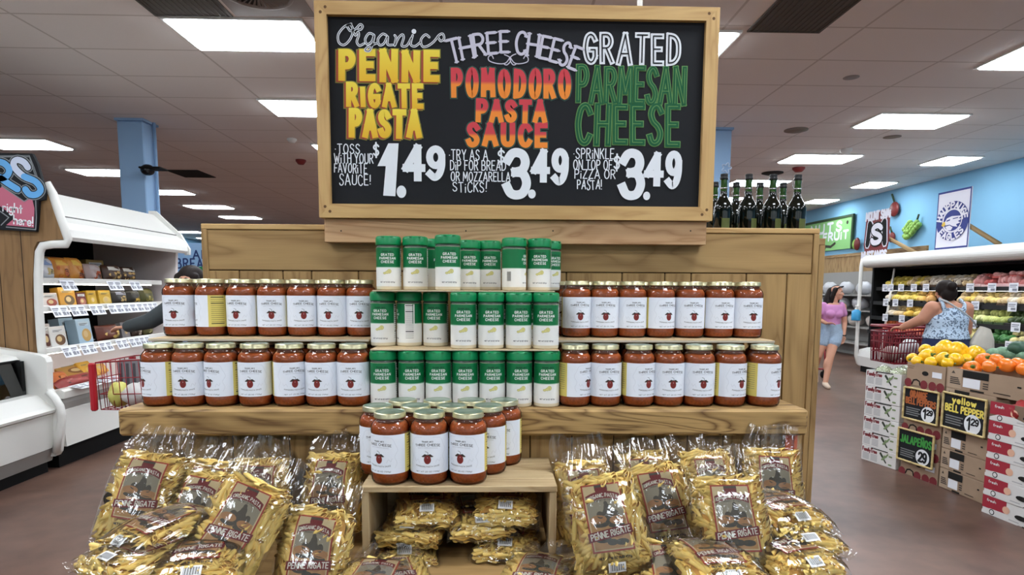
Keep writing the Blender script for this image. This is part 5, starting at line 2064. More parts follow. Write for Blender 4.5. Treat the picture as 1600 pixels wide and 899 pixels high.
b = MB()
out = [(-60, 238), (50, 240), (58, 256), (70, 300), (69, 312), (60, 314), (58, 345), (56, 362), (-60, 356)]
b.prism([pp(x, y, YSN) for x, y in out], .03, 0, Matrix.Translation((0, YSN, 0)))
b.build('board', M_chalk, sn, origin=OS)
b = MB()


def pxs(pts, curve=False):
    return catmull(pts, 4) if curve else pts


def sstroke(mb, pts, wd, off, m, curve=False):
    for p in ribbon(pxs(pts, curve), wd, 8):
        spoly(mb, p, off + p.pid * 2e-5, m)


for q in (4, 9, 14):
    sstroke(b, [(-30, 243 + q * .2), (46, 242 + q * .25), (55 - q * .2, 262 + q * .3), (66 - q * .3, 296)], .8, .001, 0)
S_ = [(44, 262), (38, 254), (28, 250), (22, 254), (24, 263), (38, 276), (56, 284), (64, 296), (58, 304), (47, 304), (40, 296)]
sstroke(b, S_, 16, .0015, 1, True)
sstroke(b, S_, 13, .0025, 2, True)
sstroke(b, S_, 10, .0035, 3, True)
sstroke(b, S_[5:], 10, .0042, 4, True)
for R_ in ([(-12, 252), (6, 255), (15, 266), (9, 277), (-6, 280)], [(0, 277), (12, 286), (28, 296)], [(-10, 252), (-9, 302)]):
    sstroke(b, R_, 16, .0016, 1, True); sstroke(b, R_, 13, .0026, 2, True); sstroke(b, R_, 10, .0036, 4, True)
b.build('letters', [M_sgrey, M_sgrey, M_chalk, M_sice, M_sblue], sn, origin=OS)
b = MB()
spoly(b, [(3, 292), (38, 316), (50, 309), (54, 326), (53, 356), (10, 352), (24, 340), (0, 322), (-30, 318)], .0012, 0)
for pts in ([(3, 291), (38, 315), (51, 307)], [(56, 314), (57, 340), (56, 359), (10, 355)], [(0, 330), (14, 340), (2, 352)]):
    sstroke(b, pts, 1.6, .002, 1)
for tx, bb in (('right', (5, 314, 35, 328)), ('here!', (22, 334, 52, 348))):
    x0, y0, x1, y1 = bb
    for s in fit(tx, x0, 0, x1, (y1 - y0) * 1.0, gap=.2, n=4):
        sstroke(b, [(x, y1 + 2 - z + (x - x0) * .12) for x, z in s], 2.0, .003, 2)
b.build('arrow', [M_spink, M_sgrey, M_chw], sn, origin=OS)

# ---------------------------------------------------------------- beyond the case: bread sign on its shelf unit
bu = thing('bread_shelf', 'distant shelf unit under the pale blue bread sign', 'shelf', (-4.75, 9.6, 0))
b = MB()
b.box((-.9, 0, 0), (.9, .02, 1.85), 0, 2)
b.box((-.9, -.5, 0), (-.87, 0, 1.85), 0, 2); b.box((.87, -.5, 0), (.9, 0, 1.85), 0, 2)
b.build('frame', M_clad, bu)
for z in (.3, .75, 1.2, 1.6):
    b = MB(); b.box((-.87, -.5, z), (.87, 0, z + .025), 0, 0); b.build('shelf', M_clad, bu)
bs = thing('bread_sign', 'pale blue sign reading bread left of the wooden panel', 'sign', tuple(PY(292, 410, 9.08)))
OB = tuple(bs.location)
b = MB()
q0, q1 = PY(272, 427, 9.08), PY(330, 380, 9.08)
b.box((q0.x, 9.08, q0.z - .25), (q1.x, 9.10, q1.z), 0)
b.build('board', pbr('pale_blue_board', (150, 186, 220), .7), bs, origin=OB)
b = MB()
p0 = PY(276, 419, 9.075); p1 = PY(338, 405, 9.075)
word(b, 'BREADS', (p0.x, p0.z, p1.x, p1.z), .022, lambda x, z, e=0: (x, 9.077 - e, z), 0, n=3, rn=6, gap=.35)
p0 = PY(302, 404, 9.075); p1 = PY(336, 392, 9.075)
word(b, 'AND', (p0.x, p0.z, p1.x, p1.z), .022, lambda x, z, e=0: (x, 9.077 - e, z), 0, n=3, rn=6, gap=.35)
b.build('lettering', pbr('navy_paint', (40, 60, 110), .7), bs, origin=OB)
gs = thing('green_notice', 'green notice card with a white box below the bread sign', 'sign', tuple(PY(304, 428, 9.06)))
OG = tuple(gs.location)
g0, g1 = PY(286, 450, 9.06), PY(322, 417, 9.06)
b = MB(); b.box((g0.x, 9.066, g0.z - .1), (g1.x, 9.0795, g1.z)); b.build('card', pbr('notice_green', (34, 128, 76), .6), gs, origin=OG)
b = MB()
w0, w1 = PY(295, 434, 9.06), PY(308, 423, 9.06)
b.box((w0.x, 9.062, w0.z), (w1.x, 9.065, w1.z), 0)
b.box((w0.x + .02, 9.0595, w0.z + .02), (w1.x - .02, 9.0615, w0.z + .035), 1); b.box((w0.x + .02, 9.0595, w0.z + .055), (w1.x - .02, 9.0615, w0.z + .07), 1)
b.build('print', [M_chw, M_ink], gs, origin=OG)


# ---------------------------------------------------------------- shopping carts
def wire_basket(mb, L, W0, W1, H, z0, step, r, m=0):
    """basket along +y: rear width W1 at y=0, front width W0 at y=L; rim higher at the rear"""
    def P(u, v, side):          # u along, v up
        w = (W1 + (W0 - W1) * u) / 2 * (1 - .14 * (1 - v))
        return V((side * w, L * u, z0 + (H + .06 * (1 - u)) * v))
    for side in (-1, 1):
        n = int(L / step)
        for i in range(n + 1):
            mb.tube([P(i / n, 0, side), P(i / n, 1, side)], r, 5, m)
        for v in (.0, .33, .66, 1.0):
            mb.tube([P(0, v, side), P(1, v, side)], r * (1.9 if v == 1 else 1.2), 6, m)
    n = int(W0 / step)
    for i in range(n + 1):
        s = -1 + 2 * i / n
        for u in (0, 1):
            mb.tube([V((P(u, 0, 1).x * s, P(u, 0, 1).y, P(u, 0, 1).z)), V((P(u, 1, 1).x * s, P(u, 1, 1).y, P(u, 1, 1).z))], r, 5, m)
        mb.tube([V((P(0, 0, 1).x * s, 0, z0)), V((P(1, 0, 1).x * s, L, z0))], r, 5, m)
    for u in (0, 1):
        for v in (0, .33, .66, 1):
            mb.tube([P(u, v, -1), P(u, v, 1)], r * (1.9 if v == 1 else 1.2), 6, m)
    for i in range(1, int(L / step)):
        u = i / int(L / step)
        mb.tube([P(u, 0, -1), P(u, 0, 1)], r, 5, m)


def cart(name, label, loc, rz, mat, z0=.58, H=.40, plate=True):
    t = thing(name, label, 'shopping cart', loc, rz)
    b = MB(); wire_basket(b, .80, .44, .56, H, z0, .05, .0028); b.build('basket', mat, t)
    b = MB()
    for s in (-1, 1):
        b.tube([(s * .26, .02, z0 + H + .05), (s * .27, -.10, z0 + H + .08)], .012, 8)
        b.tube([(s * .24, .06, z0), (s * .25, .02, .30), (s * .25, .05, .16), (s * .19, .78, .14)], .014, 8)
        b.tube([(s * .22, .10, z0), (s * .21, .55, .18)], .012, 8)
    b.tube([(-.25, .05, .16), (.25, .05, .16)], .012, 8); b.tube([(-.19, .78, .14), (.19, .78, .14)], .012, 8)
    for i in range(9):
        s = -1 + 2 * i / 8
        b.tube([(s * .25, .05, .16), (s * .19, .78, .14)], .004, 5)
    b.build('chassis', mat, t)
    b = MB(); b.tube([(-.27, -.10, z0 + H + .08), (.27, -.10, z0 + H + .08)], .018, 10); b.build('handle', M_cartred, t)
    for x, y in ((-.25, .06), (.25, .06), (-.19, .76), (.19, .76)):
        b = MB()
        M = Matrix.Translation((x, y, .06)) @ Matrix.Rotation(PI / 2, 4, 'Y')
        b.lathe([(0, -.014), (.055, -.014), (.06, -.008), (.06, .008), (.055, .014), (0, .014)], 18, 0, M)
        b.tube([(x, y, .06), (x, y - .01, .12), (x, y, .15)], .010, 6)
        b.build('wheel', M_black, t)
    if plate:
        for x0 in (-.255, .215):
            b = MB(); b.box((x0, .795, z0 + .0), (x0 + .04, .835, z0 + H), 0, None, .01)
            b.build('corner_guard', M_cartred, t)
    return t


M_cartred = pbr('red_cart_plastic', (168, 26, 40), .4)
M_cartwire = pbr('red_cart_wire', (146, 30, 40), .4)
CART = cart('shopping_cart', 'red wire shopping cart behind the left end of the table', (-1.93, 4.45, 0), math.radians(90), M_cartwire, .70, .33)
for i, (px, py, yy, rr, col, nm, l, cat) in enumerate([
    (186, 612, 4.32, (.06, .085, .085), (196, 192, 104), 'grocery_bag', 'yellow bag of groceries in the left shopping cart', 'bag'),
    (216, 615, 4.36, (.09, .13, .08), (196, 192, 190), 'grocery_bag', 'white plastic bag low in the left shopping cart', 'bag')]):
    p = PY(px, py, yy)
    b = MB(); b.ball((0, 0, rr[2]), rr, 16, 10, 0, None, lambda a, th: 1 + .12 * math.sin(4 * a + i) * math.sin(3 * th))
    tag(b.build(nm, pbr('grocery_%d' % i, col, .4), loc=(p.x, p.y, .712)), l, cat)
p = PY(218, 588, 4.52)
t = thing('striped_carton', 'grey striped carton standing in the left shopping cart', 'carton', (p.x - .02, 4.52, .712), math.radians(6))
b = MB(); b.box((-.13, 0, 0), (.16, .10, .30), 0, None, .004); b.build('box', pbr('grey_carton', (120, 118, 124), .6), t)
b = MB()
for k in range(6):
    b.box((-.115 + k * .045, -.002, .02), (-.095 + k * .045, 0, .28))
b.build('stripes', pbr('dark_stripe', (70, 68, 74), .6), t)
# ================================================================ produce side on the right
# ---- long open produce cooler along the right wall
RX, RY0, RY1 = 6.95, 5.0, 11.6
pc = thing('produce_cooler', 'long black produce cooler with white rounded hood on the right', 'cooler', (7.6, 8.3, 0))
OP = (7.6, 8.3, 0)


def rpart(mb, name, mats, label=None):
    return mb.build(name, mats, pc, origin=OP, label=label)


b = MB()
hz = 2.09
prof = [(RX + .11 + .125 * math.cos(a), hz + .115 * math.sin(a)) for a in [math.radians(q) for q in range(80, 290, 15)]]
run(b, prof + [(RX + .6, hz - .10), (RX + .6, hz + .115)], RY0, RY1)
rpart(b, 'hood', M_white)
b = MB(); b.box((RX + .95, RY0, .35), (RX + 1.02, RY1, 2.15)); b.box((RX + .3, RY0, 1.94), (RX + .95, RY1, 1.97)); b.box((RX + .2, RY1 - .06, .4), (RX + .95, RY1 - .01, 2.0)); rpart(b, 'liner', M_black)
b = MB()
run(b, [(RX + .02, .12), (RX, .30), (RX + .03, .42), (RX + .22, .47), (RX + .3, .40), (RX + .3, .12)], RY0, RY1 - .02); rpart(b, 'base', M_white)
b = MB(); b.box((RX + .06, RY0, 0), (RX + .95, RY1 - .05, .12)); b.box((RX + .3, RY0, .12), (RX + .95, RY1 - .05, .40)); rpart(b, 'plinth', M_black)
b = MB()
pth = [(RX + .2, 2.18), (RX + .08, 2.19), (RX + .0, 2.12), (RX - .015, 2.0), (RX - .015, 1.0), (RX - .01, .3), (RX + .03, .16), (RX + .12, .10)]
b.tube([(x, RY1, z) for x, z in pth], .035, 8); rpart(b, 'end_frame', M_white)
b = MB(); b.tube([(RX + .30, RY1 - .5, 1.95), (RX + .12, RY1 - .55, .45)], .018, 8); rpart(b, 'slanted_rail', M_white)
SH = [(1.60, .26), (1.335, .22), (1.06, .18), (.80, .14)]
M_dkshelf = pbr('black_shelf', (22, 22, 22), .5)
for z, dx in SH:
    b = MB(); b.box((RX + dx, RY0, z - .035), (RX + .95, RY1 - .08, z), 0, None, 0); b.box((RX + dx - .012, RY0, z - .05), (RX + dx, RY1 - .08, z + .015)); rpart(b, 'shelf', M_dkshelf)
b = MB(); b.tube([(RX + .28, RY0 + .2, 2.0), (RX + .28, RY1 - .4, 2.0)], .016, 8)
for z, dx in SH:
    b.tube([(RX + dx + .05, RY0 + .2, z - .045), (RX + dx + .05, RY1 - .4, z - .045)], .007, 6)
rpart(b, 'strip_lamp', M_case)

GP = 'produce packs in the right cooler'


def pack(px, tier, w_, h, d, col, col2, label, dx=.03, lift=0.0, kind=0):
    z, sx = SH[tier]
    x = RX + sx + dx
    y = PX(px, 450, x).y
    t = thing('produce_pack', label, 'produce pack', (x, y, z + lift + .001), math.radians(-90 + rnd.uniform(-7, 7)), GP)
    rr = random.Random(label)
    b = MB()
    M = Matrix.Rotation(math.radians(-12), 4, 'X')
    b.box((-w_ / 2, 0, 0), (w_ / 2, d, h * .3), 0, None, .006)
    b.build('tray', pbr('tray_%d_%d_%d' % col2, col2, .45), t)
    b = MB()
    n = 7
    for k in range(n):
        cx = -w_ * .38 + w_ * .76 * k / (n - 1)
        b.ball((cx, d * rr.uniform(.15, .5), h * rr.uniform(.42, .62)), (w_ * rr.uniform(.09, .15), d * .3, h * rr.uniform(.28, .40)), 8, 6, 0)
    b.build('produce', pbr('produce_%d_%d_%d' % col, col, .4), t)
    return t


def ptag(px, py, label, wd=.15, ht=.13):
    tier = 0 if py < 460 else (1 if py < 485 else (2 if py < 510 else 3))
    z, sx = SH[tier]
    x = RX + sx - .035
    y = PX(px, py, x).y
    t = thing('price_tag', label, 'price tag', (x, y, z + .0), math.radians(-90), 'price tags on the right cooler')
    b = MB(); b.box((-wd / 2, 0, -ht / 2), (wd / 2, .003, ht / 2)); b.build('card', M_tag, t)
    b = MB()
    b.polys([rect(-wd * .4, ht * .2, wd * .4, ht * .3), rect(-wd * .4, ht * .02, wd * .3, ht * .1), rect(-wd * .1, -ht * .35, wd * .4, -ht * .1)], lambda u, v, e=0: (u, -.002, v), 0)
    b.build('print', M_tagink, t)


for tier, row in enumerate(([1383, 1392, 1408, 1428, 1447, 1472, 1490, 1516, 1550, 1584], [1384, 1399, 1422, 1524, 1582], [1383, 1409, 1520, 1588], [1383, 1579])):
    for i, px in enumerate(row):
        ptag(px, (445, 471, 495, 520)[tier], 'white price tag, %s from the left on the %s produce shelf' % (ORD[i], ('top', 'second', 'third', 'fourth')[tier]))
yl, tn, pk, og, gr, dg, wt = (232, 206, 96), (222, 196, 150), (238, 176, 172), (232, 132, 78), (196, 204, 130), (58, 76, 44), (226, 214, 196)
bk, br_ = (30, 28, 26), (84, 58, 40)
rows = [
    (0, [(1388, yl, bk, 'yellow'), (1399, yl, bk, 'yellow'), (1410, yl, bk, 'yellow'), (1421, tn, bk, 'tan'), (1432, yl, bk, 'yellow'), (1443, tn, br_, 'tan'), (1455, wt, br_, 'pale'), (1467, wt, br_, 'pale'), (1480, tn, br_, 'tan'), (1493, wt, br_, 'pale'), (1506, tn, br_, 'tan'), (1524, pk, (236, 200, 196), 'pink'), (1541, (226, 120, 116), (236, 200, 196), 'rosy'), (1563, pk, (238, 196, 194), 'pink'), (1580, pk, (238, 196, 194), 'pink'), (1597, (228, 150, 146), (238, 196, 194), 'rosy')]),
    (1, [(1386, wt, bk, 'white'), (1398, yl, bk, 'yellow'), (1410, (238, 214, 120), bk, 'golden'), (1422, yl, bk, 'yellow'), (1435, (238, 196, 110), bk, 'orange yellow'), (1448, (236, 180, 110), bk, 'orange yellow'), (1500, tn, bk, 'tan'), (1515, (236, 204, 110), bk, 'golden'), (1531, tn, bk, 'tan'), (1548, (238, 214, 140), bk, 'golden'), (1565, tn, br_, 'tan'), (1583, wt, bk, 'pale'), (1599, tn, bk, 'tan')]),
    (2, [(1389, wt, bk, 'pale'), (1403, tn, bk, 'tan'), (1417, (236, 196, 90), bk, 'yellow'), (1431, (240, 204, 110), bk, 'golden'), (1444, tn, bk, 'tan'), (1514, gr, dg, 'pale green'), (1530, (210, 214, 150), dg, 'pale green'), (1547, gr, dg, 'pale green'), (1564, (180, 190, 110), dg, 'green'), (1581, dg, bk, 'dark green'), (1597, dg, bk, 'dark green')]),
    (3, [(1388, og, (200, 90, 80), 'orange red'), (1400, (226, 108, 84), (200, 90, 80), 'red'), (1412, og, (210, 120, 100), 'orange red'), (1425, (236, 150, 120), (210, 120, 100), 'pale red'), (1437, og, (210, 120, 100), 'orange red'), (1519, (212, 200, 140), dg, 'tan green'), (1537, dg, bk, 'dark green'), (1555, (60, 110, 60), dg, 'green'), (1574, (64, 120, 66), dg, 'green'), (1593, (216, 206, 150), bk, 'tan')]),
]
for tier, lst in rows:
    for i, (px, c, c2, nm) in enumerate(lst):
        l = '%s produce pack, %s from the left on the %s produce shelf' % (nm, ORD[i], ('top', 'second', 'third', 'fourth')[tier])
        pack(px, tier, .16 if px < 1500 else .185, .15 if c not in (pk,) else .19, .26, c, c2, l)
        pack(px + 5, tier, .17, .15, .26, c, c2, '%s pack behind the %s one of the %s produce shelf' % (nm, ORD[i], ('top', 'second', 'third', 'fourth')[tier]), .28, .075)
for i, (px, lf) in enumerate(((1455, .085), (1467, .085), (1480, .085), (1493, .085), (1506, .085), (1556, .14), (1584, .15))):
    pack(px, 0, .15 if px < 1530 else .18, .09, .18, wt if px < 1530 else pk, br_ if px < 1530 else (232, 120, 112),
         '%s pack stacked on the top produce shelf, %s of those from the left' % ('pale' if px < 1530 else 'pink', ORD[i]), .06, lf)
# bottom row of the cooler, below the woman's bag
for i, (px, c) in enumerate(((1512, (150, 140, 120)), (1526, (60, 84, 120)), (1545, (90, 110, 90)), (1562, (60, 84, 130)))):
    x = RX + .16
    b = MB(); b.ball((0, 0, .07), (.14, .11, .07), 12, 8)
    y = PX(px, 540, x).y
    tag(b.build('produce_bag', pbr('bagged_%d' % i, c, .4), loc=(x + .2, y, .47)), 'dim bag of produce low in the cooler behind the peppers, %s from the left' % ORD[i], 'produce bag', GP)
# bottle and tray fixed at the cooler's far end
p = PX(1344, 490, RX - .10)
t = thing('spray_bottle', 'blue bottle with white pump hanging at the end of the cooler', 'bottle', (RX - .09, RY1 - .05, p.z - .14))
b = MB(); b.lathe([(0, 0), (.075, 0), (.08, .01), (.08, .17), (.05, .2), (.03, .21)], 16); b.build('body', pbr('blue_gel', (60, 150, 200), .3), t)
b = MB(); b.lathe([(.03, .21), (.035, .23), (.012, .235), (.012, .27), (0, .27)], 12); b.box((-.02, -.10, .265), (.02, .02, .295), 0, None, .006); b.build('pump', M_white, t)

# ---- boards on the blue wall above
M_sgreen = pbr('pale_green_board', (134, 190, 120), .7)
M_frameg = pbr('dark_green_frame', (48, 70, 44), .7)
XW = X1 - .035
def pw(px, py, x=XW):
    return PX(px, py, x)


def wallfn(px0, py0, px1, py1, x=XW, off=.0):
    """local frame on the right wall: u runs towards the viewer, v up, both in metres from the lower left corner seen in the picture"""
    a = pw(px0, py1, x); c = pw(px1, py0, x)
    return (lambda u, v, e=0: (x - off - e, a.y - u, a.z + v)), a.y - c.y, c.z - a.z


def wallboard(name, label, cat, px0, py0, px1, py1, x=XW):
    f, wd, ht = wallfn(px0, py0, px1, py1, x)
    o = thing(name, label, cat, f(wd / 2, 0))
    return o, wd, ht


# nuts sign
ns, wd, ht = wallboard('nuts_sign', 'green wall sign about nuts and fruit with a waving figure', 'sign', 1243, 338, 1334, 398)
N0 = tuple(ns.location)
f, wd, ht = wallfn(1243, 338, 1334, 398)
b = MB(); b.box((XW - .03, f(wd, 0)[1], f(0, 0)[2]), (XW, f(0, 0)[1], f(0, ht)[2])); b.build('board', M_sgreen, ns, origin=N0)
b = MB()
yA, yB, zA, zB = f(wd, 0)[1], f(0, 0)[1], f(0, 0)[2], f(0, ht)[2]
b.box((XW - .05, yA - .06, zA - .02), (XW, yA, zB + .06)); b.box((XW - .05, yB, zA - .02), (XW, yB + .06, zB + .06)); b.box((XW - .05, yA, zB), (XW, yB, zB + .06))
b.build('frame', M_frameg, ns, origin=N0)
b = MB()
g = lambda off: (lambda u, v, e=0: (XW - .032 - off - e, yB - u, zA + v))
U_ = lambda px: yB - PX(px, 350, XW).y
word(b, 'NUTS', (U_(1270), ht * .62, U_(1317), ht * .90), .07, g(.002), 0, n=3, rn=6, gap=.45)
word(b, 'DRiED FRUiT', (U_(1250), ht * .34, U_(1328), ht * .58), .06, g(.002), 0, n=3, rn=6, gap=.3)
b.polys([circ(wd * .55, ht * .10, wd * .05, 10, ht * .10), circ(wd * .55, ht * .25, wd * .02, 10, ht * .06)], g(.002), 1)
b.polys(ribbon([(wd * .50, ht * .12), (wd * .44, ht * .05)], .08, 6) + ribbon([(wd * .58, ht * .16), (wd * .68, ht * .12), (wd * .75, ht * .22)], .07, 6), g(.003), 1)
b.polys([circ(wd * .30, ht * .70, .04, 8), circ(wd * .93, ht * .84, .05, 8)], g(.002), 1)
b.build('lettering', [M_chw, pbr('dark_brown_paint', (52, 50, 40), .7)], ns, origin=N0)

# hanging banners on top of the cooler, with wooden braces behind
XB = RX + .30
M_maroon = pbr('maroon_paint', (112, 34, 36), .6)
M_navy = pbr('navy_blue_paint', (40, 52, 124), .6)
M_bpaper = pbr('banner_paper', (216, 214, 224), .6)


def banner(name, label, px0, py0, px1, py1):
    a, c = PX(px0, py1, XB), PX(px1, py0, XB)
    t = thing(name, label, 'sign', (XB, (a.y + c.y) / 2, a.z))
    wd, ht = a.y - c.y, c.z - a.z
    fn = lambda off: (lambda u, v, e=0: (-.012 - off - e, wd / 2 - u, v))
    return t, wd, ht, fn


t, wd, ht, fn = banner('eagle_banner', 'white banner with a navy ring and a white eagle head', 1461, 291, 1520, 391)
b = MB(); b.box((-.010, -wd / 2, 0), (.006, wd / 2, ht)); b.build('panel', M_bpaper, t)
b = MB()
F = fn(0)
for q in ((0, 0, wd, .03), (0, ht - .03, wd, ht), (0, 0, .02, ht), (wd - .02, 0, wd, ht)):
    b.polys([rect(*q)], F, 0)
cx, cy, rx, ry = wd * .5, ht * .475, wd * .485, ht * .335
b.polys([circ(cx, cy, rx, 32, ry)], fn(.003), 0)
b.polys([circ(cx, cy + ry * .02, rx * .62, 28, ry * .62)], fn(.006), 1)
b.polys([circ(cx + rx * .03, cy + ry * .02, rx * .55, 28, ry * .54)], fn(.009), 0)


def ring_text(txt, a0, a1, R_, h, m, flip=False):
    n = len(txt)
    for i, ch in enumerate(txt):
        a = math.radians(a0 + (a1 - a0) * i / (n - 1))
        for s in fit(ch, -h * .32, -h / 2, h * .32, h / 2, n=4):
            th = a - PI / 2 if not flip else a + PI / 2
            pts = [(R_ * math.cos(a) + x * math.cos(th) - y * math.sin(th), R_ * math.sin(a) + x * math.sin(th) + y * math.cos(th)) for x, y in s]
            b.polys(ribbon([(cx + x * rx, cy + y * ry) for x, y in pts], .028, 6), fn(.012), m)


ring_text('HAUPPAUGE', 168, 12, .80, .30, 1)
ring_text('EAGLES', 222, 318, .80, .30, 1, True)
ex = lambda u, v: (cx + u * rx, cy + v * ry)
b.polys([[ex(-.46, -.08), ex(-.30, .16), ex(0, .24), ex(.62, .20), ex(.44, .08), ex(.62, .04), ex(.40, -.06), ex(.56, -.14), ex(.30, -.20), ex(.40, -.34), ex(.10, -.28), ex(-.10, -.18), ex(-.36, -.20)]], fn(.013), 1)
b.polys([[ex(-.52, -.02), ex(-.40, .0), ex(-.36, -.18), ex(-.50, -.26), ex(-.62, -.18)]], fn(.016), 2)
b.polys([[ex(-.38, -.26), ex(-.10, -.22), ex(.10, -.34), ex(.0, -.48), ex(-.24, -.46)]], fn(.013), 1)
b.polys(ribbon([ex(-.28, .02), ex(-.10, .06)], .02, 4) + ribbon([ex(.1, .1), ex(.4, .12)], .014, 4), fn(.017), 0)
b.build('emblem', [M_navy, M_bpaper, pbr('beak_yellow', (214, 178, 70), .6)], t)
b = MB()
b.tube([(.02, -wd * .3, ht * .42), (.30, -wd * .5 - .25, .02)], .035, 4); b.build('brace', M_clad, t)

t, wd, ht, fn = banner('mustang_banner', 'maroon cut-out banner with large white interlocked letters', 1349, 322, 1394, 406)
b = MB()
pl = [(-wd * .44, ht * .14), (wd * .40, ht * .14), (wd * .46, ht * .34), (wd * .44, ht * .86), (wd * .30, ht * .96), (-wd * .34, ht * .94), (-wd * .46, ht * .80), (-wd * .5, ht * .3)]
vs = [(-.010, -x, z) for x, z in pl] + [(.006, -x, z) for x, z in pl]
n = len(pl)
b.add(vs, [tuple(range(n)), tuple(range(2 * n - 1, n - 1, -1))] + [(i, n + i, n + (i + 1) % n, (i + 1) % n) for i in range(n)], 0)
b.build('panel', M_maroon, t)
b = MB()
def mb_word(tx, box, w2, off, m, **k):
    for s in fit(tx, *box, **k):
        b.polys(ribbon(s, w2, 6), fn(off), m)


mb_word('MOUNT SiNAi', (wd * .04, ht * .80, wd * .98, ht * .95), .045, .002, 1, n=3, gap=.15)
mb_word('MUSTANGS', (-wd * .06, ht * .01, wd * .92, ht * .15), .045, .002, 1, n=3, gap=.15)
for wdt, m, off in ((.17, 1, .003), (.12, 2, .006)):
    mb_word('M', (wd * .16, ht * .30, wd * .84, ht * .72), wdt, off, m)
for wdt, m, off in ((.15, 2, .009), (.10, 1, .012)):
    mb_word('S', (wd * .34, ht * .32, wd * .70, ht * .66), wdt, off, m)
b.build('lettering', [M_maroon, M_bpaper, M_black], t)
b = MB(); b.tube([(.02, -wd * .3, ht * .42), (.30, -wd * .5 - .4, .03)], .035, 4); b.build('brace', M_clad, t)
t = thing('wooden_ledge', 'long wooden board lying on the cooler behind the maroon banner', 'board', (RX + .85, 11.0, 2.21))
q0, q1 = PX(1300, 400, RX + .85), PX(1448, 388, RX + .85)
b = MB(); b.box((0, q1.y - 11.0, 0), (.04, 1.9, .16), 0, 1, .003); b.build('board', M_clad, t)
# cut-out fruit on the wall
M_cherry = pbr('cherry_paint', (116, 44, 42), .35)
M_grape = pbr('grape_green', (136, 178, 84), .4)
for nm, px, py, r, c, l in (('painted_cherry', 1400, 327, 10, M_cherry, 'dark red cut-out cherry on the wall beside the maroon banner top'), ('painted_cherry', 1396, 371, 7, M_cherry, 'dark red cut-out cherry low on the wall right of the maroon banner')):
    p = pw(px, py); rr = r * p.y / 960
    t = thing(nm, l, 'wall decoration', (XW, p.y, p.z))
    b = MB(); b.ball((-.04, 0, 0), (.05, rr * 1.1, rr * 1.15), 18, 12); b.build('fruit', c, t)
    b = MB(); b.tube([(-.04, 0, rr), (-.05, rr * .3, rr * 1.7), (-.04, rr * .8, rr * 2.4)], .02, 6); b.build('stem', M_frameg, t)
p = pw(1427, 357)
t = thing('grape_cutout', 'green cut-out bunch of grapes on the blue wall', 'wall decoration', (XW, p.y, p.z))
k = p.y / 960
cnt = 0
for i in range(7):
    for j in range(4 if 0 < i < 5 else 2):
        dx, dz = (i - 3) * 4.4 + rnd.uniform(-.6, .6), (i - 3) * 4.2 * .95 + (j - 1.5) * 6.2 * (.8 if i > 0 else .5)
        b = MB(); b.ball((-.05 - rnd.uniform(0, .03), (-dx * 1.0 + (j - 1.5) * 3.6) * k, (dz * .8) * k), 4.2 * k, 10, 8); b.build('grape', M_grape, t)
b = MB(); b.tube([(-.04, -12 * k, 12 * k), (-.04, -15 * k, 20 * k)], .02, 6); b.build('stem', M_frameg, t)
p = pw(1340, 382); k = p.y / 960
t = thing('lime_cutout', 'green and red cut-out fruit on the wall left of the maroon banner', 'wall decoration', (XW, p.y, p.z))
b = MB(); b.ball((-.04, 2 * k, 0), (.05, 7 * k, 8 * k), 14, 10); b.build('fruit', M_grape, t)
b = MB(); b.ball((-.06, -5 * k, 0), (.06, 6 * k, 10 * k), 14, 10); b.build('flesh', M_cherry, t)

# ---- shelf with pale bags along the wall beyond the cooler
t = thing('display_rack', 'grey rack with pale bags behind the woman in pink', 'shelf', (8.4, 14.8, 0))
b = MB(); b.box((.30, -2.2, 0), (.44, 4.5, 2.0)); b.build('back', M_grey, t)
for z in (.35, .72, 1.10, 1.45):
    b = MB(); b.box((-.2, -2.2, z - .03), (.30, 4.5, z)); b.build('shelf', M_grey, t)
for i in range(22):
    tier = (1.45, 1.10, .72)[i % 3]
    y = 13.2 + (i // 3) * .72 + (i % 3) * .12
    b = MB()
    b.ball((0, 0, .15), (.15, .24, .15), 14, 10, 0, None, lambda a, th: 1 + .1 * math.sin(3 * a + i) * math.sin(3 * th + i))
    tag(b.build('snack_bag', pbr('pale_bag_%d' % (i % 3), ((190, 190, 194), (168, 168, 172), (186, 176, 168))[i % 3], .35), loc=(8.42, y, tier + .001)),
        'pale bag on the %s rack shelf behind the pink woman, %s from near' % (('upper', 'middle', 'lower')[i % 3], ORD[i // 3]), 'bag', 'pale bags on the wall shelf')

# ================================================================ produce island: stacked boxes with peppers
M_card = pbr('brown_cardboard', (158, 134, 112), .8, var=.05, vscale=10)
M_card2 = pbr('brown_cardboard_dark', (126, 104, 86), .8)
M_wbox = pbr('white_carton', (214, 212, 210), .65)
M_redink = pbr('red_carton_print', (158, 40, 56), .6)
M_mar2 = pbr('maroon_print', (116, 40, 46), .6)
M_blk = pbr('black_hole', (18, 15, 13), .9)
M_oli = pbr('olive_print', (120, 140, 100), .6)


def face_frame(pxa, pya, pxb, pyb):
    """stack whose visible long face stands on the floor between two picture points (left one is farther)"""
    a, c = PZ(pxa, pya, 0), PZ(pxb, pyb, 0)
    d = c - a
    wd = d.length
    rz = math.atan2(d.y, d.x)
    return a, wd, rz


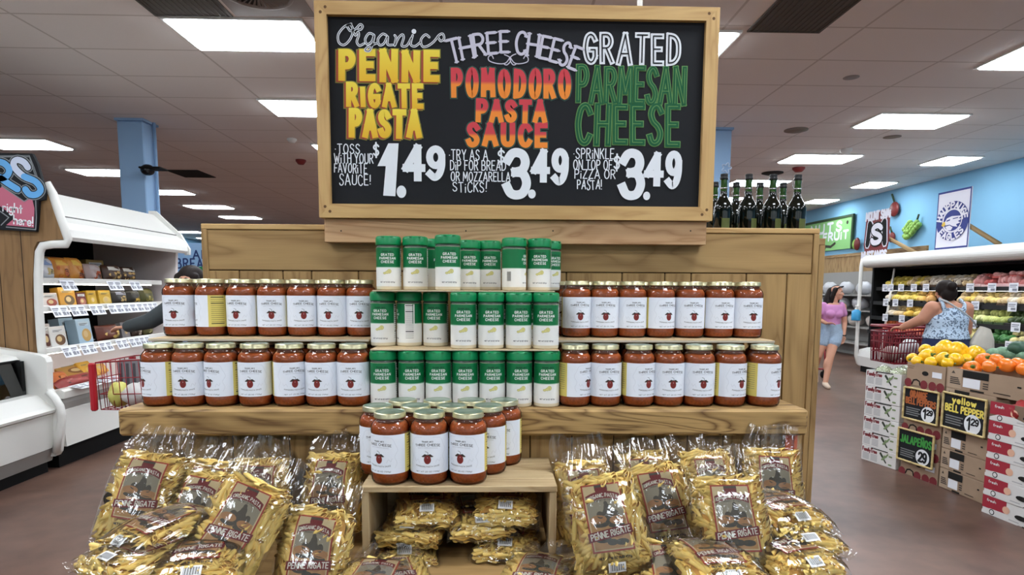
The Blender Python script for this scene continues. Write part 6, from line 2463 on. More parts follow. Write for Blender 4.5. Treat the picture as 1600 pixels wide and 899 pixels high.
def box_thing(name, label, cat, a, rz, z, wd, dp, h, mat, prints, grp, open_top=False, cut=None):
    """box with local x along the visible face, y into the stack"""
    t = thing(name, label, cat, (a.x, a.y, z), rz, grp)
    b = MB()
    if open_top:
        th = .006
        b.box((0, 0, 0), (wd, th, h)); b.box((0, dp - th, 0), (wd, dp, h)); b.box((0, th, 0), (th, dp - th, h)); b.box((wd - th, th, 0), (wd, dp - th, h)); b.box((th, th, 0), (wd - th, dp - th, th))
    else:
        b.box((0, 0, 0), (wd, dp, h), 0, None, .004)
    b.build('carton', mat, t)
    pb = MB()
    mats = prints(pb, wd, h)
    pb.build('print', mats, t)
    return t


def fr_(off):
    return lambda x, z, e=0: (x, -.0015 - off - e, z)


A1, W1_, Z1_ = face_frame(1345, 717, 1399, 735)
HB = .835 / 6


def p_white(pb, wd, h):
    word(pb, 'FamilyTree'.replace('F', 'F').replace('T', 'T'), (wd * .04, h * .66, wd * .46, h * .90), .009, fr_(0), 0, n=3, rn=5, gap=.2)
    for x0 in (.05, .29):
        for k in range(5):
            pb.polys([rect(wd * x0, h * (.50 - .09 * k), wd * (x0 + .19), h * (.55 - .09 * k))], fr_(0), 1)
    r2 = random.Random(int(wd * 1000))
    for k in range(9):
        cx, cz = wd * r2.uniform(.58, .94), h * r2.uniform(.12, .74)
        pb.polys(ribbon([(cx - .012, cz - .014 * (k % 3 - 1)), (cx + .012, cz + .014 * (k % 3 - 1))], .014, 8), fr_(.0005 + k * .0001), 2 if k % 3 else 3)
    pb.polys([rect(wd * .30, h * .93, wd * .78, h * .995)], fr_(.002), 4)
    return [M_mar2, pbr('pale_grey_print', (170, 170, 172), .7), M_oli, pbr('dark_olive_print', (50, 58, 44), .7), M_blk]


for k in range(6):
    box_thing('lettuce_carton', 'white printed carton, %s from the floor in the white stack' % ORD[k], 'carton', A1, Z1_ + rnd.uniform(-.012, .012), k * HB, W1_, .42, HB - .002, M_wbox, p_white, 'white cartons stacked at the island end', k == 5)
# bagged lettuce on top
nrm = V((-math.sin(Z1_), math.cos(Z1_), 0)); dr = V((math.cos(Z1_), math.sin(Z1_), 0))
M_lett = pbr('bagged_lettuce', (196, 206, 178), .3, var=.25, vscale=40)
for i, (u, v, s, l) in enumerate(((.25, .10, .09, 'nearest the left corner'), (.66, .12, .10, 'at the front right'), (.45, .26, .10, 'at the back'))):
    p = A1 + dr * (W1_ * u) + nrm * v
    t = thing('lettuce_bag', 'clear bag of lettuce lying in the top white carton, %s' % l, 'bag of lettuce', (p.x, p.y, 5 * HB + .008), rnd.uniform(0, 3), 'bags of lettuce')
    b = MB(); b.ball((0, 0, .085), (s * .85, s * .75, .083), 18, 12, 0, None, lambda a, th: 1 + .16 * math.sin(5 * a + i) * math.sin(5 * th + i * 2)); b.build('lettuce', M_lett, t)
    b = MB(); b.ball((0, 0, .088), (s * .92, s * .82, .086), 20, 14, 0, None, lambda a, th: 1 + .12 * math.sin(7 * a + i) * math.sin(6 * th)); b.build('film', M_film, t)

# brown stack with red print
A2, W2_, Z2_ = face_frame(1406, 738, 1464, 759)
dr2 = V((math.cos(Z2_), math.sin(Z2_), 0)); nr2 = V((-math.sin(Z2_), math.cos(Z2_), 0))
HB2 = .955 / 5


def p_brown(pb, wd, h):
    for k, x in enumerate((.06, .48, .70, .90)):
        pb.polys([circ(wd * x, h * .10, wd * .10, 14, h * .20)], fr_(.0004), 0)
    pb.polys(ribbon([(wd * .16, h * .06), (wd * .2, h * .24), (wd * .28, h * .28), (wd * .36, h * .22), (wd * .38, h * .06)], .012, 6), fr_(.0004), 1)
    pb.polys([rect(wd * .04, h * .82, wd * .2, h * .86), rect(wd * .04, h * .74, wd * .18, h * .78)], fr_(0), 2)
    pb.polys([circ(wd * .50, h * .60, wd * .085, 16, h * .10)], fr_(.001), 1)
    pb.polys([rect(wd * .68, h * .48, wd * .92, h * .72)], fr_(.001), 3)
    pb.polys([rect(0, 0, wd, h * .02)], fr_(.0002), 2)
    return [M_mar2, M_blk, M_card2, M_tag]


for k in range(5):
    box_thing('pepper_carton', 'brown carton with red round print, %s from the floor under the yellow peppers' % ORD[k], 'carton', A2, Z2_, k * HB2, W2_, .40, HB2 - .002, M_card, p_brown, 'brown printed cartons', k == 4)
# brown stack with labels
A3, W3_, Z3_ = face_frame(1466, 760, 1556, 797)
dr3 = V((math.cos(Z3_), math.sin(Z3_), 0)); nr3 = V((-math.sin(Z3_), math.cos(Z3_), 0))
HB3 = .802 / 5


def p_brown2(pb, wd, h):
    pb.polys([rect(wd * .02, h * .03, wd * .19, h * .97)], fr_(0), 0)
    pb.polys([[(wd * .06, h * .74), (wd * .11, h * .74), (wd * .085, h * .88)]], fr_(.001), 1)
    for q in range(4):
        pb.polys([rect(wd * .05, h * (.50 - q * .09), wd * (.15 + .01 * q), h * (.56 - q * .09))], fr_(.001), 1)
    pb.polys([rect(wd * .20, h * .62, wd * .50, h * .96)], fr_(.0012), 2)
    pb.polys([rect(wd * .21, h * .16, wd * .41, h * .60)], fr_(.0016), 3)
    for q in range(3):
        pb.polys([rect(wd * .44, h * (.44 - q * .11), wd * .50, h * (.50 - q * .11))], fr_(.001), 1)
    pb.polys([rect(wd * .30, h * .02, wd * .46, h * .10)], fr_(.0013), 2)
    pb.polys([rect(wd * .56, h * .14, wd * .74, h * .17)], fr_(.0013), 2)
    pb.polys([rect(wd * .80, h * .55, wd * .84, h * .62)], fr_(.0013), 2)
    return [pbr('lighter_cardboard', (172, 150, 128), .8), pbr('dark_grey_print', (66, 58, 52), .7), M_blk, M_tag]


for k in range(6):
    box_thing('pepper_carton', 'brown carton with white label, %s from the floor under the orange peppers' % ORD[k], 'carton', A3, Z3_, k * HB3, W3_ * (1.45 if k == 5 else .86), .40, HB3 - .002, M_card, p_brown2, 'brown labelled cartons', k == 5)
# white and red stack nearest on the right
A4, W4_, Z4_ = face_frame(1533, 797, 1600, 824)
W4_ = .60
A4 = A4 - V((.02, .03, 0))
HB4 = .795 / 6


def p_red(pb, wd, h):
    pb.polys([rect(0, h * .32, wd * .30, h * .99)], fr_(0), 0)
    pb.polys([[(0, 0), (wd * .45, 0), (wd * .45, h * .2), (wd * .30, h * .36), (wd * .10, h * .34), (0, h * .16)]], fr_(.0006), 1)
    word(pb, 'fresh', (wd * .06, h * .70, wd * .17, h * .84), .004, fr_(.001), 1, n=3, rn=4)
    pb.polys([circ(wd * .30, h * .56, wd * .045, 12, h * .2)], fr_(.0013), 2)
    pb.polys([circ(wd * .13, h * .18, .020, 14)], fr_(.0012), 3)
    pb.polys([circ(wd * .13, h * .18, .014, 14)], fr_(.0018), 1)
    pb.polys([circ(wd * .48, h * .42, wd * .075, 16, h * .13)], fr_(.0016), 3)
    pb.polys([rect(wd * .34, h * .12, wd * .46, h * .17), rect(wd * .60, h * .2, wd * .8, h * .26), rect(wd * .60, h * .32, wd * .76, h * .38)], fr_(.0012), 4)
    pb.polys([rect(wd * .50, h * .01, wd * .75, h * .06)], fr_(.0016), 3)
    return [M_redink, M_wbox, pbr('skin_print', (222, 176, 150), .6), M_blk, pbr('pale_grey_print', (170, 170, 172), .7)]


for k in range(6):
    box_thing('fruit_carton', ('brown and maroon carton on top of the red and white stack' if k == 5 else 'white and red carton, %s from the floor in the right stack' % ORD[k]), 'carton', A4, Z4_ + rnd.uniform(-.015, .015), k * HB4, W4_, .38, HB4 - .002, M_card2 if k == 5 else M_wbox, p_red, 'white and red cartons', k == 5)
dr4 = V((math.cos(Z4_), math.sin(Z4_), 0)); nr4 = V((-math.sin(Z4_), math.cos(Z4_), 0))
for i, (u, v, c, l) in enumerate(((.18, .08, (150, 40, 40), 'dark red radish bunch in the maroon topped carton'), (.40, .10, (196, 206, 190), 'pale green bunch in the maroon topped carton'), (.52, .22, (110, 150, 100), 'green bunch at the back of the maroon topped carton'))):
    p = A4 + dr4 * u + nr4 * v
    b = MB(); b.ball((0, 0, .06), (.09, .07, .075), 14, 10, 0, None, lambda a, th: 1 + .2 * math.sin(5 * a + i) * math.sin(4 * th + i))
    tag(b.build('vegetable_bunch', pbr('bunch_%d' % i, c, .5, var=.2, vscale=30), loc=(p.x, p.y, 5 * HB4 + .022)), l, 'vegetable')

# ---- peppers
M_pepY = pbr('yellow_pepper_skin', (244, 192, 34), .18, spec=.6)
M_pepO = pbr('orange_pepper_skin', (240, 128, 40), .18, spec=.6)
M_stem = pbr('pepper_stem', (84, 110, 40), .5)


def pepper_proto(mat, sd):
    t = thing('bell_pepper', '', 'bell pepper', (0, 0, 0))
    b = MB()
    lob = lambda a, th: (1 + .10 * abs(math.cos(2 * a + sd)) * math.sin(th)) * (1 - .16 * math.exp(-((PI - th) / .34) ** 2)) * (.96 + .10 * math.sin(th * .5))
    vs_b = b.ball((0, 0, .048), (.041, .040, .048), 28, 18, 0, None, lob)
    # dimple round the stem
    b.v = [(x, y, z - (.010 * math.exp(-((x * x + y * y) / .00022))) if z > .05 else z + (.008 * math.exp(-((x * x + y * y) / .0002)))) for x, y, z in b.v]
    b.build('flesh', mat, t)
    b = MB(); b.lathe([(.0135, .0865), (.012, .0885), (.006, .0895), (.005, .098), (.0058, .110), (0, .111)], 10); b.build('stem', M_stem, t)
    return t


PY_, PO_ = pepper_proto(M_pepY, .3), pepper_proto(M_pepO, .9)
_py, _po = [True], [True]


def pepper(kind, px, py, r, tilt, az, label, dist):
    proto, flg = (PY_, _py) if kind == 'y' else (PO_, _po)
    o = put(proto, flg, (0, 0, 0), 0, label, 'yellow bell peppers' if kind == 'y' else 'orange bell peppers')
    p = PY(px, py, dist)
    s = r / 960.0 * dist / .043
    M = Matrix.Rotation(math.radians(az), 4, 'Z') @ Matrix.Rotation(math.radians(tilt), 4, 'X')
    c = M @ V((0, 0, .048 * s))
    o.rotation_euler = M.to_euler()
    o.scale = (s, s, s)
    o.location = p - c
    return o


yl = [(1426, 560, 8, 100, -60, 5.12, 'leftmost yellow pepper at the corner of its carton'), (1448, 557, 11, 70, 10, 5.0, 'yellow pepper with its stem scar to the front, left of the centre'), (1446, 547, 9, 80, 120, 5.2, 'yellow pepper high on the left of the heap'),
      (1455, 567, 9, 95, 40, 4.88, 'yellow pepper low at the carton edge, left'), (1460, 550, 9, 85, 100, 5.15, 'yellow pepper behind the stem scar one'), (1477, 546, 14, 60, 140, 5.02, 'big yellow pepper at the top of the heap, left one'),
      (1496, 548, 14, 95, 180, 4.95, 'big round yellow pepper at the top of the heap, right one'), (1474, 562, 11, 55, -10, 4.84, 'yellow pepper with its green stem pointing to the viewer'), (1493, 562, 10, 92, 80, 4.80, 'yellow pepper below the big round one'),
      (1510, 562, 9, 90, 30, 4.86, 'yellow pepper between the big round one and the right one'), (1524, 553, 13, 88, 160, 4.86, 'big yellow pepper at the right end of the yellow ones'), (1480, 568, 8, 90, 60, 4.74, 'yellow pepper low in front under the stem one'), (1433, 565, 8, 90, 20, 5.0, 'yellow pepper low at the left carton edge')]
for px, py, r, tl, az, ds, l in yl:
    pepper('y', px, py, r, tl, az, l, ds)
_ol = 0
ol = [(1519, 576, 12, 70, -35, 4.62, 'orange pepper lying in front with its stem to the left'), (1537, 563, 11, 60, -10, 4.66, 'orange pepper with its dark stem end facing the viewer'), (1556, 564, 11, 95, 75, 4.62, 'long orange pepper right of the stem end one'), (1573, 571, 11, 92, 80, 4.52, 'orange pepper in the middle right of the orange heap'),
      (1590, 569, 10, 95, 100, 4.5, 'orange pepper near the right picture edge'), (1505, 581, 7, 90, 10, 4.66, 'small piece of orange pepper at the left carton flap'), (1545, 573, 9, 92, 60, 4.5, 'orange pepper low behind the cardboard rim'), (1600, 577, 10, 90, 20, 4.42, 'orange pepper cut by the right picture edge')]
for px, py, r, tl, az, ds, l in ol:
    pepper('o', px, py, r, tl, az, l, ds)
# green vegetables behind, on a box of their own
M_avo = pbr('dark_green_skin', (52, 84, 66), .4, var=.2, vscale=30)
M_avo2 = pbr('pale_green_skin', (120, 156, 128), .4, var=.2, vscale=30)
g0 = PY(1572, 560, 5.0)
bxt = thing('vegetable_crate', 'dark crate behind the orange peppers holding green squash', 'crate', (g0.x + .05, 5.1, 0))
b = MB(); b.box((-.28, -.2, 0), (.4, .25, .84)); b.build('crate', M_black, bxt)
for i, (px, py, r, m, l) in enumerate(((1553, 552, 8, M_avo2, 'pale green squash, leftmost behind the orange peppers'), (1567, 551, 9, M_avo2, 'pale green squash in the middle behind the orange peppers'), (1580, 553, 10, M_avo2, 'pale green squash right behind the orange peppers'), (1592, 545, 12, M_avo, 'dark green squash highest at the right edge'), (1599, 556, 9, M_avo2, 'pale green squash cut by the right edge'))):
    p = PY(px, py, 5.05 - .03 * i)
    s = r / 960 * 5.05
    t = thing('squash', l, 'squash', (p.x, p.y, p.z), rnd.uniform(-.6, .6), 'green squash behind the peppers')
    b = MB(); b.ball((0, 0, 0), (s * 1.35, s, s), 16, 10, 0, None, lambda a, th: 1 + .05 * math.sin(6 * a)); b.build('flesh', m, t)
    b = MB(); b.tube([(s * 1.3, 0, 0), (s * 1.55, 0, s * .15)], s * .14, 6); b.build('stem', M_stem, t)

# ---- bamboo framed price signs on the cartons
M_bam = pbr('bamboo', (206, 184, 128), .5, var=.12, vscale=30)
M_orl = pbr('burnt_orange_chalk', (168, 92, 48), .8)
M_gchk = pbr('bright_green_chalk', (58, 140, 60), .8)
M_ychk = pbr('pale_yellow_chalk', (230, 210, 96), .8)


def price_sign(name, label, A_, rz, wd_face, u0, u1, z0, z1, words, prc, lean=.0):
    d_ = V((math.cos(rz), math.sin(rz), 0)); n_ = V((math.sin(rz), -math.cos(rz), 0))
    p = A_ + d_ * u0 + n_ * .022
    t = thing(name, label, 'price sign', (p.x, p.y, z0), rz)
    w2, h2 = u1 - u0, z1 - z0
    b = MB(); b.box((0, -.004, 0), (w2, .004, h2)); b.build('board', M_chalk, t)
    b = MB()
    for a, c in (((0, 0), (w2, 0)), ((0, h2), (w2, h2)), ((0, 0), (0, h2)), ((w2, 0), (w2, h2))):
        n = 5
        for k in range(n):
            q0, q1 = k / n, (k + 1) / n
            P0 = V((a[0] + (c[0] - a[0]) * q0, -.009, a[1] + (c[1] - a[1]) * q0)); P1 = V((a[0] + (c[0] - a[0]) * q1, -.009, a[1] + (c[1] - a[1]) * q1))
            e = (P1 - P0) * .06
            b.tube([P0, P0 + e, P1 - e, P1], [.0105, .0085, .0085, .0105], 8)
    b.build('bamboo_frame', M_bam, t)
    b = MB()
    F = lambda off: (lambda x, z, e=0: (x, -.0055 - off - e, z))
    mats = [M_chw, M_chalk]
    for tx, (x0, y0, x1, y1), wdt, mt in words:
        mats.append(mt)
        word(b, tx, (w2 * x0, h2 * y0, w2 * x1, h2 * y1), wdt, F(.0), len(mats) - 1, n=3, rn=6, gap=.32)
    for k in range(4):
        b.polys([rect(w2 * .08, h2 * (.34 - .07 * k), w2 * (.50 - .05 * (k % 2)), h2 * (.355 - .07 * k + .02))], F(0), 2 + len(words)) if True else None
    mats.append(pbr('dim_chalk', (120, 122, 124), .8))
    cx, cz, rr = w2 * .72, h2 * .26, w2 * .19
    b.polys([circ(cx, cz, rr, 24)], F(.001), 0)
    for tx, (x0, y0, x1, y1), wdt in prc:
        word(b, tx, (cx + rr * x0, cz + rr * y0, cx + rr * x1, cz + rr * y1), wdt, F(.002), 1, n=3, rn=6)
    b.build('lettering', mats, t)
    return t


P129 = [('1', (-.62, -.55, -.30, .62), .016), ('2', (-.12, -.02, .26, .58), .012), ('9', (.36, -.02, .72, .58), .012)]
zz = lambda px, py, A_, rz: PY(px, py, (A_ + V((math.cos(rz), math.sin(rz), 0)) * .12).y).z
price_sign('pepper_sign', 'bamboo framed black sign for orange bell peppers, upper left one', A2, Z2_, W2_, .02, W2_ - .015, .485, .745, [('ORANGE', (.18, .72, .66, .92), .014, M_orl), ('BELL PEPPERS', (.06, .50, .92, .68), .012, M_orl)], P129)
price_sign('pepper_sign', 'bamboo framed black sign with yellow lettering for yellow peppers', A3, Z3_, W3_, .02, W3_ * .78, .495, .765, [('yellow', (.22, .76, .76, .93), .014, M_ychk), ('BELL PEPPER', (.06, .50, .94, .68), .013, M_ychk)], P129)
price_sign('pepper_sign', 'bamboo framed black sign with green lettering for jalapenos, lower left', A2, Z2_, W2_, -.01, W2_ - .03, .125, .39, [('JALAPE~NOS', (.07, .58, .93, .80), .014, M_gchk)], [('2', (-.55, -.55, -.05, .55), .018), ('9', (.08, -.55, .58, .55), .018)])
# ================================================================ people
M_skin = pbr('skin_warm', (206, 152, 126), .55, spec=.35)
M_skin2 = pbr('skin_tan', (190, 134, 108), .55, spec=.35)
M_eye = pbr('eye_white', (226, 222, 216), .3)
M_iris = pbr('eye_dark', (40, 28, 22), .3)
M_lip = pbr('lips', (168, 84, 80), .45)
M_hair = pbr('dark_hair', (30, 21, 18), .6, spec=.2, bump=.5, bscale=120)


def fuse(mb, voxel, smooth=6):
    """one continuous skin over overlapping closed shells"""
    me = mb.mesh('tmp', [])
    o = bpy.data.objects.new('tmp', me)
    COL.objects.link(o)
    r = o.modifiers.new('r', 'REMESH'); r.mode = 'VOXEL'; r.voxel_size = voxel; r.use_smooth_shade = True
    s = o.modifiers.new('s', 'SMOOTH'); s.factor = .5; s.iterations = smooth
    dg = bpy.context.evaluated_depsgraph_get()
    m2 = bpy.data.meshes.new_from_object(o.evaluated_get(dg))
    bpy.data.objects.remove(o); bpy.data.meshes.remove(me)
    m2.polygons.foreach_set('use_smooth', [True] * len(m2.polygons))
    return m2


def link(name, me, mats, parent):
    me.name = name
    me.materials.clear()
    for m in mats:
        me.materials.append(m)
    o = bpy.data.objects.new(name, me)
    COL.objects.link(o)
    o.parent = parent
    return o


def rings(mb, rs, n=20):
    """closed shell through elliptical sections (x, y, z, rx, ry)"""
    vs, fs = [], []
    for (x, y, z, rx, ry) in rs:
        for j in range(n):
            a = 2 * PI * j / n
            vs.append((x + rx * math.cos(a), y + ry * math.sin(a), z))
    k = len(rs)
    for i in range(k - 1):
        for j in range(n):
            j2 = (j + 1) % n
            fs.append((i * n + j, i * n + j2, (i + 1) * n + j2, (i + 1) * n + j))
    fs.append(tuple(reversed(range(n)))); fs.append(tuple(range((k - 1) * n, k * n)))
    mb.add(vs, fs)


def limb(mb, pts, rad, n=14):
    """tapered limb with rounded ends and joints"""
    P = [V(p) for p in pts]
    fine, fr = [], []
    for i in range(len(P) - 1):
        for q in range(6):
            t = q / 6
            fine.append(P[i].lerp(P[i + 1], t)); fr.append(rad[i] + (rad[i + 1] - rad[i]) * t)
    fine.append(P[-1]); fr.append(rad[-1])
    mb.tube(fine, fr, n)
    for p, r in zip(P, rad):
        mb.ball(p, r, 12, 8)


def hand(mb, wrist, direc, palm_n, s=1.0, side=1, curl=.5):
    """palm, four unequal bent fingers and a thumb from the palm's side"""
    d = V(direc).normalized(); nrm = V(palm_n); nrm = (nrm - d * nrm.dot(d)).normalized(); sd = d.cross(nrm) * side
    w = V(wrist)
    for k in range(5):
        c = w + d * (.022 + .014 * k) * s
        for q in (-.024, 0, .024):
            mb.ball(c + sd * q * s * (.75 + .06 * k), .0145 * s, 8, 6)
    for k, (off, L) in enumerate(((-.030, .062), (-.010, .074), (.010, .070), (.028, .054))):
        b0 = w + d * .085 * s + sd * off * s
        a1, a2, a3 = curl * .5, curl * 1.2, curl * 1.8
        p = [b0 - d * .02 * s, b0]
        for a, f in ((a1, .44), (a2, .31), (a3, .25)):
            p.append(p[-1] + (d * math.cos(a) + nrm * math.sin(a)) * L * f * s)
        limb(mb, p, [.0095 * s, .0095 * s, .0088 * s, .0082 * s, .0072 * s], 8)
    t0 = w + d * .028 * s - sd * .028 * s
    limb(mb, [t0, t0 + (d * .6 - sd * .7 + nrm * .2).normalized() * .034 * s, t0 + (d * .85 - sd * .55 + nrm * .5).normalized() * .064 * s], [.012 * s, .0105 * s, .008 * s], 8)


def head(mb, c, yaw, s=1.0, tilt=0.0):
    """skull, jaw, nose, ears; c is the middle of the head; the face looks along local -y turned by yaw"""
    M = Matrix.Translation(c) @ Matrix.Rotation(math.radians(yaw), 4, 'Z') @ Matrix.Rotation(math.radians(tilt), 4, 'X')
    h = MB()
    h.ball((0, .012, .022), (.074 * s, .092 * s, .092 * s), 20, 14)
    h.ball((0, -.022, -.040), (.056 * s, .062 * s, .070 * s), 18, 12)
    h.ball((0, -.052, -.088), (.026 * s, .026 * s, .022 * s), 12, 8)
    for q in (-1, 1):
        h.ball((q * .036, -.050, -.022), (.026 * s, .026 * s, .026 * s), 12, 8)
        h.ball((q * .074, .010, -.012), (.010, .018, .030), 10, 8)
        h.ball((q * .030, -.070, .022), (.024, .012, .010), 10, 6)
    h.tube([V((0, -.074, .012)), V((0, -.090, -.012)), V((0, -.098, -.030)), V((0, -.084, -.038))], [.008, .011, .015, .010], 10)
    h.ball((0, -.076, -.060), (.022, .014, .007), 12, 6)
    h.ball((0, -.074, -.071), (.019, .014, .008), 12, 6)
    mb.merge(h, M)
    return M


def paint_face(me, M, s=1.0):
    """eyes, brows and lips of a finished body by where its faces lie"""
    pts = [(M @ V((q * .030, -.080, .004)), .0135, 1) for q in (-1, 1)] + [(M @ V((q * .030, -.084, .003)), .0075, 2) for q in (-1, 1)]
    lips = [M @ V((q, -.084, -.066)) for q in (-.014, 0, .014)]
    brow = [M @ V((q * k, -.078, .027)) for q in (-1, 1) for k in (.020, .030, .042)]
    for p in me.polygons:
        c = p.center
        for q in lips:
            if (c - q).length < .011:
                p.material_index = 3
        for q in brow:
            if (c - q).length < .009:
                p.material_index = 2
        for q, r, m in pts:
            if (c - q).length < r:
                p.material_index = m


def shell(rs_limbs, rs_rings, voxel, name, mat, parent, smooth=5, label=None):
    m = MB()
    for r in rs_rings:
        rings(m, r)
    for pts, rad in rs_limbs:
        limb(m, pts, rad)
    o = link(name, fuse(m, voxel, smooth), [mat], parent)
    if label:
        o['label'] = label
    return o


# ---- woman in pink walking past the wall shelf (she faces the viewer, head turned to her left)
W = thing('person', 'woman in a pink top and denim shorts walking behind the panel, head turned', 'person', (5.40, 9.77, 0))
m = MB()
torso = [(.0, .02, .80, .150, .105), (.0, .02, .90, .172, .118), (.0, .01, .98, .150, .105), (.0, .0, 1.06, .132, .095), (.0, -.005, 1.14, .142, .105), (.0, -.01, 1.22, .150, .110), (.01, .0, 1.30, .150, .095), (.015, .01, 1.345, .09, .07)]
rings(m, torso)
for q in (-1, 1):
    m.ball((q * .065, -.085, 1.17), (.066, .060, .064), 14, 10)
limb(m, [(.02, .01, 1.30), (.04, -.005, 1.42)], [.058, .050])
Mh = head(m, V((.065, -.01, 1.51)), 48, 1.0)
# arms: her left one (picture right) hangs, the other is bent across the waist
limb(m, [(.185, .01, 1.295), (.235, .02, 1.03), (.185, -.06, .82)], [.052, .040, .027])
hand(m, (.185, -.06, .82), (-.18, -.2, -1), (-1, -.3, 0), 1.0, 1, .5)
limb(m, [(-.165, .01, 1.29), (-.235, .0, 1.10), (-.16, -.14, 1.03)], [.052, .040, .027])
hand(m, (-.16, -.14, 1.03), (1, -.3, .05), (0, 0, -1), 1.0, -1, .6)
# legs: her left leg crosses in front, the other one trails with the heel up
limb(m, [(.085, .02, .84), (-.06, -.14, .50), (-.155, -.22, .09)], [.105, .062, .038])
m.ball((-.115, -.16, .36), (.055, .055, .12), 12, 10)
limb(m, [(-.155, -.20, .075), (-.16, -.27, .045), (-.165, -.34, .028)], [.040, .034, .024])
limb(m, [(-.085, .02, .84), (-.19, -.02, .50), (-.06, .30, .22)], [.105, .062, .038])
m.ball((-.13, .14, .40), (.055, .07, .10), 12, 10)
limb(m, [(-.06, .30, .22), (-.075, .24, .13), (-.08, .20, .05)], [.038, .034, .024])
me = fuse(m, .0075, 6)
o = link('body', me, [M_skin, M_eye, M_iris, M_lip], W)
paint_face(me, Mh)
t_ = [(x, y, z, rx + .014, ry + .014) for x, y, z, rx, ry in torso[2:7]] + [(.012, .008, 1.325, .125, .080)]
mt = MB(); rings(mt, t_)
for q in (-1, 1):
    mt.ball((q * .065, -.090, 1.17), (.076, .068, .072), 14, 10)
limb(mt, [(.15, .01, 1.30), (.205, .015, 1.17)], [.066, .060]); limb(mt, [(-.135, .01, 1.295), (-.195, .005, 1.19)], [.066, .060])
link('pink_top', fuse(mt, .009, 5), [pbr('pink_knit', (202, 138, 188), .8)], W)['label'] = 'pink V-neck short sleeved top'
mt = MB(); rings(mt, [(.0, .02, .80, .170, .125), (.0, .02, .90, .190, .135), (.0, .01, .99, .168, .122), (0, .01, 1.02, .160, .116)])
limb(mt, [(.085, .02, .86), (.035, -.045, .72)], [.124, .112]); limb(mt, [(-.085, .02, .86), (-.125, .01, .72)], [.124, .112])
link('denim_shorts', fuse(mt, .009, 4), [pbr('light_denim', (158, 178, 200), .85, var=.08, vscale=40)], W)['label'] = 'light blue denim shorts'
mt = MB()
mt.ball((.065, .02, 1.535), (.090, .100, .098), 18, 12)
limb(mt, [(.02, .06, 1.53), (-.04, .06, 1.40), (-.075, .02, 1.28), (-.08, -.03, 1.20)], [.075, .070, .055, .025])
limb(mt, [(.10, .07, 1.52), (.10, .09, 1.36), (.09, .08, 1.26)], [.072, .060, .03])
limb(mt, [(.01, -.05, 1.56), (-.02, -.045, 1.46), (-.03, -.05, 1.36)], [.034, .034, .020])
hm = fuse(mt, .010, 3)
ho = link('hair', hm, [M_hair], W)
# clear the hair from the face
fc = Mh @ V((0, -.075, -.015)); fdir = (Mh.to_3x3() @ V((0, -1, 0)))
for v in hm.vertices:
    d = v.co - fc
    if d.length < .088 and d.dot(fdir) > -.055:
        v.co -= fdir * min(.075, (.088 - d.length) * 1.3)
b = MB(); b.tube([Mh @ V((-.085, .0, .06)), Mh @ V((-.06, -.06, .095)), Mh @ V((0, -.085, .10)), Mh @ V((.06, -.06, .095)), Mh @ V((.085, .0, .06))], .010, 8)
b.build('sunglasses', M_black, W)
mt = MB(); limb(mt, [(-.155, -.215, .065), (-.162, -.28, .040), (-.166, -.345, .028)], [.046, .040, .031]); link('shoe', fuse(mt, .007, 3), [pbr('cream_shoe', (222, 200, 178), .6)], W)
mt = MB(); limb(mt, [(-.06, .30, .20), (-.075, .24, .12), (-.08, .195, .045)], [.046, .040, .030]); link('shoe', fuse(mt, .007, 3), [pbr('cream_shoe', (222, 200, 178), .6)], W)
b = MB(); b.tube([V((.188, -.052, .838)) + V((.033 * math.cos(a), .033 * math.sin(a), .012 * math.sin(a))) for a in [2 * PI * k / 16 for k in range(16)]], .009, 8, closed=True); b.build('wristwatch', M_black, W)
t = thing('tote_bag', 'pale teal tote bag hanging at the side of the woman in pink', 'bag', (5.12, 9.86, .78))
mt = MB(); mt.ball((0, 0, .15), (.07, .13, .20), 16, 12, 0, None, lambda a, th: 1 + .08 * math.sin(4 * a)); mt.build('sack', pbr('teal_cloth', (136, 166, 164), .85), t)
b = MB(); b.tube([(-.0, -.06, .32), (.04, -.05, .46), (.10, 0.0, .545), (.06, .07, .46), (0, .08, .32)], .012, 8); b.build('strap', pbr('teal_cloth', (136, 166, 164), .85), t)

# ---- woman at the cooler seen from behind
W2 = thing('person', 'woman seen from behind in a blue patterned tank top at the produce cooler', 'person', (4.93, 6.62, 0))
m = MB()
torso2 = [(.02, 0, .78, .20, .16), (.02, .0, .92, .225, .180), (.02, .0, 1.04, .205, .160), (.02, .0, 1.14, .190, .145), (.025, .0, 1.25, .195, .140), (.03, .0, 1.34, .190, .115), (.03, .01, 1.41, .13, .085), (.025, .02, 1.445, .07, .06)]
rings(m, torso2)
limb(m, [(.02, .02, 1.42), (.01, .03, 1.50)], [.062, .056])
Mh2 = head(m, V((-.005, .045, 1.545)), 172, 1.0)
limb(m, [(-.155, .0, 1.36), (-.225, .03, 1.24), (-.33, .20, 1.14)], [.080, .066, .038])
hand(m, (-.33, .20, 1.14), (-.5, .8, -.1), (0, 0, -1), 1.0, 1, .8)
limb(m, [(.215, .0, 1.36), (.27, .04, 1.10), (.20, .24, 1.02)], [.078, .058, .036])
hand(m, (.20, .24, 1.02), (-.3, 1, 0), (0, 0, -1), 1.0, -1, .7)
for q in (-1, 1):
    limb(m, [(.02 + q * .11, 0, .84), (.02 + q * .11, -.01, .47), (.02 + q * .11, .03, .09)], [.135, .080, .050])
    limb(m, [(.02 + q * .11, .02, .07), (.02 + q * .12, .14, .04)], [.048, .034])
me = fuse(m, .0085, 6)
link('body', me, [M_skin2, M_eye, M_iris, M_lip], W2); paint_face(me, Mh2)


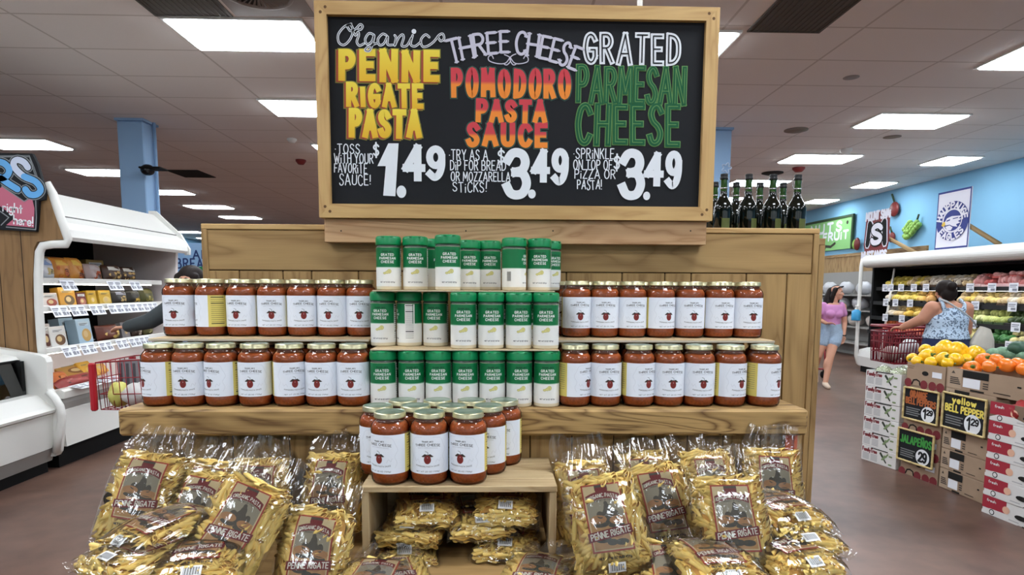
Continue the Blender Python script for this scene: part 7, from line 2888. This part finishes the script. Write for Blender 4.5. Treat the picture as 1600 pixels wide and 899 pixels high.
def floral():
    mm, nt, b_ = _new('blue_floral_cloth')
    L = nt.links; N = nt.nodes.new
    tc = N('ShaderNodeTexCoord'); vo = N('ShaderNodeTexVoronoi'); vo.inputs['Scale'].default_value = 34
    n = N('ShaderNodeTexNoise'); n.inputs['Scale'].default_value = 20
    L.new(tc.outputs['Object'], n.inputs['Vector'])
    mxv = N('ShaderNodeMix'); mxv.data_type = 'VECTOR'; mxv.inputs['Factor'].default_value = .12
    L.new(tc.outputs['Object'], mxv.inputs['A']); L.new(n.outputs['Color'], mxv.inputs['B'])
    L.new(mxv.outputs['Result'], vo.inputs['Vector'])
    cr = N('ShaderNodeValToRGB'); cr.color_ramp.interpolation = 'CONSTANT'
    cr.color_ramp.elements[0].position = 0; cr.color_ramp.elements[0].color = lin((92, 108, 132))
    cr.color_ramp.elements[1].position = .42; cr.color_ramp.elements[1].color = lin((186, 206, 226))
    L.new(vo.outputs['Distance'], cr.inputs[0]); L.new(cr.outputs[0], b_.inputs['Base Color'])
    b_.inputs['Roughness'].default_value = .85
    return mm


mt = MB(); rings(mt, [(.02, 0, 1.03, .235, .195)] + [(x, y, z, rx + .018, ry + .018) for x, y, z, rx, ry in torso2[3:5]] + [(.03, .0, 1.33, .165, .130), (.03, .0, 1.37, .12, .11)])
limb(mt, [(-.085, -.085, 1.35), (-.095, -.075, 1.41), (-.09, -.01, 1.465)], [.024, .018, .018]); limb(mt, [(.135, -.085, 1.35), (.145, -.075, 1.405), (.14, -.01, 1.455)], [.024, .018, .018])
link('tank_top', fuse(mt, .010, 3), [floral()], W2)['label'] = 'light blue tank top with dark floral print'
mt = MB(); rings(mt, [(.02, 0, .78, .218, .178), (.02, .0, .92, .240, .195), (.02, .0, 1.06, .222, .178)])
for q in (-1, 1):
    limb(mt, [(.02 + q * .11, 0, .84), (.02 + q * .11, -.01, .47), (.02 + q * .11, .03, .10)], [.150, .096, .070])
link('jeans', fuse(mt, .011, 3), [pbr('dark_denim', (34, 46, 82), .85)], W2)['label'] = 'dark blue jeans'
mt = MB(); mt.ball((-.005, .025, 1.575), (.094, .100, .098), 18, 12); mt.ball((0, -.03, 1.52), (.085, .065, .085), 16, 10); mt.ball((-.01, -.075, 1.60), (.05, .045, .05), 12, 8)
link('hair', fuse(mt, .009, 3), [M_hair], W2)['label'] = 'dark hair gathered up'
t = thing('shoulder_bag', 'cream shoulder bag hanging on the right of the woman at the cooler', 'bag', (5.25, 6.50, .90))
mt = MB()
M = Matrix.Rotation(.35, 4, 'Y')
rings_ = [(0, 0, 0, .13, .06), (0, 0, .04, .145, .07), (-.02, 0, .16, .11, .06), (-.05, 0, .25, .06, .04)]
rings(mt, rings_); b = MB(); b.merge(mt, M)
b.build('pouch', pbr('cream_leather', (190, 184, 172), .55), t)
b = MB(); b.tube([(-.06, 0, .27), (-.18, -.065, .36), (-.30, -.055, .45), (-.40, .01, .535), (-.425, .09, .565)], .012, 8, flat=.5); b.build('strap', pbr('pale_strap', (196, 202, 206), .6), t)

# ---- woman half hidden behind the left jars
W3 = thing('person', 'dark haired woman mostly hidden behind the jars at the left, reaching out', 'person', (-2.47, 5.02, 0))
m = MB()
torso3 = [(.0, 0, .80, .165, .12), (.0, .0, .92, .180, .125), (.0, .0, 1.08, .150, .11), (.0, .0, 1.22, .165, .115), (.0, .0, 1.36, .165, .10), (.0, .01, 1.425, .09, .07)]
rings(m, torso3)
limb(m, [(.0, .01, 1.40), (.0, .0, 1.50)], [.055, .050])
Mh3 = head(m, V((.02, -.01, 1.585)), -12, 1.0)
limb(m, [(-.175, .0, 1.37), (-.33, .02, 1.27), (-.55, .08, 1.22)], [.055, .042, .028])
hand(m, (-.55, .08, 1.22), (-1, .2, -.1), (0, 0, -1), 1.0, 1, .5)
limb(m, [(.175, .0, 1.37), (.22, -.02, 1.12), (.16, -.20, 1.10)], [.055, .042, .028])
hand(m, (.16, -.20, 1.10), (-.1, -1, 0), (0, 0, -1), 1.0, -1, .9)
for q in (-1, 1):
    limb(m, [(q * .09, 0, .84), (q * .09, -.01, .47), (q * .09, .03, .09)], [.11, .066, .042])
    limb(m, [(q * .09, .02, .07), (q * .1, -.14, .04)], [.042, .03])
me = fuse(m, .008, 6)
link('body', me, [M_skin, M_eye, M_iris, M_lip], W3); paint_face(me, Mh3)
mt = MB(); rings(mt, [(x, y, z, rx + .02, ry + .02) for x, y, z, rx, ry in torso3[1:5]] + [(0, .005, 1.395, .13, .09)])
link('grey_blue_top', fuse(mt, .010, 4), [pbr('grey_blue_cloth', (124, 138, 158), .85, var=.15, vscale=25)], W3)
mt = MB(); limb(mt, [(-.155, .0, 1.37), (-.33, .02, 1.27), (-.53, .075, 1.225)], [.074, .064, .05]); limb(mt, [(.155, .0, 1.37), (.21, -.01, 1.17)], [.074, .062])
link('dark_sleeves', fuse(mt, .010, 4), [pbr('dark_grey_knit', (62, 68, 70), .9)], W3)['label'] = 'dark grey sleeves of an open cardigan'
mt = MB(); rings(mt, [(0, 0, .80, .18, .135), (0, 0, .95, .195, .14), (0, 0, 1.0, .18, .13)])
for q in (-1, 1):
    limb(mt, [(q * .09, 0, .84), (q * .09, -.01, .47), (q * .09, .03, .10)], [.124, .080, .06])
link('trousers', fuse(mt, .011, 3), [pbr('black_trousers', (30, 30, 36), .85)], W3)
mt = MB(); mt.ball((.02, .018, 1.635), (.096, .104, .090), 18, 12)
limb(mt, [(-.06, .03, 1.60), (-.085, .03, 1.48), (-.10, .0, 1.34)], [.045, .048, .03]); limb(mt, [(.10, .03, 1.60), (.125, .03, 1.48), (.13, .0, 1.34)], [.045, .048, .03])
limb(mt, [(-.055, -.04, 1.63), (-.075, -.045, 1.55), (-.085, -.03, 1.42)], [.03, .026, .02]); limb(mt, [(.085, -.055, 1.63), (.10, -.055, 1.55), (.11, -.03, 1.42)], [.03, .026, .02])
link('hair', fuse(mt, .009, 3), [M_hair], W3)

# ---- carts on the right
c2 = dup(CART, 'red wire cart standing behind the woman in pink')
c2.location = (5.55, 10.55, 0); c2.rotation_euler = (0, 0, math.radians(8))
M_dred = pbr('dark_red_plastic', (122, 20, 34), .35)
t = thing('shopping_cart', 'dark red plastic shopping cart beside the woman at the produce cooler', 'shopping cart', (5.34, 7.22, 0), math.radians(90))
b = MB()
wire_basket(b, .72, .44, .52, .36, .70, .034, .0062)
b.box((-.22, .0, .69), (.22, .70, .705))
for s in (-1, 1):
    b.tube([(s * .245, .03, 1.0), (s * .21, .70, 1.0)], .03, 6, flat=.3)
for s in (-1, 1):
    b.tube([(s * .265, -.02, 1.125), (s * .225, .72, 1.125)], .016, 8)
b.tube([(-.225, .72, 1.125), (.225, .72, 1.125)], .016, 8); b.tube([(-.265, -.02, 1.125), (.265, -.02, 1.125)], .016, 8)
b.build('basket', M_dred, t)
b = MB()
for s in (-1, 1):
    b.tube([(s * .22, .06, .70), (s * .24, .02, .3), (s * .24, .05, .16), (s * .19, .70, .14)], .016, 8); b.tube([(s * .25, 0, 1.11), (s * .26, -.10, 1.15)], .013, 8)
b.tube([(-.24, .05, .16), (.24, .05, .16)], .014, 8); b.tube([(-.19, .7, .14), (.19, .7, .14)], .014, 8)
b.build('chassis', M_dred, t)
b = MB(); b.tube([(-.27, -.10, 1.15), (.27, -.10, 1.15)], .018, 10); b.build('handle', M_cartred, t)
for x, y in ((-.24, .06), (.24, .06), (-.19, .68), (.19, .68)):
    b = MB(); b.lathe([(0, -.014), (.055, -.014), (.06, -.008), (.06, .008), (.055, .014), (0, .014)], 16, 0, Matrix.Translation((x, y, .06)) @ Matrix.Rotation(PI / 2, 4, 'Y')); b.tube([(x, y, .06), (x, y, .15)], .01, 6); b.build('wheel', M_black, t)
for i, (x, y, r, l, c) in enumerate(((4.72, 7.18, (.10, .12, .09), 'pale packet of groceries in the dark red cart, nearer the front', (206, 196, 186)), (4.95, 7.2, (.11, .13, .13), 'white crumpled bag in the dark red cart beside the woman', (222, 220, 220)))):
    b = MB(); b.ball((0, 0, r[2]), r, 16, 12, 0, None, lambda a, th: 1 + .1 * math.sin(5 * a + i) * math.sin(4 * th))
    tag(b.build('grocery_bag', pbr('cart_bag_%d' % i, c, .4), loc=(x, y, .707)), l, 'bag')
